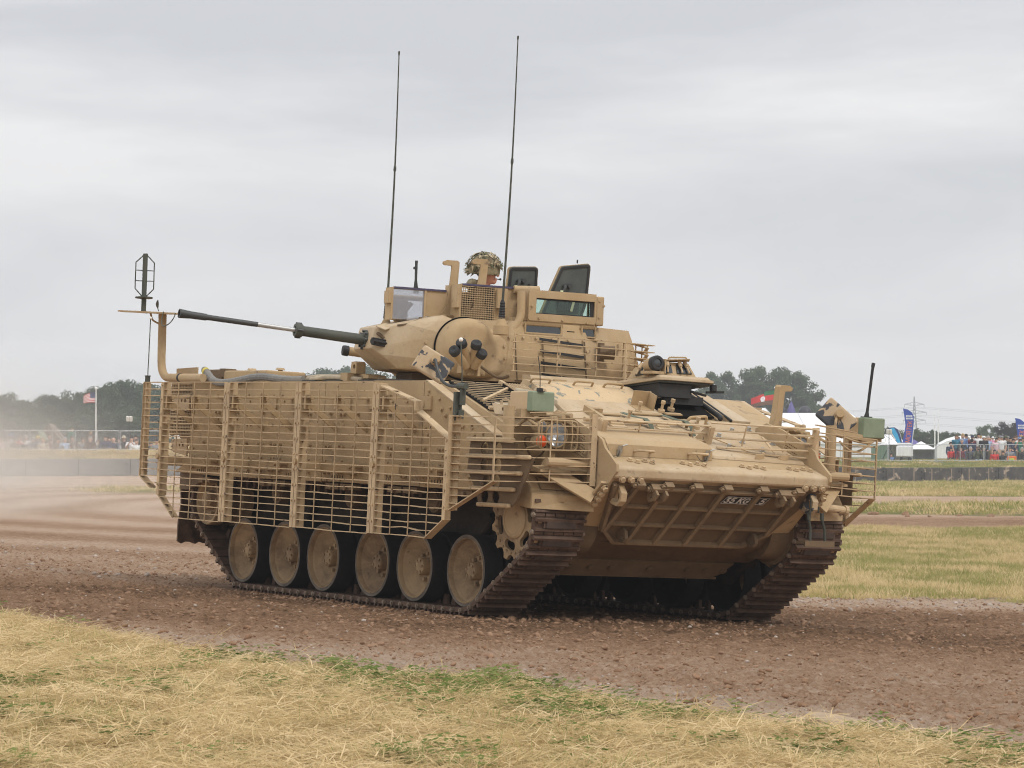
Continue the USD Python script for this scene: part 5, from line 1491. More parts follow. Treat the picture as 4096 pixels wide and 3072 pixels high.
# open turret hatches (dark inner faces towards the camera)
def hatch(pts, y, lean_):
    pg = Polygon(pts).buffer(-.035).buffer(.035, 5)
    up = unit([0, lean_, 1])
    g = G().poly(pg, T(0, y, 0), [1, 0, 0], up, .035)
    t = tobj('turret_hatch', g, 'sand_paint', tur)
    nrm = np.cross([1, 0, 0], up)
    nf = nrm if nrm[1] > 0 else -nrm
    tobj('hatch_lining', G().poly(pg.buffer(-.006), T(0, y, 0) + nf * .02, [1, 0, 0], up, .012), 'hatch_inside', t)
    tobj('hatch_seal', G().poly(pg.buffer(-.014).difference(pg.buffer(-.030)), T(0, y, 0) + nf * .03, [1, 0, 0], up, .014), 'black_part', t)
    c = pg.centroid
    cz = c.y
    o = T(c.x, y, 0) + up * cz + nf * .035
    tobj('hatch_pad', G().obox(o + up * -.06, [.10, 0, 0], up * .07, nf * .014), 'black_part', t)
    tobj('hatch_lever', G().tube(bend([o + up * .09 + X * .05, o + up * .085 + X * .05 + nf * .05, o + up * .02 + X * .075 + nf * .05], .02, 3), .013, 7).cyl(o + up * .09 + X * .0 + nf * -.01, o + up * .09 + nf * .04, .022, n=10), 'gun_metal', t)
    tobj('lever_grip', G().bar(o + up * .045 + X * .09 + nf * .055, o + up * -.01 + X * .09 + nf * .055, .02, .02), 'luminous', t)
    tobj('hatch_strap', G().bar(o + up * .03 - X * .06 + nf * .03, o + up * -.13 - X * .02 + nf * .03, .022, .006, up=nf), 'canvas', t)
    tobj('hatch_hook', G().tube([T(-.38, y, 0) + up * 3.0, T(-.38, y, 0) + up * 3.03], .006, 6) if y > -.1 else G().cyl(o + up * .06 - X * .06, o + up * .06 - X * .06 + nf * .04, .012, n=8), 'gun_metal', t)
hatch([(.0, 2.44), (-.12, 2.74), (-.215, 2.965), (-.505, 3.01), (-.485, 2.66), (-.42, 2.46)], .0, .0)
hatch([(.20, 2.50), (.17, 2.945), (-.11, 2.965), (-.11, 2.55)], -.30, .02)
# ================================================================== the lie of the land
PN = VR[:, 2]
def sstep(a, b, t):
    t = np.clip((np.asarray(t, float) - a) / (b - a), 0, 1)
    return t * t * (3 - 2 * t)
def wall_y(x):                       # the line of concrete blocks across the far side of the arena
    return np.interp(x, [-60, -26, 30, 70], [136, 138, 171, 178])
def base_z(x): return np.interp(x, [-24, -14, 8, 22], [-.49, -.52, -1.0, -1.17])
def top_z(x): return np.interp(x, [-24, -14, 8, 22], [.31, .28, -.22, -.40])
def fence_z(x): return np.interp(x, [-24, -14, 8, 22], [.63, .60, .05, -.15])
def land(x, y):
    x, y = np.asarray(x, float), np.asarray(y, float)
    xc = np.clip(x, -9, 9)
    plane = -(PN[0] * (xc - VT[0]) + PN[1] * (np.maximum(y, 0) - VT[1])) / PN[2]
    wy = wall_y(x)
    t = np.clip((y - 27) / (wy - 27), 0, 1)
    far = base_z(x) * t
    w = sstep(28, 78, y)
    h = plane * (1 - w) + far * w
    bank = top_z(x) + (fence_z(x) - top_z(x)) * sstep(0.4, 6, y - wy)
    up = sstep(0.1, 0.5, y - wy)
    return h * (1 - up) + bank * up
def fnoise(x, y, s, seed, octv=4):
    return meshkit.fbm(np.stack([x * s, y * s, np.zeros_like(x) + seed * 7.3], -1), octv, seed)
NB = np.array([(-9, 29), (-6, 24.2), (-3.59, 20.4), (-2.2, 17.9), (-.855, 16.0), (-.06, 15.38), (.866, 13.97), (1.47, 13.2), (2.08, 12.34), (3.5, 10.4), (6, 7.5)])
def near_edge(x): return np.interp(x, NB[:, 0], NB[:, 1])
def grass_mask(x, y):
    n = fnoise(x, y, 1.6, 3) - .5
    n2 = fnoise(x, y, .35, 5, 3) - .5
    m = sstep(.35, -.35, y - near_edge(x) + n * 1.9)
    e = 31.3 + (x - 2.8) * .85
    mid = sstep(-.6, 1.2, y - e + n * 4 + n2 * 3) * sstep(62.5, 60.5, y + n * 3 + n2 * 5) * sstep(-3.0, 1.0, x + n2 * 6)
    b1 = sstep(68.6, 70.2, y + n * 3 + n2 * 6) * sstep(84.5, 82.5, y + n * 4 + n2 * 6) * sstep(-2, 3, x)
    b2 = sstep(100, 103, y + n * 5 + n2 * 8) * sstep(-2, -6.5, y - wall_y(x) + n * 3) * sstep(2, 8, x)
    pl = sstep(1.0, .55, np.hypot((x + 11.6) / 2.3, (y - 97) / 7.0) + n * .5)
    bank = sstep(.2, .6, y - wall_y(x))
    return np.clip(np.maximum.reduce([m, mid, b1, b2, pl, bank]), 0, 1)

# one sheet from behind the camera to the horizon: fine where the photograph looks, coarse elsewhere
ys = np.concatenate([np.linspace(-120, 4, 12), np.linspace(5, 9.2, 12), 9.4 * (42 / 9.4) ** np.linspace(0, 1, 520), 42 * (130 / 42) ** np.linspace(.004, 1, 170), np.linspace(130.5, 186, 300), 186 * (6000 / 186) ** np.linspace(.01, 1, 40)])
uf = np.linspace(-1, 1, 620)
uc = np.concatenate([np.geomspace(1.06, 60, 14)])
us = np.concatenate([-uc[::-1], uf, uc])
YY, UU = np.meshgrid(ys, us, indexing='ij')
XX = UU * (np.maximum(YY, 6) * .178 + .7)
HH = land(XX, YY)
gm = grass_mask(XX, YY)
fine = sstep(60, 30, YY) * (np.abs(UU) <= 1.01) * (YY > 8)
b1 = fnoise(XX, YY, 3.0, 11, 3) - .5
lump = fnoise(XX, YY, 16.0, 13, 3)
l0 = (np.stack([XX - VT[0], YY - VT[1], 0 * XX], -1)) @ VR
near_v = sstep(2.6, 1.7, np.abs(l0[..., 1])) * sstep(3.6, 2.6, np.abs(l0[..., 0]))
fine = fine * (1 - .85 * near_v)
HH = HH - .012 * near_v + fine * (1 - gm) * (.045 * b1 + .055 * np.maximum(lump - .56, 0) * 2.2 + .022 * (fnoise(XX, YY, 34, 17, 2) - .5)) + fine * gm * (.05 * (fnoise(XX, YY, 2.2, 19, 3) - .5))
# keep the soil under the tracks
loc = (np.stack([XX - VT[0], YY - VT[1], HH], -1)) @ VR
under = (np.abs(np.abs(loc[..., 1]) - 1.27) < .34) & (loc[..., 0] > -2.3) & (loc[..., 0] < 2.3)
plane_z = -(PN[0] * (XX - VT[0]) + PN[1] * (YY - VT[1])) / PN[2]
HH = np.where(under, np.minimum(HH, plane_z + .004), HH)
# tone of the bare soil: pale dry gravel at the edges, dark turned earth along the driven line, arcs on the left
lane = np.exp(-((YY - (22.3 + (XX + .5) * .25)) / 2.6) ** 2) * sstep(-7, -1, XX) + .9 * np.exp(-((YY - (26.6 + XX * .30)) / 2.2) ** 2)
arc = .5 + .5 * np.sin((np.hypot(XX + 3, (YY - 75) * .42) - 6) * 2.1 + 3 * fnoise(XX, YY, .12, 23, 2))
tone = .66 - .42 * np.clip(lane, 0, 1) + .30 * (fnoise(XX, YY, .55, 29, 4) - .5) + .24 * sstep(1.9, .2, np.abs(YY - near_edge(XX) - .9)) * (XX > -2.6) \
    + .30 * sstep(2.6, .3, np.abs(YY - (30.2 + (XX - 2.8) * .85))) * (XX > 1) + (arc - .5) * .35 * sstep(30, 42, YY) * sstep(-1, -3, XX) + .16 * sstep(40, 80, YY) - .32 * sstep(4, 1.5, np.abs(YY - 65.5)) * (XX > 0) * 1.0
green = (fnoise(XX, YY, .9, 31, 4) - .5) * (1 + .6 * (YY > 28)) + .5 + .16 * (fnoise(XX, YY, .16, 33, 2) - .5) * (YY > 28) + .10 * (YY > 28) + .14 * sstep(100, 170, YY) * sstep(0, 18, XX) - .30 * sstep(120, 138, YY) * sstep(-6, -14, XX)
NV, NU = len(ys), len(us)
V = np.stack([XX, YY, HH], -1).reshape(-1, 3)
i, j = np.meshgrid(np.arange(NV - 1), np.arange(NU - 1), indexing='ij')
a = (i * NU + j).ravel()
F = np.stack([a, a + 1, a + NU + 1, a + NU], 1)
F = np.vstack([F[:, [0, 1, 2]], F[:, [0, 2, 3]]])
M['ground'] = usdkit.material(stage, LOOKS + '/ground', {
    'gm': ('attribute', {'attribute': 'grass'}), 'tn': ('attribute', {'attribute': 'tone'}), 'gr': ('attribute', {'attribute': 'green'}),
    'geo': ('geometry', {}),
    'n1': ('noise_texture', {'scale': 20.0, 'detail': 8.0, 'roughness': 0.78}), 'n2': ('noise_texture', {'scale': 4.0, 'detail': 6.0, 'roughness': 0.65}),
    'n3': ('noise_texture', {'scale': 110.0, 'detail': 3.0, 'roughness': 0.7}),
    'add': ('math', {'math_type': 'multiply_add', 'value2': 1.75}), 'add2': ('math', {'math_type': 'multiply_add', 'value2': 0.8}), 'off': ('math', {'math_type': 'add', 'value2': -1.25}),
    'dr': ('rgb_ramp', {'ramp': [(0.02, (0.085, 0.045, 0.023)), (0.32, (0.260, 0.150, 0.082)), (0.62, (0.405, 0.257, 0.160)), (0.98, (0.56, 0.415, 0.305))]}),
    'ga': ('math', {'math_type': 'multiply_add', 'value2': 0.5}), 'go': ('math', {'math_type': 'add', 'value2': -0.25}),
    'grr': ('rgb_ramp', {'ramp': [(0.36, (0.33, 0.225, 0.115)), (0.52, (0.31, 0.24, 0.115)), (0.68, (0.20, 0.185, 0.072)), (0.86, (0.14, 0.16, 0.055))]}),
    'mx': ('mix_color', {'use_clamp': False}),
    'vo': ('voronoi_texture', {'scale': 38.0}), 'hadd': ('math', {'math_type': 'add'}),
    'bp': ('bump', {'strength': 1.0, 'distance': 0.035}),
    'p': ('principled_bsdf', {'roughness': 0.95, 'specular_ior_level': 0.12}),
}, [('geo.position', 'n1.vector'), ('geo.position', 'n2.vector'), ('geo.position', 'n3.vector'), ('geo.position', 'vo.vector'),
    ('n1.fac', 'add.value1'), ('tn.fac', 'add.value3'), ('n2.fac', 'add2.value1'), ('add.value', 'add2.value3'), ('add2.value', 'off.value1'), ('off.value', 'dr.fac'),
    ('n2.fac', 'ga.value1'), ('gr.fac', 'ga.value3'), ('ga.value', 'go.value1'), ('go.value', 'grr.fac'),
    ('gm.fac', 'mx.fac'), ('dr.color', 'mx.a'), ('grr.color', 'mx.b'), ('mx.result', 'p.base_color'),
    ('n3.fac', 'hadd.value1'), ('n1.fac', 'hadd.value2'), ('hadd.value', 'bp.height'), ('bp.normal', 'p.normal')], surface='p.BSDF')
gp_ = obj('ground', (V, F), 'ground', None, smooth=True, kind='structure')
pv = UsdGeom.PrimvarsAPI(gp_)
for nm, arr in (('grass', gm), ('tone', tone), ('green', green)):
    pv.CreatePrimvar(nm, Sdf.ValueTypeNames.FloatArray, 'vertex').Set(Vt.FloatArray.FromNumpy(arr.reshape(-1).astype(np.float32)))
from scipy.interpolate import RegularGridInterpolator
_hi = RegularGridInterpolator((ys, us), HH, bounds_error=False, fill_value=None)
_gi = RegularGridInterpolator((ys, us), gm, bounds_error=False, fill_value=None)
_gr = RegularGridInterpolator((ys, us), green, bounds_error=False, fill_value=None)
def gq(it, x, y): return it(np.stack([y, x / (np.maximum(y, 6) * .178 + .7)], -1))
def gz(x, y): return gq(_hi, np.asarray(x, float), np.asarray(y, float))

# ------------------------------------------------------------------ scattered cover
def quats(rng, n, tilt):
    yaw = rng.uniform(0, 2 * PI, n); t = rng.normal(0, tilt, n); az = rng.uniform(0, 2 * PI, n)
    qz = np.stack([np.cos(yaw / 2), 0 * yaw, 0 * yaw, np.sin(yaw / 2)], 1)
    qt = np.stack([np.cos(t / 2), np.sin(t / 2) * np.cos(az), np.sin(t / 2) * np.sin(az), 0 * t], 1)
    w1, x1, y1, z1 = qt.T; w2, x2, y2, z2 = qz.T
    return np.stack([w1*w2-x1*x2-y1*y2-z1*z2, w1*x2+x1*w2+y1*z2-z1*y2, w1*y2-x1*z2+y1*w2+z1*x2, w1*z2+x1*y2-y1*x2+z1*w2], 1)
def scatter(name, protos, pos, scale, rng, tilt, pick=None, label=None, cat=None):
    """protos: list of (mesh, material, smooth)"""
    path = numbered('/World', name)
    pi = UsdGeom.PointInstancer.Define(stage, path)
    rel = []
    for k, (mesh, mat, sm) in enumerate(protos):
        usdkit.mesh(stage, f'{path}/shapes/shape_{k:03d}', mesh.arrays() if isinstance(mesh, G) else mesh, M[mat], smooth=sm)
        rel.append(f'{path}/shapes/shape_{k:03d}')
    pi.CreatePrototypesRel().SetTargets([Sdf.Path(r) for r in rel])
    n = len(pos)
    pk = rng.integers(0, len(protos), n) if pick is None else pick
    pi.CreateProtoIndicesAttr(Vt.IntArray.FromNumpy(pk.astype(np.int32)))
    pi.CreatePositionsAttr(Vt.Vec3fArray.FromNumpy(pos.astype(np.float32)))
    sc = np.asarray(scale, float)
    if sc.ndim == 1: sc = np.repeat(sc[:, None], 3, 1)
    pi.CreateScalesAttr(Vt.Vec3fArray.FromNumpy(sc.astype(np.float32)))
    q = quats(rng, n, tilt)
    pi.CreateOrientationsAttr(Vt.QuathArray([Gf.Quath(float(a), float(b), float(c), float(d)) for a, b, c, d in q]))
    return tag(pi.GetPrim(), label, cat, kind='stuff')
rng = np.random.default_rng(7)
def lumpm(seed, flat=.6):
    s = trimesh.creation.icosphere(subdivisions=1, radius=1.0)
    v = np.array(s.vertices)
    v *= (.7 + .6 * meshkit.noise(v * 1.7 + seed * 9.1, seed))[:, None]
    v[:, 2] *= flat
    return v, np.array(s.faces)
paint('clod', (0.200, 0.113, 0.062), 0.3, dust=(0.33, 0.22, 0.145), dust_amt=0.7, scale=14, rough=0.97, space='world')
paint('pebble', (0.36, 0.30, 0.25), 0.25, dust=(0.22, 0.16, 0.12), dust_amt=0.5, scale=9, rough=0.9, space='world')
def sample(n, y0, y1, cond, pad=.5, power=1.0):
    y = y0 + (y1 - y0) * rng.random(n) ** power
    x = rng.uniform(-1, 1, n) * (y * .172 + pad)
    k = cond(x, y)
    return x[k], y[k]
x, y = sample(60000, 10.5, 38, lambda x, y: (gq(_gi, x, y) < .35) & (rng.random(len(x)) < .25 + .9 * fnoise(x, y, .9, 41, 3) ** 1.5))
lc = np.stack([x - VT[0], y - VT[1], 0 * x], -1) @ VR
k = ~((np.abs(np.abs(lc[:, 1]) - 1.27) < .3) & (np.abs(lc[:, 0]) < 2.6)); x, y = x[k], y[k]
sz = rng.lognormal(-5.1, .6, len(x)).clip(.003, .028)
scatter('dirt_clods', [(lumpm(k), 'clod', True) for k in range(5)], np.stack([x, y, gz(x, y) + sz * .15], 1), sz, rng, .5, label='crumbs and clods of brown earth scattered over the dirt track', cat='dirt clods')
x, y = sample(16000, 10.5, 40, lambda x, y: (gq(_gi, x, y) < .5) & (rng.random(len(x)) < .12 + .8 * np.maximum(np.exp(-((y - near_edge(x) - .8) / .9) ** 2), np.exp(-((y - (30 + (x - 2.8) * .85)) / 1.3) ** 2) * (x > 0))))
sz = rng.lognormal(-5.2, .5, len(x)).clip(.003, .018) * np.where(y > 28, 1.9, 1.0)
scatter('pebbles', [(lumpm(k + 10, .7), 'pebble', True) for k in range(4)], np.stack([x, y, gz(x, y) + sz * .2], 1), sz, rng, .5, label='pale pebbles along the gravelly edges of the track', cat='pebbles')

def blade_mat(name, a, b, trans=.35):
    M[name] = usdkit.material(stage, f'{LOOKS}/{name}', {
        'oi': ('object_info', {}), 'geo': ('geometry', {}), 'ad': ('math', {'math_type': 'add'}), 'fr': ('math', {'math_type': 'fraction'}),
        'r': ('rgb_ramp', {'ramp': [(0.0, a), (1.0, b)]}),
        'd': ('diffuse_bsdf', {}), 't': ('translucent_bsdf', {}), 'm': ('mix_closure', {'fac': trans})},
        [('oi.random', 'ad.value1'), ('geo.random_per_island', 'ad.value2'), ('ad.value', 'fr.value1'), ('fr.value', 'r.fac'), ('r.color', 'd.color'), ('r.color', 't.color'), ('d.BSDF', 'm.closure1'), ('t.BSDF', 'm.closure2')], surface='m.closure')
blade_mat('straw', (0.58, 0.44, 0.225), (0.74, 0.59, 0.36), .3)
blade_mat('straw_dull', (0.43, 0.31, 0.145), (0.56, 0.44, 0.235), .3)
blade_mat('green_blade', (0.20, 0.225, 0.075), (0.36, 0.35, 0.13), .4)
blade_mat('clover', (0.12, 0.165, 0.045), (0.22, 0.25, 0.085), .35)
blade_mat('field_grass', (0.47, 0.365, 0.18), (0.62, 0.49, 0.285), .35)
blade_mat('field_green', (0.235, 0.235, 0.08), (0.37, 0.335, 0.13), .35)
def patch(r, n, rad, l0, l1, w, lie, curl=.5):
    """n curved blades rooted in a disc; lie: 0 upright .. 1 flat"""
    V, F = [], []
    for k in range(n):
        a, q = r.uniform(0, 2 * PI), rad * math.sqrt(r.random())
        o = np.array([q * math.cos(a), q * math.sin(a), -.01 if lie < .8 else r.uniform(.0, .05)])
        L = r.uniform(l0, l1); az = r.uniform(0, 2 * PI)
        el = (1 - lie) * PI / 2 * r.uniform(.55, 1.05) + lie * r.uniform(-.05, .28)
        d = np.array([math.cos(az) * math.cos(el), math.sin(az) * math.cos(el), math.sin(el)])
        s = np.array([-math.sin(az), math.cos(az), r.uniform(-.5, .5)]) * w * r.uniform(.6, 1.2) / 2
        bend_ = np.array([math.cos(az + r.uniform(-1, 1)), math.sin(az + r.uniform(-1, 1)), -.35]) * L * curl * r.uniform(.1, .5)
        m = o + d * L * .5 + bend_ * .25; t = o + d * L + bend_
        b = len(V)
        V += [o - s, o + s, m + s * .8, m - s * .8, t]
        F += [[b, b + 1, b + 2], [b, b + 2, b + 3], [b + 3, b + 2, b + 4]]
    return np.array(V), np.array(F)
def leaves(r, n, rad, size):
    V, F = [], []
    for k in range(n):
        a, q = r.uniform(0, 2 * PI), rad * math.sqrt(r.random())
        c = np.array([q * math.cos(a), q * math.sin(a), r.uniform(.03, .10)])
        for j in range(3):
            t = a * 3 + j * 2.1
            u = np.array([math.cos(t), math.sin(t), r.uniform(-.2, .3)]) * size * r.uniform(.7, 1.2); w = np.array([-math.sin(t), math.cos(t), r.uniform(-.2, .2)]) * size * .42
            b = len(V)
            V += [c, c + u * .55 + w, c + u * 1.05, c + u * .55 - w]; F += [[b, b + 1, b + 2], [b, b + 2, b + 3]]
    return np.array(V), np.array(F)
r = random.Random(77)
straw_p = [(patch(r, 85, .20, .05, .17, .0042, .93, .8), 'straw', False) for _ in range(4)] + [(patch(r, 85, .20, .05, .15, .0042, .93, .8), 'straw_dull', False) for _ in range(3)] + [(patch(r, 50, .15, .03, .09, .0035, .40), 'straw_dull', False) for _ in range(3)]
x, y = sample(15000, 9.6, 27, lambda x, y: (gq(_gi, x, y) > .35) & (y < near_edge(x) + 1.5), .6)
k = rng.random(len(x)) < np.clip(1.2 * 26 * y * .36 * 17 / 30000, 0, 1) * 99; x, y = x[k], y[k]
g_ = gq(_gi, x, y)
pk = np.where(rng.random(len(x)) < .30, rng.integers(7, 10, len(x)), rng.integers(0, 7, len(x)))
scatter('dry_grass', straw_p, np.stack([x, y, gz(x, y)], 1), rng.uniform(.7, 1.15, len(x)) * (.55 + .45 * g_), rng, .14, pick=pk, label='dry straw coloured cut grass covering the verge in front of the track', cat='grass')
gp2 = [(patch(r, 26, .16, .04, .12, .0045, .30), 'green_blade', False) for _ in range(4)] + [(leaves(r, 26, .13, .026), 'clover', False) for _ in range(3)]
x, y = sample(22000, 9.6, 27, lambda x, y: (gq(_gi, x, y) > .3) & (y < near_edge(x) + 1.5), .6)
gn = fnoise(x, y, 1.1, 51, 3); ed = np.exp(-((y - near_edge(x) + .5) / 1.1) ** 2) * (x > -1.8)
k = rng.random(len(x)) < np.clip((gn - .40) * 1.5, .03, .5) + .38 * ed * (gn > .44); x, y, ed = x[k], y[k], ed[k]
pk = np.where(rng.random(len(x)) < .08 + .22 * ed, rng.integers(4, 7, len(x)), rng.integers(0, 4, len(x)))
scatter('green_grass', gp2, np.stack([x, y, gz(x, y)], 1), rng.uniform(.6, 1.2, len(x)), rng, .12, pick=pk, label='patches of green grass and clover growing through the dry verge', cat='grass')
mp_ = [(patch(r, 70, .30, .05, .13, .010, .35), 'field_grass', False) for _ in range(3)] + [(patch(r, 70, .30, .05, .13, .010, .30), 'field_green', False) for _ in range(3)]
x, y = sample(13000, 30, 62, lambda x, y: (gq(_gi, x, y) > .4) & (x > -2.5), .6, .8)
gr_ = gq(_gr, x, y)
pk = np.where(rng.random(len(x)) < np.clip((gr_ - .42) * 2.4, .10, .75), rng.integers(3, 6, len(x)), rng.integers(0, 3, len(x)))
scatter('field_grass', mp_, np.stack([x, y, gz(x, y)], 1), rng.uniform(.6, 1.1, len(x)), rng, .1, pick=pk, label='short yellowish green grass beyond the track on the right', cat='grass')
mp2 = [(patch(r, 60, .7, .10, .26, .03, .35), 'field_grass', False) for _ in range(3)] + [(patch(r, 60, .7, .10, .24, .03, .30), 'field_green', False) for _ in range(3)]
x, y = sample(9000, 68, 178, lambda x, y: (gq(_gi, x, y) > .5), 1.0, .7)
gr_ = gq(_gr, x, y)
pk = np.where(rng.random(len(x)) < np.clip((gr_ - .42) * 2.4, .08, .85), rng.integers(3, 6, len(x)), rng.integers(0, 3, len(x)))
scatter('far_grass', mp2, np.stack([x, y, gz(x, y)], 1), rng.uniform(.5, 1.0, len(x)), rng, .1, pick=pk, label='strips of rough grass across the arena and on the bank behind the blocks', cat='grass')
# mounds of turned earth on the far grass
x, y = sample(1500, 60, 130, lambda x, y: (x > 4) & (fnoise(x, y, .22, 61, 3) > .56) & (np.abs(y - 112 - (x - 14) * .4) < 10) | (x > 4) & (np.abs(y - 69) < 1.2) & (rng.random(len(x)) < .5))
sz = rng.uniform(.05, .17, len(x))
scatter('earth_mounds', [(lumpm(k + 30, .55), 'clod', True) for k in range(4)], np.stack([x, y, gz(x, y)], 1), sz, rng, .4, label='low heaps of dark turned earth on the grass beyond the track', cat='earth')
# larger lumps squeezed out beside the tracks
lx = rng.uniform(-2.3, 2.6, 420); ly = np.where(rng.random(420) < .6, -1.56, 1.56) * rng.uniform(1.04, 1.22, 420)
wp = np.stack([lx, ly, 0 * lx], 1) @ VR.T + VT
sz = rng.lognormal(-4.35, .45, len(lx)).clip(.006, .028)
fx = rng.uniform(-1.5, 1.5, 160); wq = np.stack([rng.uniform(2.0, 2.6, 160), fx, 0 * fx], 1) @ VR.T + VT
wp = np.vstack([wp, wq]); sz = np.r_[sz, rng.lognormal(-4.1, .4, 160).clip(.008, .04)]
scatter('earth_lumps', [(lumpm(k + 50, .6), 'clod', True) for k in range(4)], np.stack([wp[:, 0], wp[:, 1], gz(wp[:, 0], wp[:, 1]) + sz * .1], 1), sz, rng, .5, label='lumps of brown earth squeezed out beside the vehicle tracks', cat='earth')
# flat slab lying in the verge
paint('slab_stone', (0.36, 0.27, 0.18), 0.15, dust=(0.22, 0.15, 0.09), dust_amt=0.6, scale=6, rough=0.95, bump=0.6, bump_scale=40)
g = G()
sv = []
for k in range(14):
    a = 2 * PI * k / 14
    rr = 1 + .18 * math.sin(3 * a + 1) + .1 * math.sin(5 * a)
    sv += [[.15 * rr * math.cos(a), .15 * rr * math.sin(a), -.02], [.135 * rr * math.cos(a), .135 * rr * math.sin(a), .055 - .02 * math.cos(a) + .025 * math.sin(a)]]
sx, sy = 1.475, 13.62
t = thing('stone_slab', 'flat tan slab of stone half sunk in the verge beside the gravel', 'stone', (sx, sy, float(gz(sx, sy)) + .0), .3)
obj('slab', g.hull(sv), 'slab_stone', t)
# ================================================================== the far side of the arena
CP, SP = math.cos(PITCH), math.sin(PITCH)
def at(px, py, dist):
    """the point dist metres away along y in the direction of a picture position (4096 x 3072)"""
    a, b = (px - 2048) / FPX, (1536 - py) / FPX
    d = np.array([a, CP - b * SP, SP + b * CP])
    return np.array([0, 0, CAMH]) + d / d[1] * dist
ORD = ['first', 'second', 'third', 'fourth', 'fifth', 'sixth', 'seventh', 'eighth', 'ninth', 'tenth', 'eleventh', 'twelfth']
def up_from(px, dist, z):
    p = at(px, 1735, dist); p[2] = z
    return p
def ez(x): return float(fence_z(x))

paint('block_dark', (0.060, 0.060, 0.058), 0.25, dust=(0.15, 0.135, 0.11), dust_amt=0.55, chip=(0.36, 0.30, 0.23), chip_at=(0.60, 0.66), chip_scale=2.2, scale=2.0, rough=0.9, space='world')
paint('block_grey', (0.20, 0.195, 0.185), 0.2, dust=(0.13, 0.13, 0.125), dust_amt=0.5, chip=(0.36, 0.33, 0.28), chip_at=(0.66, 0.70), chip_scale=1.4, scale=1.2, rough=0.9, space='world')
paint('block_joint', (0.27, 0.22, 0.165), 0.2, scale=4, rough=0.95, space='world')
# ---- concrete blocks
xs = -27.0
nblk = 0
side_labels = {}
while xs < 33:
    L = 2.62
    y0, y1 = float(wall_y(xs)), float(wall_y(xs + L))
    d = unit([L, y1 - y0, 0]); n = P3(-d[1], d[0], 0)
    z0 = float(base_z(xs + L / 2)) - .03
    H_ = float(top_z(xs + L / 2)) - z0 + .01
    left = xs < 2
    if left and xs < -14 or xs > 8:
        nblk += 1
        o = P3(xs, y0, z0)
        lab = None
        k = min(len(side_labels.setdefault(left, [])), 11)
        if left: lab, grp = ORD[k] + ' from the left of the grey concrete blocks in the dust', 'grey blocks on the left'
        else: lab, grp = ORD[k] + ' from the left of the dark concrete blocks below the right bank', 'dark blocks on the right'
        side_labels[left].append(1)
        t = thing('concrete_block', lab, 'concrete block', o, math.atan2(d[1], d[0]), grp)
        g = G().rbox([L / 2 - .01, .25, H_ / 2 + .03], [L / 2 - .012, 0, 0], [0, .25, 0], [0, 0, H_ / 2 - .03], .03)
        for q in (.45, L - .45): g.box(q - .28, q + .28, .02, .48, 0, .07)
        obj('block', g, 'block_grey' if left else 'block_dark', t)
        g = G()
        for z in (.24, .58):
            g.cyl([L - .20, -.012, z], [L - .20, .004, z], .045, n=12)
        obj('lifting_hole', g, 'dark_cavity', t, kind='stuff')
        if not left:
            for q in (.52, 1.90): obj('paint_seam', G().box(q - .03, q + .03, -.006, .0, .1, H_ - .05), 'block_joint', t)
    xs += L * .862
# kerb of old bricks in front of the right hand blocks
g = G()
for q in np.arange(8, 33, .24):
    yy = float(wall_y(q)) - 1.0
    g.box(q, q + .22, yy - .1, yy + .1, float(land(q, yy)) - .1, float(land(q, yy)) + .05)
tag(obj('brick_kerb', g, 'block_joint'), 'low edging of worn bricks running along the foot of the dark blocks', 'kerb', kind='stuff')

# ---- crowd barriers
plain('galvanised', (0.42, 0.43, 0.44), 0.45, metallic=0.5)
def barrier(p, q, lab, grp):
    p, q = np.array(p, float), np.array(q, float)
    L = np.linalg.norm((q - p)[:2]); rz = math.atan2(q[1] - p[1], q[0] - p[0])
    t = thing('crowd_barrier', lab, 'barrier', p, rz, grp)
    h = 1.0
    g = G()
    for z in (.08, h): g.cyl([.02, 0, z], [L - .02, 0, z], .021, n=8)
    for x in (.02, L / 2, L - .02): g.cyl([x, 0, .0], [x, 0, h], .021, n=8)
    obj('frame', g, 'galvanised', t)
    for x in (.15, L - .15): obj('foot', G().box(x - .03, x + .03, -.35, .35, -.0, .03), 'galvanised', t)
    g = G()
    for x in np.arange(.10, L - .05, .10): g.cyl([x, 0, .08], [x, 0, h], .004, n=4, caps=False)
    obj('mesh_bars', g, 'galvanised', t, kind='stuff')
def fence_run(px0, px1, n, doff, lab, grp):
    P = []
    for k in range(n + 1):
        px = px0 + (px1 - px0) * k / n
        a = (px - 2048) / FPX
        y = 150.0
        for _ in range(20): y = float(wall_y(a * y)) + doff
        x = a * y
        P.append((x, y, float(land(x, y))))
    for k, (a, b) in enumerate(zip(P[:-1], P[1:])): barrier(a, np.array(a) + (np.array(b) - np.array(a)) * .985, ORD[k] + ' from the left of the ' + lab, grp)
fence_run(3360, 4130, 4, 6.2, 'crowd barriers on the right grass bank', 'barriers on the right bank')
fence_run(-60, 660, 4, 6.2, 'crowd barriers before the dusty left crowd', 'barriers on the left bank')

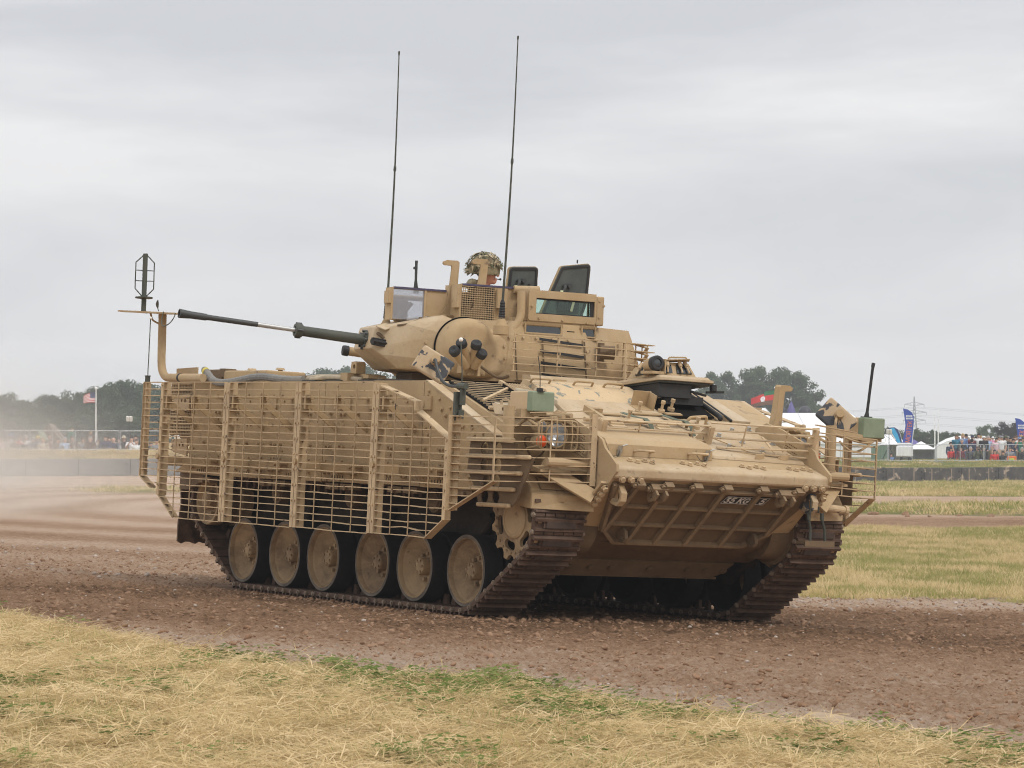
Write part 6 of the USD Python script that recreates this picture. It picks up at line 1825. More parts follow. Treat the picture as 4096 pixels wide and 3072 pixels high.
# ---- trees
paint('bark', (0.085, 0.065, 0.05), 0.25, scale=4, rough=0.95)
def foliage(name, a, b, trans=.3):
    M[name] = usdkit.material(stage, f'{LOOKS}/{name}', {
        'geo': ('geometry', {}), 'tc': ('texture_coordinate', {}), 'n': ('noise_texture', {'scale': 0.9, 'detail': 3.0}),
        'ad': ('math', {'math_type': 'multiply_add', 'value2': .45}), 'sb': ('math', {'math_type': 'add', 'value2': -.22}), 'r': ('rgb_ramp', {'ramp': [(0.15, a), (0.85, b)]}),
        'd': ('diffuse_bsdf', {}), 't': ('translucent_bsdf', {}), 'm': ('mix_closure', {'fac': trans})},
        [('tc.object', 'n.vector'), ('geo.random_per_island', 'ad.value1'), ('n.fac', 'ad.value3'), ('ad.value', 'sb.value1'), ('sb.value', 'r.fac'), ('r.color', 'd.color'), ('r.color', 't.color'), ('d.BSDF', 'm.closure1'), ('t.BSDF', 'm.closure2')], surface='m.closure')
foliage('leaf_green', (0.058, 0.085, 0.042), (0.115, 0.145, 0.068))
foliage('leaf_poplar', (0.085, 0.112, 0.062), (0.165, 0.195, 0.110))
foliage('leaf_pale', (0.075, 0.115, 0.050), (0.140, 0.185, 0.085))
foliage('leaf_purple', (0.028, 0.020, 0.022), (0.062, 0.048, 0.040))
def tree_mesh(seed, kind):
    """unit height tree: trunk with limbs, crown of small leaf faces in clumps"""
    rg = np.random.default_rng(seed)
    tr = G().tube(spline([[0, 0, 0], [.01, 0, .2], [.0, .01, .45], [.02, .0, .8]], 8), np.linspace(.022, .006, 8), 7)
    C = []
    if kind == 'poplar':
        n = 60
        for k in range(n):
            z = .12 + .85 * rg.random()
            R = .255 * math.sin(min(1, (z - .02) / .55) * PI / 2) * (1 - max(0, (z - .45) / .60) ** 2) ** .5 if z < 1.03 else .02
            a = rg.uniform(0, 2 * PI); q = R * math.sqrt(rg.random())
            C.append((q * math.cos(a), q * math.sin(a), z, .065 + .035 * rg.random()))
        leafn, ls = 150, .015
    elif kind == 'hedge':
        for k in range(42):
            a = rg.uniform(0, 2 * PI); q = .50 * math.sqrt(rg.random())
            z = .12 + .80 * rg.random() * (1 - .5 * (q / .5) ** 2)
            C.append((q * math.cos(a), q * math.sin(a), z, .12 + .05 * rg.random()))
        leafn, ls = 100, .030
    else:
        for k in range(64):
            u = rg.normal(0, 1, 3); u /= np.linalg.norm(u); q = rg.random() ** .4
            z = .58 + .36 * u[2] * q
            w = .40 * (1 if u[2] > -.3 else .7)
            C.append((w * u[0] * q, w * u[1] * q, z, .075 + .06 * rg.random()))
        leafn, ls = 110, .020
    for c in C[::5]:
        b = [0, 0, max(.12, c[2] * .6)]
        tr.tube([b, [(b[0] + c[0]) / 2, (b[1] + c[1]) / 2, (b[2] + c[2]) / 2 + .01], c[:3]], [.008, .005, .002], 5)
    V, F = [], []
    for (cx, cy, cz, cr) in C:
        u = rg.normal(0, 1, (leafn, 3)); u /= np.linalg.norm(u, axis=1, keepdims=True)
        p = np.array([cx, cy, cz]) + u * cr * (rg.random((leafn, 1)) ** .35) * [1, 1, .85]
        a = rg.normal(0, 1, (leafn, 3)); a /= np.linalg.norm(a, axis=1, keepdims=True)
        b = np.cross(a, u + .3 * rg.normal(0, 1, (leafn, 3))); b /= np.linalg.norm(b, axis=1, keepdims=True) + 1e-9
        s = ls * rg.uniform(.6, 1.3, (leafn, 1))
        n0 = sum(len(v) for v in V)
        V.append(np.stack([p - a * s, p + b * s * .7, p + a * s, p - b * s * .7], 1).reshape(-1, 3))
        i = n0 + np.arange(leafn)[:, None] * 4
        F.append(np.concatenate([i + [0, 1, 2], i + [0, 2, 3]]))
    return tr, (np.vstack(V), np.vstack(F))
protos = {}
for kind, leaf in (('round', 'leaf_green'), ('poplar', 'leaf_poplar'), ('hedge', 'leaf_green'), ('pale', 'leaf_pale'), ('purple', 'leaf_purple')):
    for v in range(2):
        root = UsdGeom.Xform.Define(stage, f'/World/tree_kinds/{kind}_{v}')
        tr, cr = tree_mesh({'round': 3, 'poplar': 20, 'hedge': 40, 'pale': 60, 'purple': 80}[kind] + v, 'round' if kind in ('pale', 'purple') else kind)
        obj('trunk', tr, 'bark', root.GetPrim()); obj('crown', cr, leaf, root.GetPrim())
        protos[kind, v] = root.GetPath()
UsdGeom.Xform.Define(stage, '/World/tree_kinds')
stage.GetPrimAtPath('/World/tree_kinds').SetSpecifier(Sdf.SpecifierClass)
rt = random.Random(8)
def tree(kind, px, pytop, dist, wide, lab, grp=None, name='tree', ground=None):
    p = at(px, pytop, dist)
    z0 = ground if ground is not None else -.3
    h = p[2] - z0
    t = thing(name, lab, 'tree', (p[0], dist, z0), rt.uniform(0, 6), grp, scale=(h * wide, h * wide, h))
    t.GetReferences().AddInternalReference(protos[kind, rt.randrange(2)])
    t.SetInstanceable(True)
# left wood, seen through the dust
tops = [(-60, 1545), (40, 1560), (130, 1585), (215, 1578), (285, 1550), (350, 1578), (420, 1545), (475, 1518), (545, 1535), (610, 1532), (690, 1540)]
for k, (px, py) in enumerate(tops):
    tree('round', px, py - 6, 330 + rt.uniform(-18, 18), .95, ORD[k] + ' from the left of the broad trees in the dusty wood', 'trees of the left wood')
for k, (px, py) in enumerate([(-20, 1600), (90, 1620), (180, 1630), (250, 1640), (330, 1610), (440, 1600), (520, 1620), (580, 1590)]):
    tree('hedge', px, py, 312 + rt.uniform(-6, 6), 1.0, ORD[k] + ' from the left of the low bushy trees fronting the dusty wood', 'low trees of the left wood')
for k, (px, py) in enumerate([(1090, 1500), (1160, 1488), (1235, 1480), (1310, 1468), (1385, 1462), (1450, 1455), (1520, 1462)]):
    tree('round', px, py - 4, 420 + rt.uniform(-20, 20), .8, ORD[k] + ' from the left of the far trees showing above the rear deck', 'trees behind the rear deck')
# right row of poplars
for k, (px, py, w) in enumerate([(2790, 1560, 1.0), (2868, 1492, .95), (2935, 1490, .9), (2998, 1482, .95), (3062, 1470, 1.0), (3118, 1474, 1.0), (3175, 1490, 1.0), (3228, 1505, 1.0)]):
    lab = ORD[k] + ' from the left in the tall tree row behind the marquees'
    grp = 'row of tall trees on the right'
    if k == 7: lab, grp = 'rightmost tall tree of the row, beside the open sky', None
    tree('poplar', px, py, 360 + (k % 3) * 4, w, lab, grp)
for k, (px, py) in enumerate([(2760, 1610), (2830, 1615), (2900, 1612), (2980, 1610), (3060, 1615), (3140, 1610), (3210, 1600), (3262, 1575)]):
    tree('hedge', px, py, 350, .8, ORD[k] + ' from the left of the bushes below the tall tree row', 'undergrowth below the tall row')
# low hedge line and trees at the far right
for k, (px, py) in enumerate([(3520, 1692), (3555, 1690), (3610, 1702), (3660, 1700), (3710, 1704), (3760, 1708), (3800, 1712), (3850, 1722), (3890, 1728)]):
    tree('hedge', px, py, 330 + rt.uniform(-8, 8), 1.1, ORD[k] + ' from the left of the dark green trees along the low hedge line', 'low hedge line on the right')
tree('pale', 3948, 1697, 360, 1.15, 'pale rounded tree behind the right crowd', None)
tree('pale', 3905, 1738, 350, 1.1, 'small pale tree at the end of the hedge line', None)
tree('purple', 4030, 1682, 300, 1.05, 'dark purple leaved tree behind the right crowd', None)
tree('purple', 4085, 1688, 296, 1.05, 'second purple leaved tree, cut by the right edge', None)

# ---- tents and stalls
paint('tent_white', (0.78, 0.78, 0.78), 0.03, dust=(0.62, 0.62, 0.60), dust_amt=0.3, scale=.6, rough=0.6)
plain('tent_brown', (0.20, 0.155, 0.12), 0.9)
plain('tent_purple', (0.11, 0.095, 0.26), 0.6)
plain('tent_blue', (0.40, 0.55, 0.66), 0.6)
plain('inflatable_black', (0.03, 0.03, 0.04), 0.5)
plain('canvas_green', (0.13, 0.20, 0.14), 0.8)
plain('clear_pvc', (0.55, 0.56, 0.60), 0.3)
def marquee(px0, px1, ridge_py, eave_py, dist, depth, lab, hip=0.0, bays=4, base=None):
    a, b = at(px0, ridge_py, dist), at(px1, ridge_py, dist)
    e = at(px0, eave_py, dist - depth)[2]
    L = b[0] - a[0]; z0 = -.4 if base is None else base
    t = thing('marquee', lab, 'tent', (a[0], dist, z0))
    R, E = a[2] - z0, e - z0
    h0, h1 = (hip if isinstance(hip, tuple) else (hip, hip))
    q = lambda x, y, z: [x, y, z]
    v = [q(0, 0, R), q(L, 0, R), q(-h0, -depth, E), q(L + h1, -depth, E), q(-h0, depth, E), q(L + h1, depth, E)]
    f = [[0, 2, 3], [0, 3, 1], [0, 1, 5], [0, 5, 4], [0, 4, 2], [1, 3, 5]]
    g = G().add(v, f); g.add([[p[0], p[1], p[2] - .03] for p in v], [c[::-1] for c in f])
    obj('roof', g, 'tent_white', t)
    g = G().box(-h0 + .05, L + h1 - .05, -depth + .05, -depth + .09, 0, E).box(-h0 + .05, L + h1 - .05, depth - .09, depth - .05, 0, E).box(-h0 + .05, -h0 + .09, -depth + .1, depth - .1, 0, E).box(L + h1 - .09, L + h1 - .05, -depth + .1, depth - .1, 0, E)
    obj('wall', g, 'tent_white', t)
    for k in range(bays + 1):
        x0 = L * k / bays; x1 = -h0 + (L + h0 + h1) * k / bays
        obj('seam', G().bar([x0, -.02, R + .005], [x1, -depth - .01, E + .01], .05, .03), 'clear_pvc', t)
    g = G().box(-h0, L + h1, -depth - .03, -depth, E - .16, E)
    obj('valance', g, 'tent_white', t)
    return t
marquee(2770, 3060, 1632, 1745, 232, 3.2, 'white marquee behind the driver hatch, its ridge ending left of the flagpole', hip=(.0, 1.7), bays=3)
m2 = marquee(3086, 3402, 1652, 1768, 214, 3.2, 'wide white marquee with a hipped right end left of the antenna box', hip=(.3, 2.75), bays=3)
o = at(3512, 1778, 210.7)
v, f = meshkit.text_mesh('INFO', .20, .01).vertices, meshkit.text_mesh('INFO', .20, .01).faces
obj('lettering', (np.stack([v[:, 0], -v[:, 2] - 3.23 - .0, v[:, 1]], 1) + [o[0] - at(3086, 1652, 214)[0], 0, o[2] + .4 - .1], f), 'tape_purple', m2)
# inflatable behind the marquee
t = thing('inflatable_roof', 'black inflatable play roof with a purple cone showing above the marquee', 'inflatable', at(3155, 1735, 240) - [0, 0, 1.6])
g = G()
for px in (3120, 3220):
    p = at(px, 1655, 240) - at(3155, 1735, 240) + [0, 0, 1.6]
    g.sphere(p, .55, 3, (1.0, 1, 1.15))
p = at(3165, 1655, 240) - at(3155, 1735, 240) + [0, 0, 1.6]
g.rbox(p - [0, 0, .2], [1.35, 0, 0], [0, .6, 0], [0, 0, .28], .2)
obj('black_tubes', g, 'inflatable_black', t, smooth=40)
obj('purple_cone', G().lathe([(-.3, .42), (.3, .30), (.95, .06), (1.0, 0)], p, [0, 0, 1], 16), 'tent_purple', t, smooth=40)
def peak_tent(px, apex_py, eave_py, half, dist, lab, mat='tent_white', wallmat='tent_white'):
    a = at(px, apex_py, dist); e = at(px, eave_py, dist - half)[2]; z0 = -.3
    t = thing('peaked_tent', lab, 'tent', (a[0], dist, z0))
    R, E = a[2] - z0, e - z0
    g = G().lathe([(R, 0.02), (R - (R - E) * .35, half * .36), (E, half * 1.2)], [0, 0, 0], [0, 0, 1], 4) if False else None
    v = [[0, 0, R], [-half, -half, E], [half, -half, E], [half, half, E], [-half, half, E]]
    obj('roof', (np.array(v), np.array([[0, 1, 2], [0, 2, 3], [0, 3, 4], [0, 4, 1]])), mat, t)
    h = half - .05
    g = G().box(-h, h, h - .04, h, 0, E).box(-h, -h + .04, -h, h - .05, 0, E).box(h - .04, h, -h, h - .05, 0, E)
    obj('wall', g, wallmat, t)
    for sx_ in (-h, h): obj('leg', G().cyl([sx_, -h, 0], [sx_, -h, E], .03, n=6), 'galvanised', t)
    return t
peak_tent(3573, 1760, 1780, 1.0, 192, 'small flat white stall tent left of the tall blue feather flag')
peak_tent(3655, 1757, 1792, .85, 205, 'purple topped tent just behind the tall blue feather flag', 'tent_purple', 'tent_white')
peak_tent(3684, 1765, 1797, .85, 196, 'small pale blue peaked tent right of the tall feather flag', 'tent_white', 'clear_pvc')
# curved white tent with camouflage stripe
t = thing('curved_tent', 'large curved white tent with a dark patterned stripe left of the crowd', 'tent', up_from(3835, 204, -.3))
prof = []
W0 = (3975 - 3695) / FPX * 204 / 2
for k in range(13):
    a = PI * k / 12
    prof.append((-W0 * math.cos(a), 1.66 * math.sin(a) ** 1.0))
V_, F_ = [], []
for j, yy in enumerate((-2.6, -1.0, -.6, 3.0)):
    for (x_, z_) in prof: V_.append([x_ + (j > 0) * .25 * j, yy, z_ * (1 - .12 * (j == 0))])
n_ = len(prof)
def band(j): return np.array([[j * n_ + k, j * n_ + k + 1, (j + 1) * n_ + k + 1, (j + 1) * n_ + k] for k in range(n_ - 1)])
paint('camo_stripe', (0.20, 0.19, 0.12), 0.3, chip=(0.05, 0.055, 0.04), chip_at=(0.5, 0.52), chip_scale=3, rough=0.8)
obj('roof', (np.array(V_), np.vstack([band(0), band(2)])), 'tent_white', t, smooth=True)
obj('patterned_stripe', (np.array(V_)[n_:3 * n_], band(0)), 'camo_stripe', t, smooth=True)
obj('end_wall', G().poly([(a, b) for a, b in prof] if False else Polygon([(a * .99, b * .87) for a, b in prof]), [0, -2.58, 0], [1, 0, 0], [0, 0, 1], .03), 'tent_white', t)
# another white tent to the right, its top behind the crowd
marquee(3880, 4090, 1756, 1790, 222, 3.0, 'low white marquee behind the heads of the right crowd', hip=.4, bays=4)
marquee(3500, 3560, 1738, 1790, 226, 2.0, 'white marquee gable between the antenna box and the floodlight mast', hip=(1.0, 1.9), bays=2)
# green tent on the far left, in the dust
def canvas_tent(px, top, w, dist, lab, mat):
    a = at(px, top, dist); z0 = .3
    t = thing('ridge_tent', lab, 'tent', (a[0], dist, z0)); R = a[2] - z0
    g = G().add([[0, -1.2, R], [0, 1.2, R], [-w, -1.3, 0], [w, -1.3, 0], [-w, 1.3, 0], [w, 1.3, 0]], [[0, 3, 2], [1, 4, 5], [0, 2, 4], [0, 4, 1], [0, 1, 5], [0, 5, 3]])
    obj('canvas', g, mat, t)
    obj('pole', G().cyl([0, -1.25, 0], [0, -1.25, R + .1], .04, n=6), 'bark', t)
    obj('guy_rope', G().cyl([0, -1.25, R], [w * 1.5, -1.6, 0], .012, n=4), 'bark', t)
    return t
canvas_tent(205, 1695, 1.3, 175, 'brown canvas ridge tent behind the left crowd in the dust', 'tent_brown')
canvas_tent(160, 1722, .8, 168, 'pale green ridge tent at the far left behind the crowd', 'tape_green')
# green screen, white trailer and grey cabinet on the right bank
t = thing('green_screen', 'green canvas screen behind the barrier left of the floodlight mast', 'screen', up_from(3520, 184, -.2))
o = (3550 - 3485) / FPX * 184
obj('canvas', G().rbox([0, 0, .50], [o / 2 + .05, 0, 0], [0, .02, 0], [0, 0, .45], .015), 'canvas_green', t); obj('post', G().cyl([-o / 2, .03, 0], [-o / 2, .03, 1.0], .025, n=6), 'galvanised', t); obj('post', G().cyl([o / 2, .03, 0], [o / 2, .03, 1.0], .025, n=6), 'galvanised', t)
t = thing('white_trailer', 'white box trailer parked behind the barrier below the feather flag', 'trailer', up_from(3618, 186, -.2))
obj('body', G().rbox([0, 0, .60], [.46, 0, 0], [0, .5, 0], [0, 0, .32], .06), 'tent_white', t, smooth=30)
obj('upper_cabinet', G().rbox([0, .1, 1.03], [.40, 0, 0], [0, .3, 0], [0, 0, .09], .03), 'tent_white', t)
obj('dark_strip', G().box(-.36, .36, -.205, -.2, .99, 1.07), 'clear_pvc', t)
for sx_ in (-.25, .25): obj('wheel', G().lathe([(-.06, 0), (-.06, .13), (.06, .13), (.06, 0)], [sx_, -.46, .13], [0, 1, 0], 14), 'rubber', t)
# floodlights
def floodlight(px, head_py, dist, lab, z0, lattice=False):
    p = at(px, head_py, dist)
    t = thing('floodlight_mast', lab, 'floodlight', (p[0], dist, z0)); h = p[2] - z0
    obj('mast', G().cyl([0, 0, 0], [0, 0, h], .03, .02, n=8), 'gun_metal', t)
    for k in range(3):
        a = 2 * PI * k / 3 + .5
        obj('leg', G().cyl([.5 * math.cos(a), .5 * math.sin(a), 0], [0, 0, .95], .025, n=6), 'gun_metal', t)
    for sx_ in (-.085, .085): obj('lamp_head', G().rbox([sx_, -.08, h + .02], [.08, 0, 0], [0, .08, .02], [0, -.02, .13], .03), 'plate_white', t)
    return t
floodlight(3556, 1728, 183, 'floodlight on a tripod mast beside the white trailer', -.2)
floodlight(518, 1677, 158, 'twin headed floodlight mast in the left crowd', .55)
# goal posts
for k, px in enumerate((3739, 3753)):
    p = at(px, 1640 if k else 1655, 255)
    t = thing('white_pole', ('left' if not k else 'right') + ' of the two thin white poles before the hedge line', 'pole', (p[0], 255, -.3))
    obj('pole', G().cyl([0, 0, 0], [0, 0, p[2] + .3 if False else at(px, 1703, 255)[2] + .3], .055, n=8).cyl([0, 0, at(px, 1703, 255)[2] + .3], [0, 0, p[2] + .3], .02, n=6), 'tent_white', t)
# pylon and its lines
def strut_tower(g, H, segs):
    wz = lambda z: np.interp(z, [0, .45 * H, .62 * H, H], [.085 * H, .04 * H, .026 * H, .004 * H])
    zs = H * (np.linspace(0, 1, segs) ** .85)
    for a, b in zip(zs[:-1], zs[1:]):
        A, B = wz(a), wz(b)
        ca_ = [(-A, -A), (A, -A), (A, A), (-A, A)]; cb_ = [(-B, -B), (B, -B), (B, B), (-B, B)]
        for i in range(4):
            j = (i + 1) % 4
            p0, p1 = [*ca_[i], a], [*cb_[i], b]
            g.cyl(p0, p1, .10, n=4, caps=False)
            g.cyl(p0, [*cb_[j], b], .055, n=4, caps=False); g.cyl([*ca_[j], a], p1, .055, n=4, caps=False)
plain('pylon_steel', (0.22, 0.23, 0.24), 0.6, metallic=0.3)
PD = 900.0
pt = at(3657, 1586, PD); PH_ = pt[2] + 3
py_ = thing('electricity_pylon', 'tall lattice electricity pylon on the horizon behind the feather flag', 'pylon', (pt[0], PD, -3.0))
g = G(); strut_tower(g, PH_, 13)
obj('lattice', g, 'pylon_steel', py_)
tips = []
for zz, L_, sgns in ((1617, 2.9, (-1, 1)), (1649, 3.6, (-1, 1)), (1681, 3.3, (-1, 1))):
    z = at(3657, zz, PD)[2] + 3
    for sg in sgns:
        tip = [sg * L_, 0, z]
        g = G()
        for w in (-.5, .5):
            g.cyl([sg * .4, w, z + .55], tip, .07, n=4, caps=False); g.cyl([sg * .5, w, z - .35], tip, .07, n=4, caps=False)
        for q in (.3, .6): g.cyl([sg * L_ * q, .2, z - .3 * (1 - q)], [sg * L_ * (q + .15), -.2, z + .5 * (1 - q)], .05, n=4, caps=False)
        g.cyl(tip, [tip[0], 0, z - .9], .06, n=5)
        obj('cross_arm', g, 'pylon_steel', py_)
        tips.append(tip)
for k, tip in enumerate(tips):
    for dirn in (-1, 1):
        P = []
        for q in np.linspace(0, 1, 12):
            P.append([tip[0] + dirn * 260 * q, 260 * q * (.05 if dirn < 0 else .2), tip[2] - .9 - 14 * 4 * q * (1 - q) * .25 - (5 * q if dirn > 0 else 4 * q)])
        obj('power_line', G().tube(P, .028, 4), 'pylon_steel', py_)

# ---- flags
def flagpole(px, top_py, dist, lab, z0, r=.045):
    p = at(px, top_py, dist)
    t = thing('flagpole', lab, 'flagpole', (p[0], dist, z0)); h = p[2] - z0
    obj('pole', G().cyl([0, 0, 0], [0, 0, h], r, r * .7, n=8), 'tent_white', t)
    obj('finial', G().sphere([0, 0, h + .04], .09, 1), 'tent_white', t)
    return p, h
def flag_sheet(p0, w, h, wave, droop, u0, u1, v0, v1, n=10, off=0.0):
    """piece u0..u1, v0..v1 of a cloth hanging to the left of p0 (its upper hoist corner)"""
    V, F = [], []
    us_, vs_ = np.linspace(u0, u1, n), np.linspace(v0, v1, 4)
    for v_ in vs_:
        for u in us_:
            V.append([p0[0] - u * w + .02 * math.sin(7 * u), p0[1] - .015 + off + wave * math.sin(6.5 * u + 1.2 * v_) * u, p0[2] - v_ * h * (1 - .25 * u) - droop * u ** 1.2 * h + .05 * h * math.sin(5 * u) * u])
    for j in range(3):
        for i in range(n - 1):
            F.append([j * n + i, j * n + i + 1, (j + 1) * n + i + 1, (j + 1) * n + i])
    return np.array(V), np.array(F)
plain('cloth_red', (0.52, 0.035, 0.03), 0.8); plain('cloth_white', (0.75, 0.75, 0.76), 0.8); plain('cloth_navy', (0.03, 0.04, 0.13), 0.8); plain('cloth_brown', (0.14, 0.07, 0.04), 0.8); plain('cloth_green', (0.02, 0.13, 0.05), 0.8)
p, h = flagpole(384, 1556, 172, 'white flagpole with the striped flag in the left crowd', .55)
t = thing('striped_flag', 'red and white striped flag with a dark blue corner on the left flagpole', 'flag', (0, 0, 0))
fo = P3(p[0] - .05, 172, at(384, 1568, 172)[2]); fw, fh = .68, .60
for k in range(13):
    obj('stripe', flag_sheet(fo, fw, fh, .07, .30, 0, 1, k / 13, (k + 1) / 13), 'cloth_red' if k % 2 == 0 else 'cloth_white', t, smooth=True)
obj('canton', flag_sheet(fo, fw, fh, .07, .30, 0, .42, 0, .54, off=-.006), 'cloth_navy', t, smooth=True)
g = G()
for a in range(5):
    for b in range(4):
        v, f = flag_sheet(fo, fw, fh, .07, .30, .05 + a * .075, .075 + a * .075, .06 + b * .12, .10 + b * .12, n=2, off=-.012); g.add(v, f)
obj('star', g, 'cloth_white', t, kind='stuff')
p, h = flagpole(3101, 1553, 236, 'white flagpole with the red and brown flag above the marquees', -.3)
t = thing('regimental_flag', 'brown, red and green flag with a white emblem flying on the right flagpole', 'flag', (0, 0, 0))
fo = P3(p[0] - .05, 236, at(3100, 1560, 236)[2]); fw, fh = 1.85, 1.15
obj('red_band', flag_sheet(fo, fw, fh, .18, .42, 0, 1, .30, .68), 'cloth_red', t, smooth=True)
v = flag_sheet(fo, fw, fh, .18, .42, 0, 1, .0, .30)
vv, ff = v; vv = vv.copy()
obj('green_band', flag_sheet(fo, fw, fh, .18, .42, 0, .45, .0, .30), 'cloth_green', t, smooth=True)
obj('brown_band', flag_sheet(fo, fw, fh, .18, .42, 0, 1, .68, 1.0), 'cloth_brown', t, smooth=True)
obj('red_corner', flag_sheet(fo, fw, fh, .18, .42, .45, 1, .14, .30), 'cloth_red', t, smooth=True)
g = G()
for k in range(14):
    a = 2 * PI * k / 14
    v, f = flag_sheet(fo, fw, fh, .18, .42, .50 + .075 * math.cos(a) - .02, .50 + .075 * math.cos(a) + .02, .50 + .14 * math.sin(a) - .04, .50 + .14 * math.sin(a) + .04, n=3, off=-.012); g.add(v, f)
v, f = flag_sheet(fo, fw, fh, .18, .42, .45, .55, .46, .56, n=4, off=-.012); g.add(v, f)
v, f = flag_sheet(fo, fw, fh, .18, .42, .43, .57, .66, .71, n=4, off=-.012); g.add(v, f)
obj('emblem', g, 'cloth_white', t, kind='stuff')

# ---- feather flags
plain('flag_blue', (0.035, 0.075, 0.36), 0.6); plain('flag_orange', (0.70, 0.19, 0.05), 0.6); plain('flag_cyan', (0.05, 0.38, 0.68), 0.6); plain('flag_deep', (0.02, 0.05, 0.17), 0.6)
def feather(outline, dist, lab, mat, z0, pole):
    """outline: picture positions of the cloth; pole: positions of the pole's line"""
    c = at(*pole[0], dist); c[2] = z0
    t = thing('feather_flag', lab, 'flag', c)
    loc = lambda q, o=0: at(q[0], q[1], dist) - c + np.array([0, o, 0])
    P = [loc(q) for q in outline]
    pg = Polygon([(p[0], p[2]) for p in P])
    obj('cloth', G().poly(pg, [0, 0, 0], [1, 0, 0], [0, 0, 1], .012), mat, t)
    obj('pole', G().tube([[0, 0, 0]] + [loc(q, .02) for q in pole], .022, 6), 'tent_white', t)
    return t, loc
def on_flag(t, loc, text, h, o, ang, mat, name, bold=False, dx=0):
    m = meshkit.text_mesh(text, h, .006, bold=bold); v = np.array(m.vertices)
    ca_, sa_ = math.cos(ang), math.sin(ang)
    q = np.stack([o[0] + ca_ * v[:, 0] - sa_ * v[:, 1], np.full(len(v), o[1] - .012) - v[:, 2], o[2] + sa_ * v[:, 0] + ca_ * v[:, 1]], 1)
    obj(name, (q, np.array(m.faces)), mat, t)
def big_feather(dx, dist, lab, full=True):
    ol = [(3612, 1634), (3632, 1638), (3648, 1650), (3656, 1668), (3655, 1690), (3648, 1760), (3641, 1812), (3634, 1812), (3603, 1800), (3607, 1780), (3618, 1730), (3622, 1700), (3618, 1670)]
    t, loc = feather([(x + dx, y + (38 if dx else 0)) for x, y in ol], dist, lab, 'flag_blue', -.2, [(3640 + dx, 1836 + (38 if dx else 0)), (3650 + dx, 1760 + (38 if dx else 0)), (3658 + dx, 1680 + (38 if dx else 0)), (3650 + dx, 1650 + (38 if dx else 0)), (3612 + dx, 1633 + (38 if dx else 0))])
    dy = 38 if dx else 0
    o = loc((3636 + dx, 1800 + dy)); e = loc((3650 + dx, 1684 + dy))
    L = np.linalg.norm(e - o); ang = math.atan2(e[2] - o[2], e[0] - o[0])
    m = meshkit.text_mesh('ARMORTEK', 1.0, .006)
    wd = m.bounds[1][0]
    hh = L / wd
    mv = np.array(m.vertices)
    ca_, sa_ = math.cos(ang), math.sin(ang)
    sx_, sy_ = L / wd, .30
    a_ = mv[:, 0] * sx_; b_ = mv[:, 1] * sy_
    q = np.stack([o[0] + ca_ * a_ - sa_ * b_, o[1] - .014 - mv[:, 2] * .5, o[2] + sa_ * a_ + ca_ * b_], 1)
    obj('lettering', (q, np.array(m.faces)), 'flag_orange', t)
    for (ya, w) in ((1664, 26), (1674, 30)):
        p0 = loc((3624 + dx, ya + dy)); s = w / FPX * dist
        g = G()
        rr = random.Random(ya)
        x_ = 0
        while x_ < s:
            ww = rr.uniform(.03, .07); g.box(p0[0] + x_, p0[0] + min(x_ + ww, s), p0[1] - .016, p0[1] - .012, p0[2] - .05, p0[2] + .05); x_ += ww + .022
        obj('small_lettering', g, 'cloth_white', t, kind='stuff')
big_feather(0, 187, 'tall blue feather flag with orange lettering in front of the pylon')
big_feather(448, 187, 'blue feather flag with orange lettering cut by the right edge of the picture')
def curved_feather(pts, dist, lab):
    t, loc = feather(pts['o'], dist, lab, 'flag_deep', -.2, pts['p'])
    P = [loc(q) for q in pts['c']]
    obj('cyan_stripe', G().poly(Polygon([(p[0], p[2]) for p in P]), [0, -.012, 0], [1, 0, 0], [0, 0, 1], .008), 'flag_cyan', t)
    P = [loc(q) for q in pts['w']]
    obj('white_lettering', G().poly(Polygon([(p[0], p[2]) for p in P]), [0, -.02, 0], [1, 0, 0], [0, 0, 1], .006), 'cloth_white', t)
curved_feather({'o': [(3552, 1716), (3562, 1710), (3578, 1709), (3592, 1718), (3602, 1740), (3609, 1775), (3600, 1786), (3588, 1770), (3570, 1748)], 'p': [(3606, 1836), (3609, 1775), (3602, 1740), (3592, 1718), (3578, 1709), (3562, 1710)],
                'c': [(3562, 1713), (3576, 1711), (3590, 1735), (3604, 1774), (3600, 1784), (3588, 1768), (3574, 1742)], 'w': [(3562, 1732), (3566, 1730), (3584, 1760), (3580, 1760)]}, 190, 'curved dark and cyan feather flag left of the tall lettered one')
curved_feather({'o': [(3505, 1728), (3512, 1718), (3524, 1722), (3534, 1738), (3540, 1752), (3530, 1750), (3512, 1742)], 'p': [(3546, 1836), (3545, 1770), (3540, 1752), (3534, 1738), (3524, 1722), (3512, 1718)],
                'c': [(3508, 1728), (3514, 1724), (3526, 1738), (3534, 1750), (3526, 1748)], 'w': [(3508, 1736), (3512, 1734), (3522, 1745), (3518, 1745)]}, 195, 'curved blue feather flag showing beside the green antenna box')
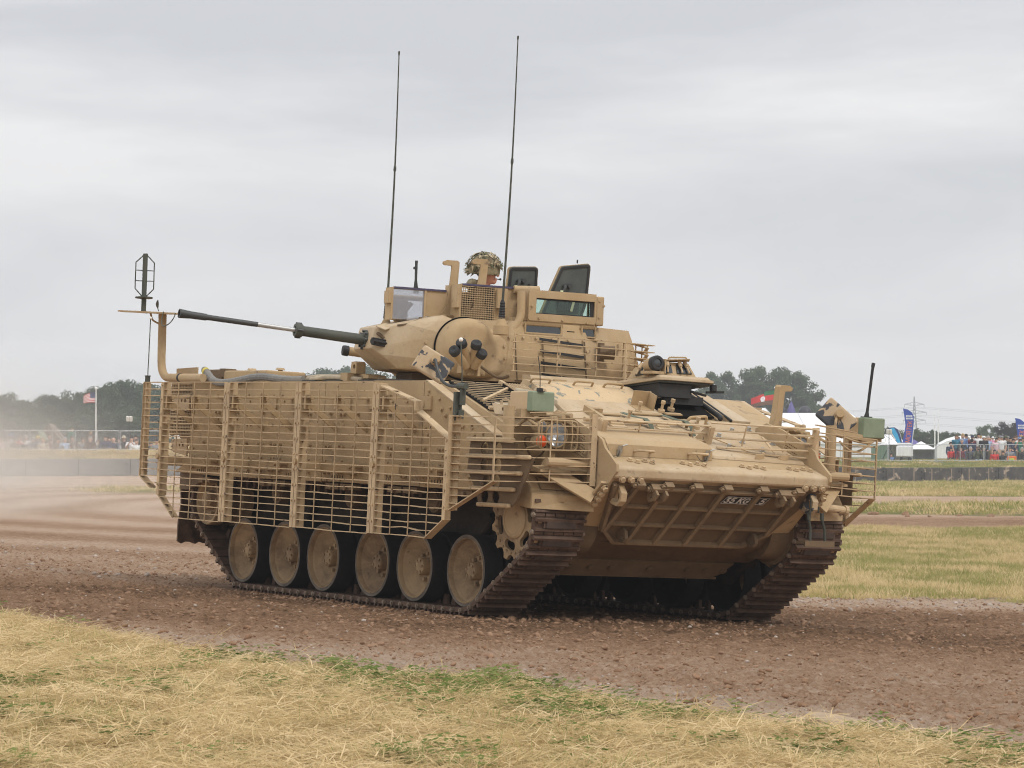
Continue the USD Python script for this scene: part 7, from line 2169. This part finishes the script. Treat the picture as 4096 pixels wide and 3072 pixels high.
# ================================================================== people
def man_hull(chains):
    """one surface from chains of ((x, y, z), r) joints"""
    sph = {}
    def ball(p, r):
        s = trimesh.creation.icosphere(subdivisions=1, radius=r)
        return np.array(s.vertices) + p
    parts = []
    for ch in chains:
        for (p, r), (q, s) in zip(ch[:-1], ch[1:]):
            P = np.vstack([ball(np.array(p, float), r), ball(np.array(q, float), s)])
            parts.append(manifold3d.Manifold.hull_points(P.astype(np.float64)))
    m = parts[0]
    for q in parts[1:]: m = m + q
    mm = m.to_mesh()
    return np.array(mm.vert_properties[:, :3]), np.array(mm.tri_verts)
def figure(pose, sit=False):
    """joints of a 1.75 m figure facing -y"""
    J = {}
    hz = .92 if not sit else .48
    J['hip'] = [(-.09, 0, hz), (.09, 0, hz)]
    lean = {'stand': 0, 'lean': -.10, 'camera': -.02, 'fold': 0, 'sit': -.03, 'phone': -.03}[pose]
    ch = hz + .48; sh = hz + .52
    J['chest'] = (0, lean * .7, ch - .08); J['neck'] = (0, lean, sh + .03); J['head'] = (0, lean - .02, sh + .20)
    J['sh'] = [(-.18, lean, sh - .02), (.18, lean, sh - .02)]
    if pose in ('stand', 'sit'):
        J['el'] = [(-.23, lean + .02, sh - .30), (.23, lean + .02, sh - .30)]; J['wr'] = [(-.19, lean - .12, sh - .52), (.19, lean - .12, sh - .52)]
    if pose == 'lean':
        J['el'] = [(-.24, lean - .12, sh - .27), (.24, lean - .12, sh - .27)]; J['wr'] = [(-.14, lean - .36, sh - .36), (.14, lean - .36, sh - .36)]
    if pose in ('camera', 'phone'):
        k = .12 if pose == 'camera' else -.02
        J['el'] = [(-.24, lean - .16, sh - .24), (.24, lean - .16, sh - .24)]; J['wr'] = [(-.08, lean - .25, sh + k), (.08, lean - .25, sh + k)]
    if pose == 'fold':
        J['el'] = [(-.25, lean - .06, sh - .28), (.25, lean - .06, sh - .28)]; J['wr'] = [(.06, lean - .20, sh - .24), (-.06, lean - .20, sh - .26)]
    if sit:
        J['kn'] = [(-.12, -.42, .50), (.12, -.42, .50)]; J['an'] = [(-.12, -.40, .09), (.12, -.40, .09)]
    else:
        J['kn'] = [(-.10, -.02, .50), (.10, -.02, .50)]; J['an'] = [(-.11, .02, .09), (.11, .02, .09)]
    return J
_fig = {}
def fig_parts(pose, sit, longs, shorts):
    key = (pose, sit, longs, shorts)
    if key in _fig: return _fig[key]
    J = figure(pose, sit)
    def limbs(e):
        c = []
        c.append([(J['neck'], .055 + e), (J['chest'], .12 + e)]); c.append([(J['chest'], .135 + e), ((0, 0, J['hip'][0][2] + .08), .125 + e)])
        for i in (0, 1):
            c.append([(J['chest'], .11 + e), (J['sh'][i], .065 + e)])
        return c
    body = limbs(0) + [[(J['neck'], .055), (J['head'], .06)], [((J['head'][0], J['head'][1] + .02, J['head'][2] + .03), .088), ((J['head'][0], J['head'][1] - .025, J['head'][2] - .045), .058)],
                       [((J['head'][0], J['head'][1] - .10, J['head'][2] - .01), .014), ((J['head'][0], J['head'][1] - .07, J['head'][2] + .03), .012)]]
    for sx_ in (-.09, .09): body.append([((J['head'][0] + sx_, J['head'][1] + .01, J['head'][2] - .01), .018), ((J['head'][0] + sx_ * .8, J['head'][1] + .01, J['head'][2] + .02), .018)])
    for i in (0, 1):
        body.append([(J['sh'][i], .055), (J['el'][i], .042), (J['wr'][i], .03)])
        w = np.array(J['wr'][i]); dr = unit(w - np.array(J['el'][i]))
        body.append([(w, .03), (w + dr * .08, .036)])
        for f in range(4): body.append([(w + dr * .08 + [(.018 * (f - 1.5)), 0, 0], .012), (w + dr * .15 + [(.022 * (f - 1.5)), -.015, -.01], .009)])
        body.append([(w + dr * .04, .014), (w + dr * .09 + [.035 if i == 0 else -.035, -.02, .01], .011)])
        body.append([(J['hip'][i], .09), (J['kn'][i], .055), (J['an'][i], .04)])
    shirt = limbs(.014)
    for i in (0, 1):
        el = np.array(J['el'][i]); shd = np.array(J['sh'][i])
        if longs: shirt.append([(shd, .07), (el, .056), (np.array(J['wr'][i]) * .93 + el * .07, .044)])
        else: shirt.append([(shd, .07), (shd * .35 + el * .65, .062)])
    tr = []
    for i in (0, 1):
        kn = np.array(J['kn'][i])
        tr.append([((0, .0, J['hip'][0][2] + .06), .128), (J['hip'][i], .108)])
        tr.append([(J['hip'][i], .105), (kn, .074)] + ([] if shorts else [(np.array(J['an'][i]) + [0, 0, .02], .06)]))
    shoes = []
    for i in (0, 1):
        a = np.array(J['an'][i]); shoes.append([(a + [0, .03, -.04], .045), (a + [0, -.14, -.055], .035)])
    h = np.array(J['head'])
    hair = [[(h + [0, .03, .05], .098), (h + [0, .04, .0], .092)], [(h + [0, .0, .085], .080), (h + [0, .03, .05], .095)]]
    lhair = hair + [[(h + [0, .05, .0], .09), (h + [0, .07, -.16], .075)]]
    cap = [[(h + [0, .01, .065], .100), (h + [0, .02, .045], .101)], [(h + [0, -.05, .055], .06), (h + [0, -.14, .045], .05)]]
    hat = [[(h + [0, .01, .07], .098), (h + [0, .01, .10], .085)]]
    out = {'body': man_hull(body), 'shirt': man_hull(shirt), 'trousers': man_hull(tr), 'shoes': man_hull(shoes), 'hair': man_hull(hair), 'long_hair': man_hull(lhair), 'cap': man_hull(cap), 'hat': man_hull(hat)}
    v, f = out['hat']; gg = G().add(v, f); gg.cyl(h + [0, .01, .055], h + [0, .01, .07], .185, .17, n=18); out['hat'] = gg.arrays()
    out['head'] = h; out['wr'] = J['wr']
    _fig[key] = out
    return out
COL = {'black': (.02, .02, .022), 'navy': (.025, .035, .085), 'white': (.72, .72, .72), 'grey': (.22, .22, .23), 'red': (.55, .03, .03), 'orange': (.75, .17, .03), 'pink': (.65, .24, .36), 'rose': (.68, .50, .55),
       'green': (.03, .20, .13), 'teal': (.03, .15, .22), 'blue': (.14, .22, .42), 'lightblue': (.34, .44, .60), 'denim': (.10, .16, .28), 'khaki': (.28, .22, .13), 'olive': (.09, .095, .055), 'brown': (.11, .07, .045),
       'maroon': (.16, .03, .04), 'darkgrey': (.07, .07, .075), 'yellow': (.62, .45, .06), 'lime': (.45, .62, .08), 'beige': (.48, .40, .30), 'blonde': (.40, .28, .12), 'dark': (.025, .018, .014), 'greyhair': (.35, .34, .33), 'skin': (.52, .30, .21)}
for k, c in COL.items():
    if k == 'skin': plain('skin', c, .55)
    else: paint('cloth_' + k if 'cloth_' + k not in M else 'fabric_' + k, c, .12, scale=5, rough=.9)
def cl(k): return M.get('fabric_' + k) or M['cloth_' + k]
def person(px, head_py, dist, lab, top, bottom, hair, pose='stand', headgear=None, longs=True, shorts=False, sit=False, height=1.75, face=0.0, grp=None, extra=None, z=None):
    p = at(px, head_py, dist)
    fp = fig_parts(pose, sit, longs, shorts)
    s = height / 1.75
    topz = fp['head'][2] + .13
    zz = p[2] - topz * s if z is None else z
    t = thing('person', lab, 'person', (p[0], dist, zz), face, grp, scale=(s * 1.14, s * 1.14, s))
    obj('body', fp['body'], 'skin', t, smooth=60)
    obj('shirt' if not longs else 'jacket', fp['shirt'], cl(top), t, smooth=60)
    obj('shorts' if shorts else 'trousers', fp['trousers'], cl(bottom), t, smooth=60)
    obj('shoes', fp['shoes'], cl('darkgrey'), t, smooth=60)
    if hair: obj('hair', fp['long_hair' if hair.startswith('long_') else 'hair'], cl(hair.replace('long_', '')), t, smooth=60)
    if headgear:
        kind, c = headgear
        obj(kind, fp[kind], cl(c), t, smooth=60)
    if extra == 'camera':
        w = (np.array(fp['wr'][0]) + np.array(fp['wr'][1])) / 2
        obj('held_camera', G().rbox(w + [0, -.06, .06], [.07, 0, 0], [0, .035, 0], [0, 0, .045], .01).cyl(w + [0, -.08, .06], w + [0, -.17, .06], .035, n=10), cl('black'), t)
    if sit:
        obj('folding_chair', G().box(-.24, .24, -.22, .22, .40, .43).box(-.24, .24, .20, .23, .43, .85).cyl([-.23, -.2, 0], [-.23, .2, .42], .012, n=6).cyl([.23, -.2, 0], [.23, .2, .42], .012, n=6).cyl([-.23, .2, 0], [-.23, -.2, .42], .012, n=6).cyl([.23, .2, 0], [.23, -.2, .42], .012, n=6), cl(extra if extra and extra != 'camera' else 'navy'), t)
    return t
D0, D1, D2, D3 = 178.2, 179.3, 180.6, 182.0
JX = lambda x: 3300 + x / 2.765
JY = lambda y: 1400 + y / 2.765
R = lambda x, y, *a, **k: person(JX(x), JY(y), *a, **k)
R(1455, 940, D2, 'person in dark blue with long brown hair at the crowd\'s left end', 'teal', 'navy', 'long_brown', longs=False)
R(1525, 928, D2, 'person with fair hair and a blue top standing behind the bending one', 'blue', 'denim', 'long_blonde')
R(1560, 932, D3, 'person in a dark cap looking left behind the fair haired one', 'navy', 'black', 'dark', headgear=('cap', 'black'))
R(1512, 988, D1, 'person in black with grey hair and blue jeans leaning over the barrier', 'black', 'blue', 'greyhair', pose='lean', height=1.62)
R(1390, 1020, D2, 'person mostly hidden behind the leaning one at the left end', 'navy', 'black', 'dark', height=1.6)
R(1395, 1085, D1, 'seated child in red beside the end of the barrier', 'red', 'black', 'dark', pose='sit', sit=True, height=1.25)
R(1630, 945, D2, 'person in a dark maroon cap and dark jacket', 'maroon', 'black', 'dark', headgear=('cap', 'navy'))
R(1625, 985, D1, 'person in dark navy turning away below the maroon cap', 'navy', 'denim', 'dark', height=1.6, face=2.4)
R(1700, 925, D2, 'person with dark hair in a white T-shirt standing near the middle', 'white', 'denim', 'dark', longs=False, height=1.82)
R(1722, 952, D3, 'person in pale blue partly hidden behind the white T-shirt', 'lightblue', 'denim', 'blonde', longs=False)
R(1755, 950, D1, 'person in a white cap and black jacket over a red top', 'black', 'black', 'dark', headgear=('cap', 'white'), height=1.7)
R(1805, 952, D2, 'grey haired person in a light blue shirt', 'lightblue', 'khaki', 'greyhair', longs=False, height=1.8)
R(1857, 962, D2, 'child in a pink top and white hat held above the crowd', 'pink', 'rose', None, headgear=('hat', 'white'), height=1.2)
R(1895, 975, D1, 'person in a pale pink top with dark tied hair', 'rose', 'beige', 'long_dark', longs=False, height=1.6)
R(1952, 948, D1, 'person in a grey cap and white T-shirt with an orange print', 'white', 'beige', 'dark', headgear=('cap', 'grey'), longs=False, height=1.78)
R(2000, 952, D3, 'person in a camouflage coloured jacket and hat', 'olive', 'olive', None, headgear=('hat', 'olive'))
R(2050, 970, D2, 'person with long dark hair in a black top', 'black', 'denim', 'long_dark', height=1.62)
R(2100, 955, D3, 'person with brown hair in a maroon top at the back', 'maroon', 'black', 'brown')
R(2150, 965, D1, 'large person in a green T-shirt and blue cap taking a picture', 'green', 'khaki', 'dark', pose='camera', headgear=('cap', 'blue'), longs=False, extra='camera', height=1.8)
R(2170, 945, D3, 'person in a lilac top at the right edge of the crowd', 'rose', 'denim', 'blonde')
R(2190, 960, D2, 'person in dark grey cut by the right edge of the picture', 'darkgrey', 'black', 'dark', headgear=('cap', 'darkgrey'))
R(1475, 962, D3, 'person in khaki half hidden behind the long brown hair', 'khaki', 'denim', 'brown')
R(1585, 965, D3, 'person in grey between the fair hair and the maroon cap', 'grey', 'black', 'greyhair')
R(1668, 960, D3, 'person in dark green between the maroon cap and the white T-shirt', 'green', 'black', 'dark')
R(1780, 968, D3, 'person in beige behind the white cap', 'beige', 'denim', 'blonde')
R(1830, 958, D3, 'person in a dark jacket behind the light blue shirt', 'darkgrey', 'black', 'dark')
R(1925, 960, D3, 'person in denim blue between the pink tops and the grey cap', 'denim', 'black', 'brown')
R(1975, 975, D3, 'person in dark brown right of the grey cap', 'brown', 'black', 'dark')
R(2025, 960, D3, 'person in grey behind the long dark hair', 'grey', 'denim', 'greyhair')
R(2080, 985, D1, 'person in navy left of the green T-shirt', 'navy', 'denim', 'dark', pose='lean', height=1.62)
R(2125, 950, D3, 'person in a white top behind the blue cap', 'white', 'denim', 'brown')
# the seated front row
def S(x, y, lab, top, bottom, hair, **k): return R(x, y, D0, lab, top, bottom, hair, pose=k.pop('pose', 'sit'), sit=True, height=k.pop('height', 1.7), **k)
S(1500, 1075, 'red empty looking folding seat with a small person in dark red', 'maroon', 'black', 'dark', height=1.4, extra='red')
S(1610, 1072, 'seated person in dark grey with red chair left of the jeans', 'darkgrey', 'darkgrey', 'greyhair', extra='red')
S(1690, 1070, 'seated person in an olive top and pale jeans taking a picture', 'olive', 'lightblue', 'brown', pose='camera', extra='camera')
S(1755, 1068, 'seated person in black with glasses', 'black', 'darkgrey', 'dark')
S(1875, 1105, 'seated person in a bright red cardigan', 'red', 'black', 'long_dark', height=1.6)
S(1968, 1120, 'seated person with long dark hair in black', 'black', 'black', 'long_dark', height=1.55)
S(2045, 1080, 'seated person in grey on a pale folding chair', 'grey', 'grey', 'brown', extra='grey', height=1.6)
S(2180, 1080, 'seated person in black at the right edge of the picture', 'black', 'black', 'greyhair')
person(JX(730), JY(1143), 184.5, 'person in a dark jacket sitting beside the floodlight tripod', 'blue', 'khaki', 'dark', pose='sit', sit=True, height=1.5)
t = thing('orange_bag', 'bright orange bag on the ground in front of the seated crowd', 'bag', up_from(JX(2065), D0 - .8, float(land(22.6, D0 - .8))))
obj('bag', G().rbox([0, 0, .17], [.27, 0, 0], [0, .15, 0], [0, 0, .16], .08), cl('orange'), t, smooth=60)
obj('lime_pocket', G().rbox([-.03, -.14, .10], [.15, 0, 0], [0, .05, 0], [0, 0, .09], .03), cl('lime'), t, smooth=60)
# the left crowd, in the dust
IX = lambda x: x / 2.553
IY = lambda y: 1350 + y / 2.553
def Lp(x, y, lab, top, bottom, hair, dist=151.0, **k): return person(IX(x), IY(y), dist, lab, top, bottom, hair, **k)
L0, L1, L2_ = 150.2, 151.2, 152.4
Lp(15, 1020, 'person in pale red at the left edge of the hazy crowd', 'rose', 'denim', 'brown', L1, height=1.65)
Lp(75, 1010, 'person in a beige top second from the left in the haze', 'beige', 'denim', 'dark', L1)
Lp(118, 985, 'person in grey in a blue hat standing above the left crowd', 'grey', 'denim', 'dark', L2_, headgear=('hat', 'blue'))
Lp(160, 1030, 'person in brown leaning on the barrier below the green tent', 'brown', 'khaki', 'dark', L0, pose='lean', height=1.6)
Lp(205, 1005, 'person in a red top in the dust near the green tent', 'red', 'denim', 'brown', L1)
Lp(262, 998, 'grey haired person in a white shirt and dark waistcoat in the dust', 'white', 'navy', 'greyhair', L1, longs=False)
Lp(245, 1045, 'person in dark grey crouching in front of the white shirt', 'darkgrey', 'black', 'dark', L0, height=1.4)
Lp(345, 1025, 'person in brown left of the yellow cap', 'brown', 'denim', 'greyhair', L1, pose='lean')
Lp(390, 1003, 'person in a yellow cap and dark top leaning forward', 'navy', 'denim', 'dark', L1, pose='lean', headgear=('cap', 'yellow'))
Lp(440, 1022, 'person in a pale yellow top and beige skirt by the barrier', 'beige', 'beige', 'blonde', L0, longs=False)
Lp(505, 985, 'tall person in brown behind the pale yellow top', 'brown', 'khaki', 'brown', L2_)
Lp(520, 1040, 'person in maroon right of the pale yellow top', 'maroon', 'denim', 'dark', L1, height=1.6)
Lp(598, 1028, 'person in a dark coat bending over the barrier left of the grey shirt', 'brown', 'black', 'dark', L0, pose='lean', height=1.65)
Lp(660, 1020, 'person in a pale grey shirt and jeans facing along the barrier', 'lightblue', 'denim', 'greyhair', L0, longs=False, face=.8)
Lp(738, 1005, 'person in dark brown with a child on the shoulders', 'brown', 'khaki', 'dark', L1, pose='fold')
Lp(735, 930, 'child in a green top riding on shoulders above the left crowd', 'green', 'denim', 'blonde', L1 + .15, pose='sit', sit=False, height=1.1)
Lp(850, 1022, 'person in grey behind the barrier left of the flagpole', 'grey', 'denim', 'brown', L1)
Lp(925, 1012, 'person in a dark brown coat below the second child', 'brown', 'brown', 'greyhair', L0, pose='lean')
Lp(925, 962, 'fair haired child in brown lifted above the crowd left of the flagpole', 'brown', 'denim', 'blonde', L1 + .15, height=1.1)
Lp(1000, 1045, 'person in olive sitting low right of the flagpole', 'olive', 'denim', 'brown', L1, height=1.5)
Lp(1080, 1003, 'person with dark hair in a navy jacket leaning on the barrier', 'navy', 'lightblue', 'dark', L0, pose='lean')
Lp(1115, 1015, 'person in dark grey behind the navy jacket', 'darkgrey', 'denim', 'dark', L2_)
Lp(1163, 1020, 'bald person in a dark blue top by the barrier', 'navy', 'khaki', None, L0, pose='lean')
Lp(1218, 1022, 'person with dark hair in a grey top left of the straw hat', 'grey', 'denim', 'dark', L1)
Lp(1265, 1010, 'person in a straw hat and black jacket near the floodlight mast', 'black', 'black', 'dark', L1, headgear=('hat', 'beige'))
Lp(1200, 1075, 'small child in white in front of the barrier line', 'white', 'lightblue', 'brown', L0, height=1.1, longs=False)
Lp(1345, 1010, 'person in a white shirt crouching by the floodlight legs', 'white', 'khaki', 'dark', L1, longs=False, pose='phone')
Lp(1395, 1040, 'person in a white T-shirt and pale trousers at the right end', 'white', 'beige', 'brown', L0, longs=False)
Lp(1385, 1000, 'person in black behind the white T-shirt', 'black', 'black', 'dark', L2_)
Lp(1490, 1050, 'person in dark blue seen through the rear slats', 'navy', 'denim', 'dark', L1)
Lp(1540, 1070, 'person in a lime yellow vest seen through the rear slats', 'lime', 'grey', 'dark', L1, height=1.6)
Lp(1600, 1040, 'person in grey seen through the rear slats', 'grey', 'denim', 'dark', L1)

# ------------------------------------------------------------------ the commander in the turret
paint('camo_cloth', (0.26, 0.215, 0.135), 0.12, dust=(0.115, 0.12, 0.065), dust_amt=0.9, chip=(0.075, 0.058, 0.035), chip_at=(0.56, 0.58), chip_scale=14, scale=9, rough=0.95)
paint('camo_leaf_pale', (0.42, 0.35, 0.23), 0.2, scale=20, rough=0.95)
paint('camo_leaf_green', (0.10, 0.105, 0.055), 0.2, scale=20, rough=0.95)
paint('camo_leaf_brown', (0.17, 0.125, 0.075), 0.2, scale=20, rough=0.95)
plain('face_skin', (0.46, 0.215, 0.15), .5)
plain('amber_lens', (0.22, 0.10, 0.015), .15)
def world_of(p): return VR @ np.asarray(p, float) + VT
hv = TR @ T(.50, .03, 2.862) + TC
hw = world_of(hv)
ct = thing('person', 'soldier in camouflage and a leafy helmet standing in the turret hatch, looking right', 'person', hw, math.radians(76))
# local frame: faces -y, z up, origin at the middle of the head; turned so that -y looks right in the picture
body = [[((0, .0, .035), .082), ((0, -.028, -.055), .060)], [((0, .0, .0), .078), ((0, .012, .05), .084)], [((0, -.085, -.012), .012), ((0, -.108, -.032), .014)], [((0, -.075, .02), .013), ((0, -.105, -.03), .012)],
        [((0, -.085, -.068), .016), ((0, -.07, -.085), .024)], [((-.018, -.088, -.062), .009), ((.018, -.088, -.062), .009)], [((0, .01, -.06), .056), ((0, .03, -.17), .062)],
        [((-.03, -.080, .016), .016), ((.03, -.080, .016), .016)], [((-.045, -.06, -.03), .02), ((.045, -.06, -.03), .02)],
        [((-.18, .03, -.22), .055), ((-.25, .02, -.45), .045), ((-.17, -.16, -.58), .035), ((-.12, -.24, -.60), .03)], [((.18, .03, -.22), .055), ((.25, .02, -.45), .045), ((.17, -.16, -.58), .035), ((.12, -.24, -.60), .03)], [((-.18, .03, -.22), .06), ((.18, .03, -.22), .06)], [((0, .03, -.2), .1), ((0, .03, -.7), .13)]]
for sx_ in (-1, 1):
    for f in range(4): body.append([((sx_ * .12 + .016 * (f - 1.5), -.25, -.60), .011), ((sx_ * .10 + .018 * (f - 1.5), -.32, -.60 - .004 * f), .009)])
    body.append([((sx_ * .10, -.24, -.59), .012), ((sx_ * .06, -.28, -.575), .010)])
obj('body', man_hull(body), 'face_skin', ct, smooth=60)
jk = [[((-.19, .03, -.19), .085), ((.19, .03, -.19), .085)], [((0, .02, -.25), .14), ((0, .03, -.75), .16)], [((-.19, .03, -.24), .078), ((-.26, .02, -.45), .062), ((-.18, -.14, -.57), .05)], [((.19, .03, -.24), .078), ((.26, .02, -.45), .062), ((.18, -.14, -.57), .05)], [((-.06, .03, -.13), .05), ((.06, .03, -.13), .05)]]
obj('camouflage_jacket', man_hull(jk), 'camo_cloth', ct, smooth=50)
ves = [[((-.10, -.06, -.26), .085), ((.10, -.06, -.26), .085)], [((-.10, .10, -.26), .085), ((.10, .10, -.26), .085)], [((0, .02, -.30), .16), ((0, .02, -.7), .17)], [((-.21, .05, -.10), .03), ((-.10, .10, -.10), .04)], [((.21, .05, -.10), .03), ((.10, .10, -.10), .04)], [((-.1, .1, -.12), .05), ((.1, .1, -.12), .05)]]
obj('body_armour', man_hull(ves), 'camo_cloth', ct, smooth=40)
hel = G().lathe([(-.075, .134), (-.055, .140), (.0, .136), (.05, .112), (.085, .078), (.103, .038), (.106, 0)], (0, .012, .052), (0, -.10, 1), 24)
hm = obj('helmet', hel, 'camo_cloth', ct, smooth=True)
rg = np.random.default_rng(12)
for nm, n in (('camo_leaf_pale', 110), ('camo_leaf_green', 80), ('camo_leaf_brown', 80)):
    V_, F_ = [], []
    for k in range(n):
        u = rg.normal(0, 1, 3); u[2] = abs(u[2]) * .9 - .18; u /= np.linalg.norm(u)
        c = np.array([0, .012, .05]) + u * np.array([.142, .148, .120]) * rg.uniform(.97, 1.06)
        tg = unit(np.cross(u, rg.normal(0, 1, 3))); b = np.cross(u, tg)
        L_, W_ = rg.uniform(.018, .042), rg.uniform(.006, .013)
        i = len(V_)
        V_ += [c - tg * L_ - u * .004, c + b * W_, c + tg * L_ + u * rg.uniform(-.004, .022) - np.array([0, 0, .008]), c - b * W_]
        F_ += [[i, i + 1, i + 2], [i, i + 2, i + 3]]
    for k in range(6 if nm == 'camo_leaf_green' else 3):
        a = rg.uniform(-.8, .8)
        c = np.array([.13 * math.sin(a), .012 + .135 * math.cos(a), rg.uniform(-.01, .05)])
        d = np.array([.3 * math.sin(a), math.cos(a) * rg.uniform(.5, 1), rg.uniform(-.9, .3)]); d = unit(d) * rg.uniform(.04, .08); w = np.array([.0, .2, .9]) * .012
        i = len(V_); V_ += [c - w, c + w, c + d]; F_ += [[i, i + 1, i + 2]]
    obj('helmet_scrim', (np.array(V_), np.array(F_)), nm, hm, kind='stuff')
g = G().cyl([.085, .02, -.015], [.105, .02, -.015], .035, n=14).cyl([-.085, .02, -.015], [-.105, .02, -.015], .035, n=14)
obj('headset', g, 'black_part', ct)
obj('microphone_boom', G().tube(spline([[.10, .0, -.03], [.095, -.06, -.055], [.05, -.115, -.065], [.02, -.125, -.065]], 10), .004, 6).sphere([.02, -.125, -.065], .010, 1), 'black_part', ct)
g = G()
for sx_ in (-1, 1): g.hull([[sx_ * .010, -.100, .03], [sx_ * .010, -.100, .002], [sx_ * .055, -.085, .032], [sx_ * .055, -.085, .0], [sx_ * .075, -.055, .03], [sx_ * .075, -.055, .006]])
gl_ = obj('goggles', g, 'amber_lens', ct)
obj('goggle_strap', G().tube([[-.08, -.05, .02], [-.088, .0, .02], [-.06, .07, .02], [0, .1, .02], [.06, .07, .02], [.088, .0, .02], [.08, -.05, .02]], .007, 5), 'black_part', gl_)
# ================================================================== dust in the air
def dust(name, c, r, dens, lab, col=(0.97, 0.865, 0.755)):
    """a soft ellipsoid of dust: dense at its heart, nothing at its rim, torn by noise"""
    M[name] = usdkit.material(stage, f'{LOOKS}/{name}', {
        'tc': ('texture_coordinate', {}), 'mp': ('mapping', {'mapping_type': 'point', 'scale': tuple(1.0 / q for q in r)}),
        'gr': ('gradient_texture', {'gradient_type': 'quadratic_sphere'}),
        'n': ('noise_texture', {'scale': 0.22, 'detail': 3.0, 'roughness': 0.55}), 'nm': ('map_range', {'from_min': 0.32, 'from_max': 0.66, 'to_min': 0.25, 'to_max': 1.6, 'clamp': True}),
        'm': ('math', {'math_type': 'multiply'}), 'm2': ('math', {'math_type': 'multiply', 'value2': dens}),
        'v': ('principled_volume', {'color': col, 'anisotropy': 0.35})},
        [('tc.object', 'mp.vector'), ('mp.vector', 'gr.vector'), ('tc.object', 'n.vector'), ('n.fac', 'nm.value'), ('gr.fac', 'm.value1'), ('nm.result', 'm.value2'), ('m.value', 'm2.value1'), ('m2.value', 'v.density')], volume='v.volume')
    s = trimesh.creation.icosphere(subdivisions=2, radius=1.0)
    x = UsdGeom.Mesh
    m = usdkit.mesh(stage, numbered('/World', name), (np.array(s.vertices) * np.asarray(r), np.array(s.faces)), M[name])
    m.AddTranslateOp().Set(Gf.Vec3d(*map(float, c)))
    tag(m.GetPrim(), lab, 'dust', None, 'stuff')
dust('dust_cloud', (-24.0, 98, .2), (14.5, 26, 5.6), 0.17, 'pale brown dust drifting across the left side of the arena')
dust('low_dust', (-12.0, 62, .3), (7.0, 18, 2.0), 0.08, 'thin dust hanging low over the track behind the vehicle')

M['air'] = usdkit.material(stage, LOOKS + '/air', {'v': ('principled_volume', {'color': (0.93, 0.95, 0.97), 'density': 0.00048, 'anisotropy': 0.2})}, [], volume='v.volume')
hz = obj('haze', G().box(-900, 900, -60, 1300, -8.0, 75), 'air', None)
tag(hz, 'thin summer haze over the whole showground', 'haze', None, 'stuff')
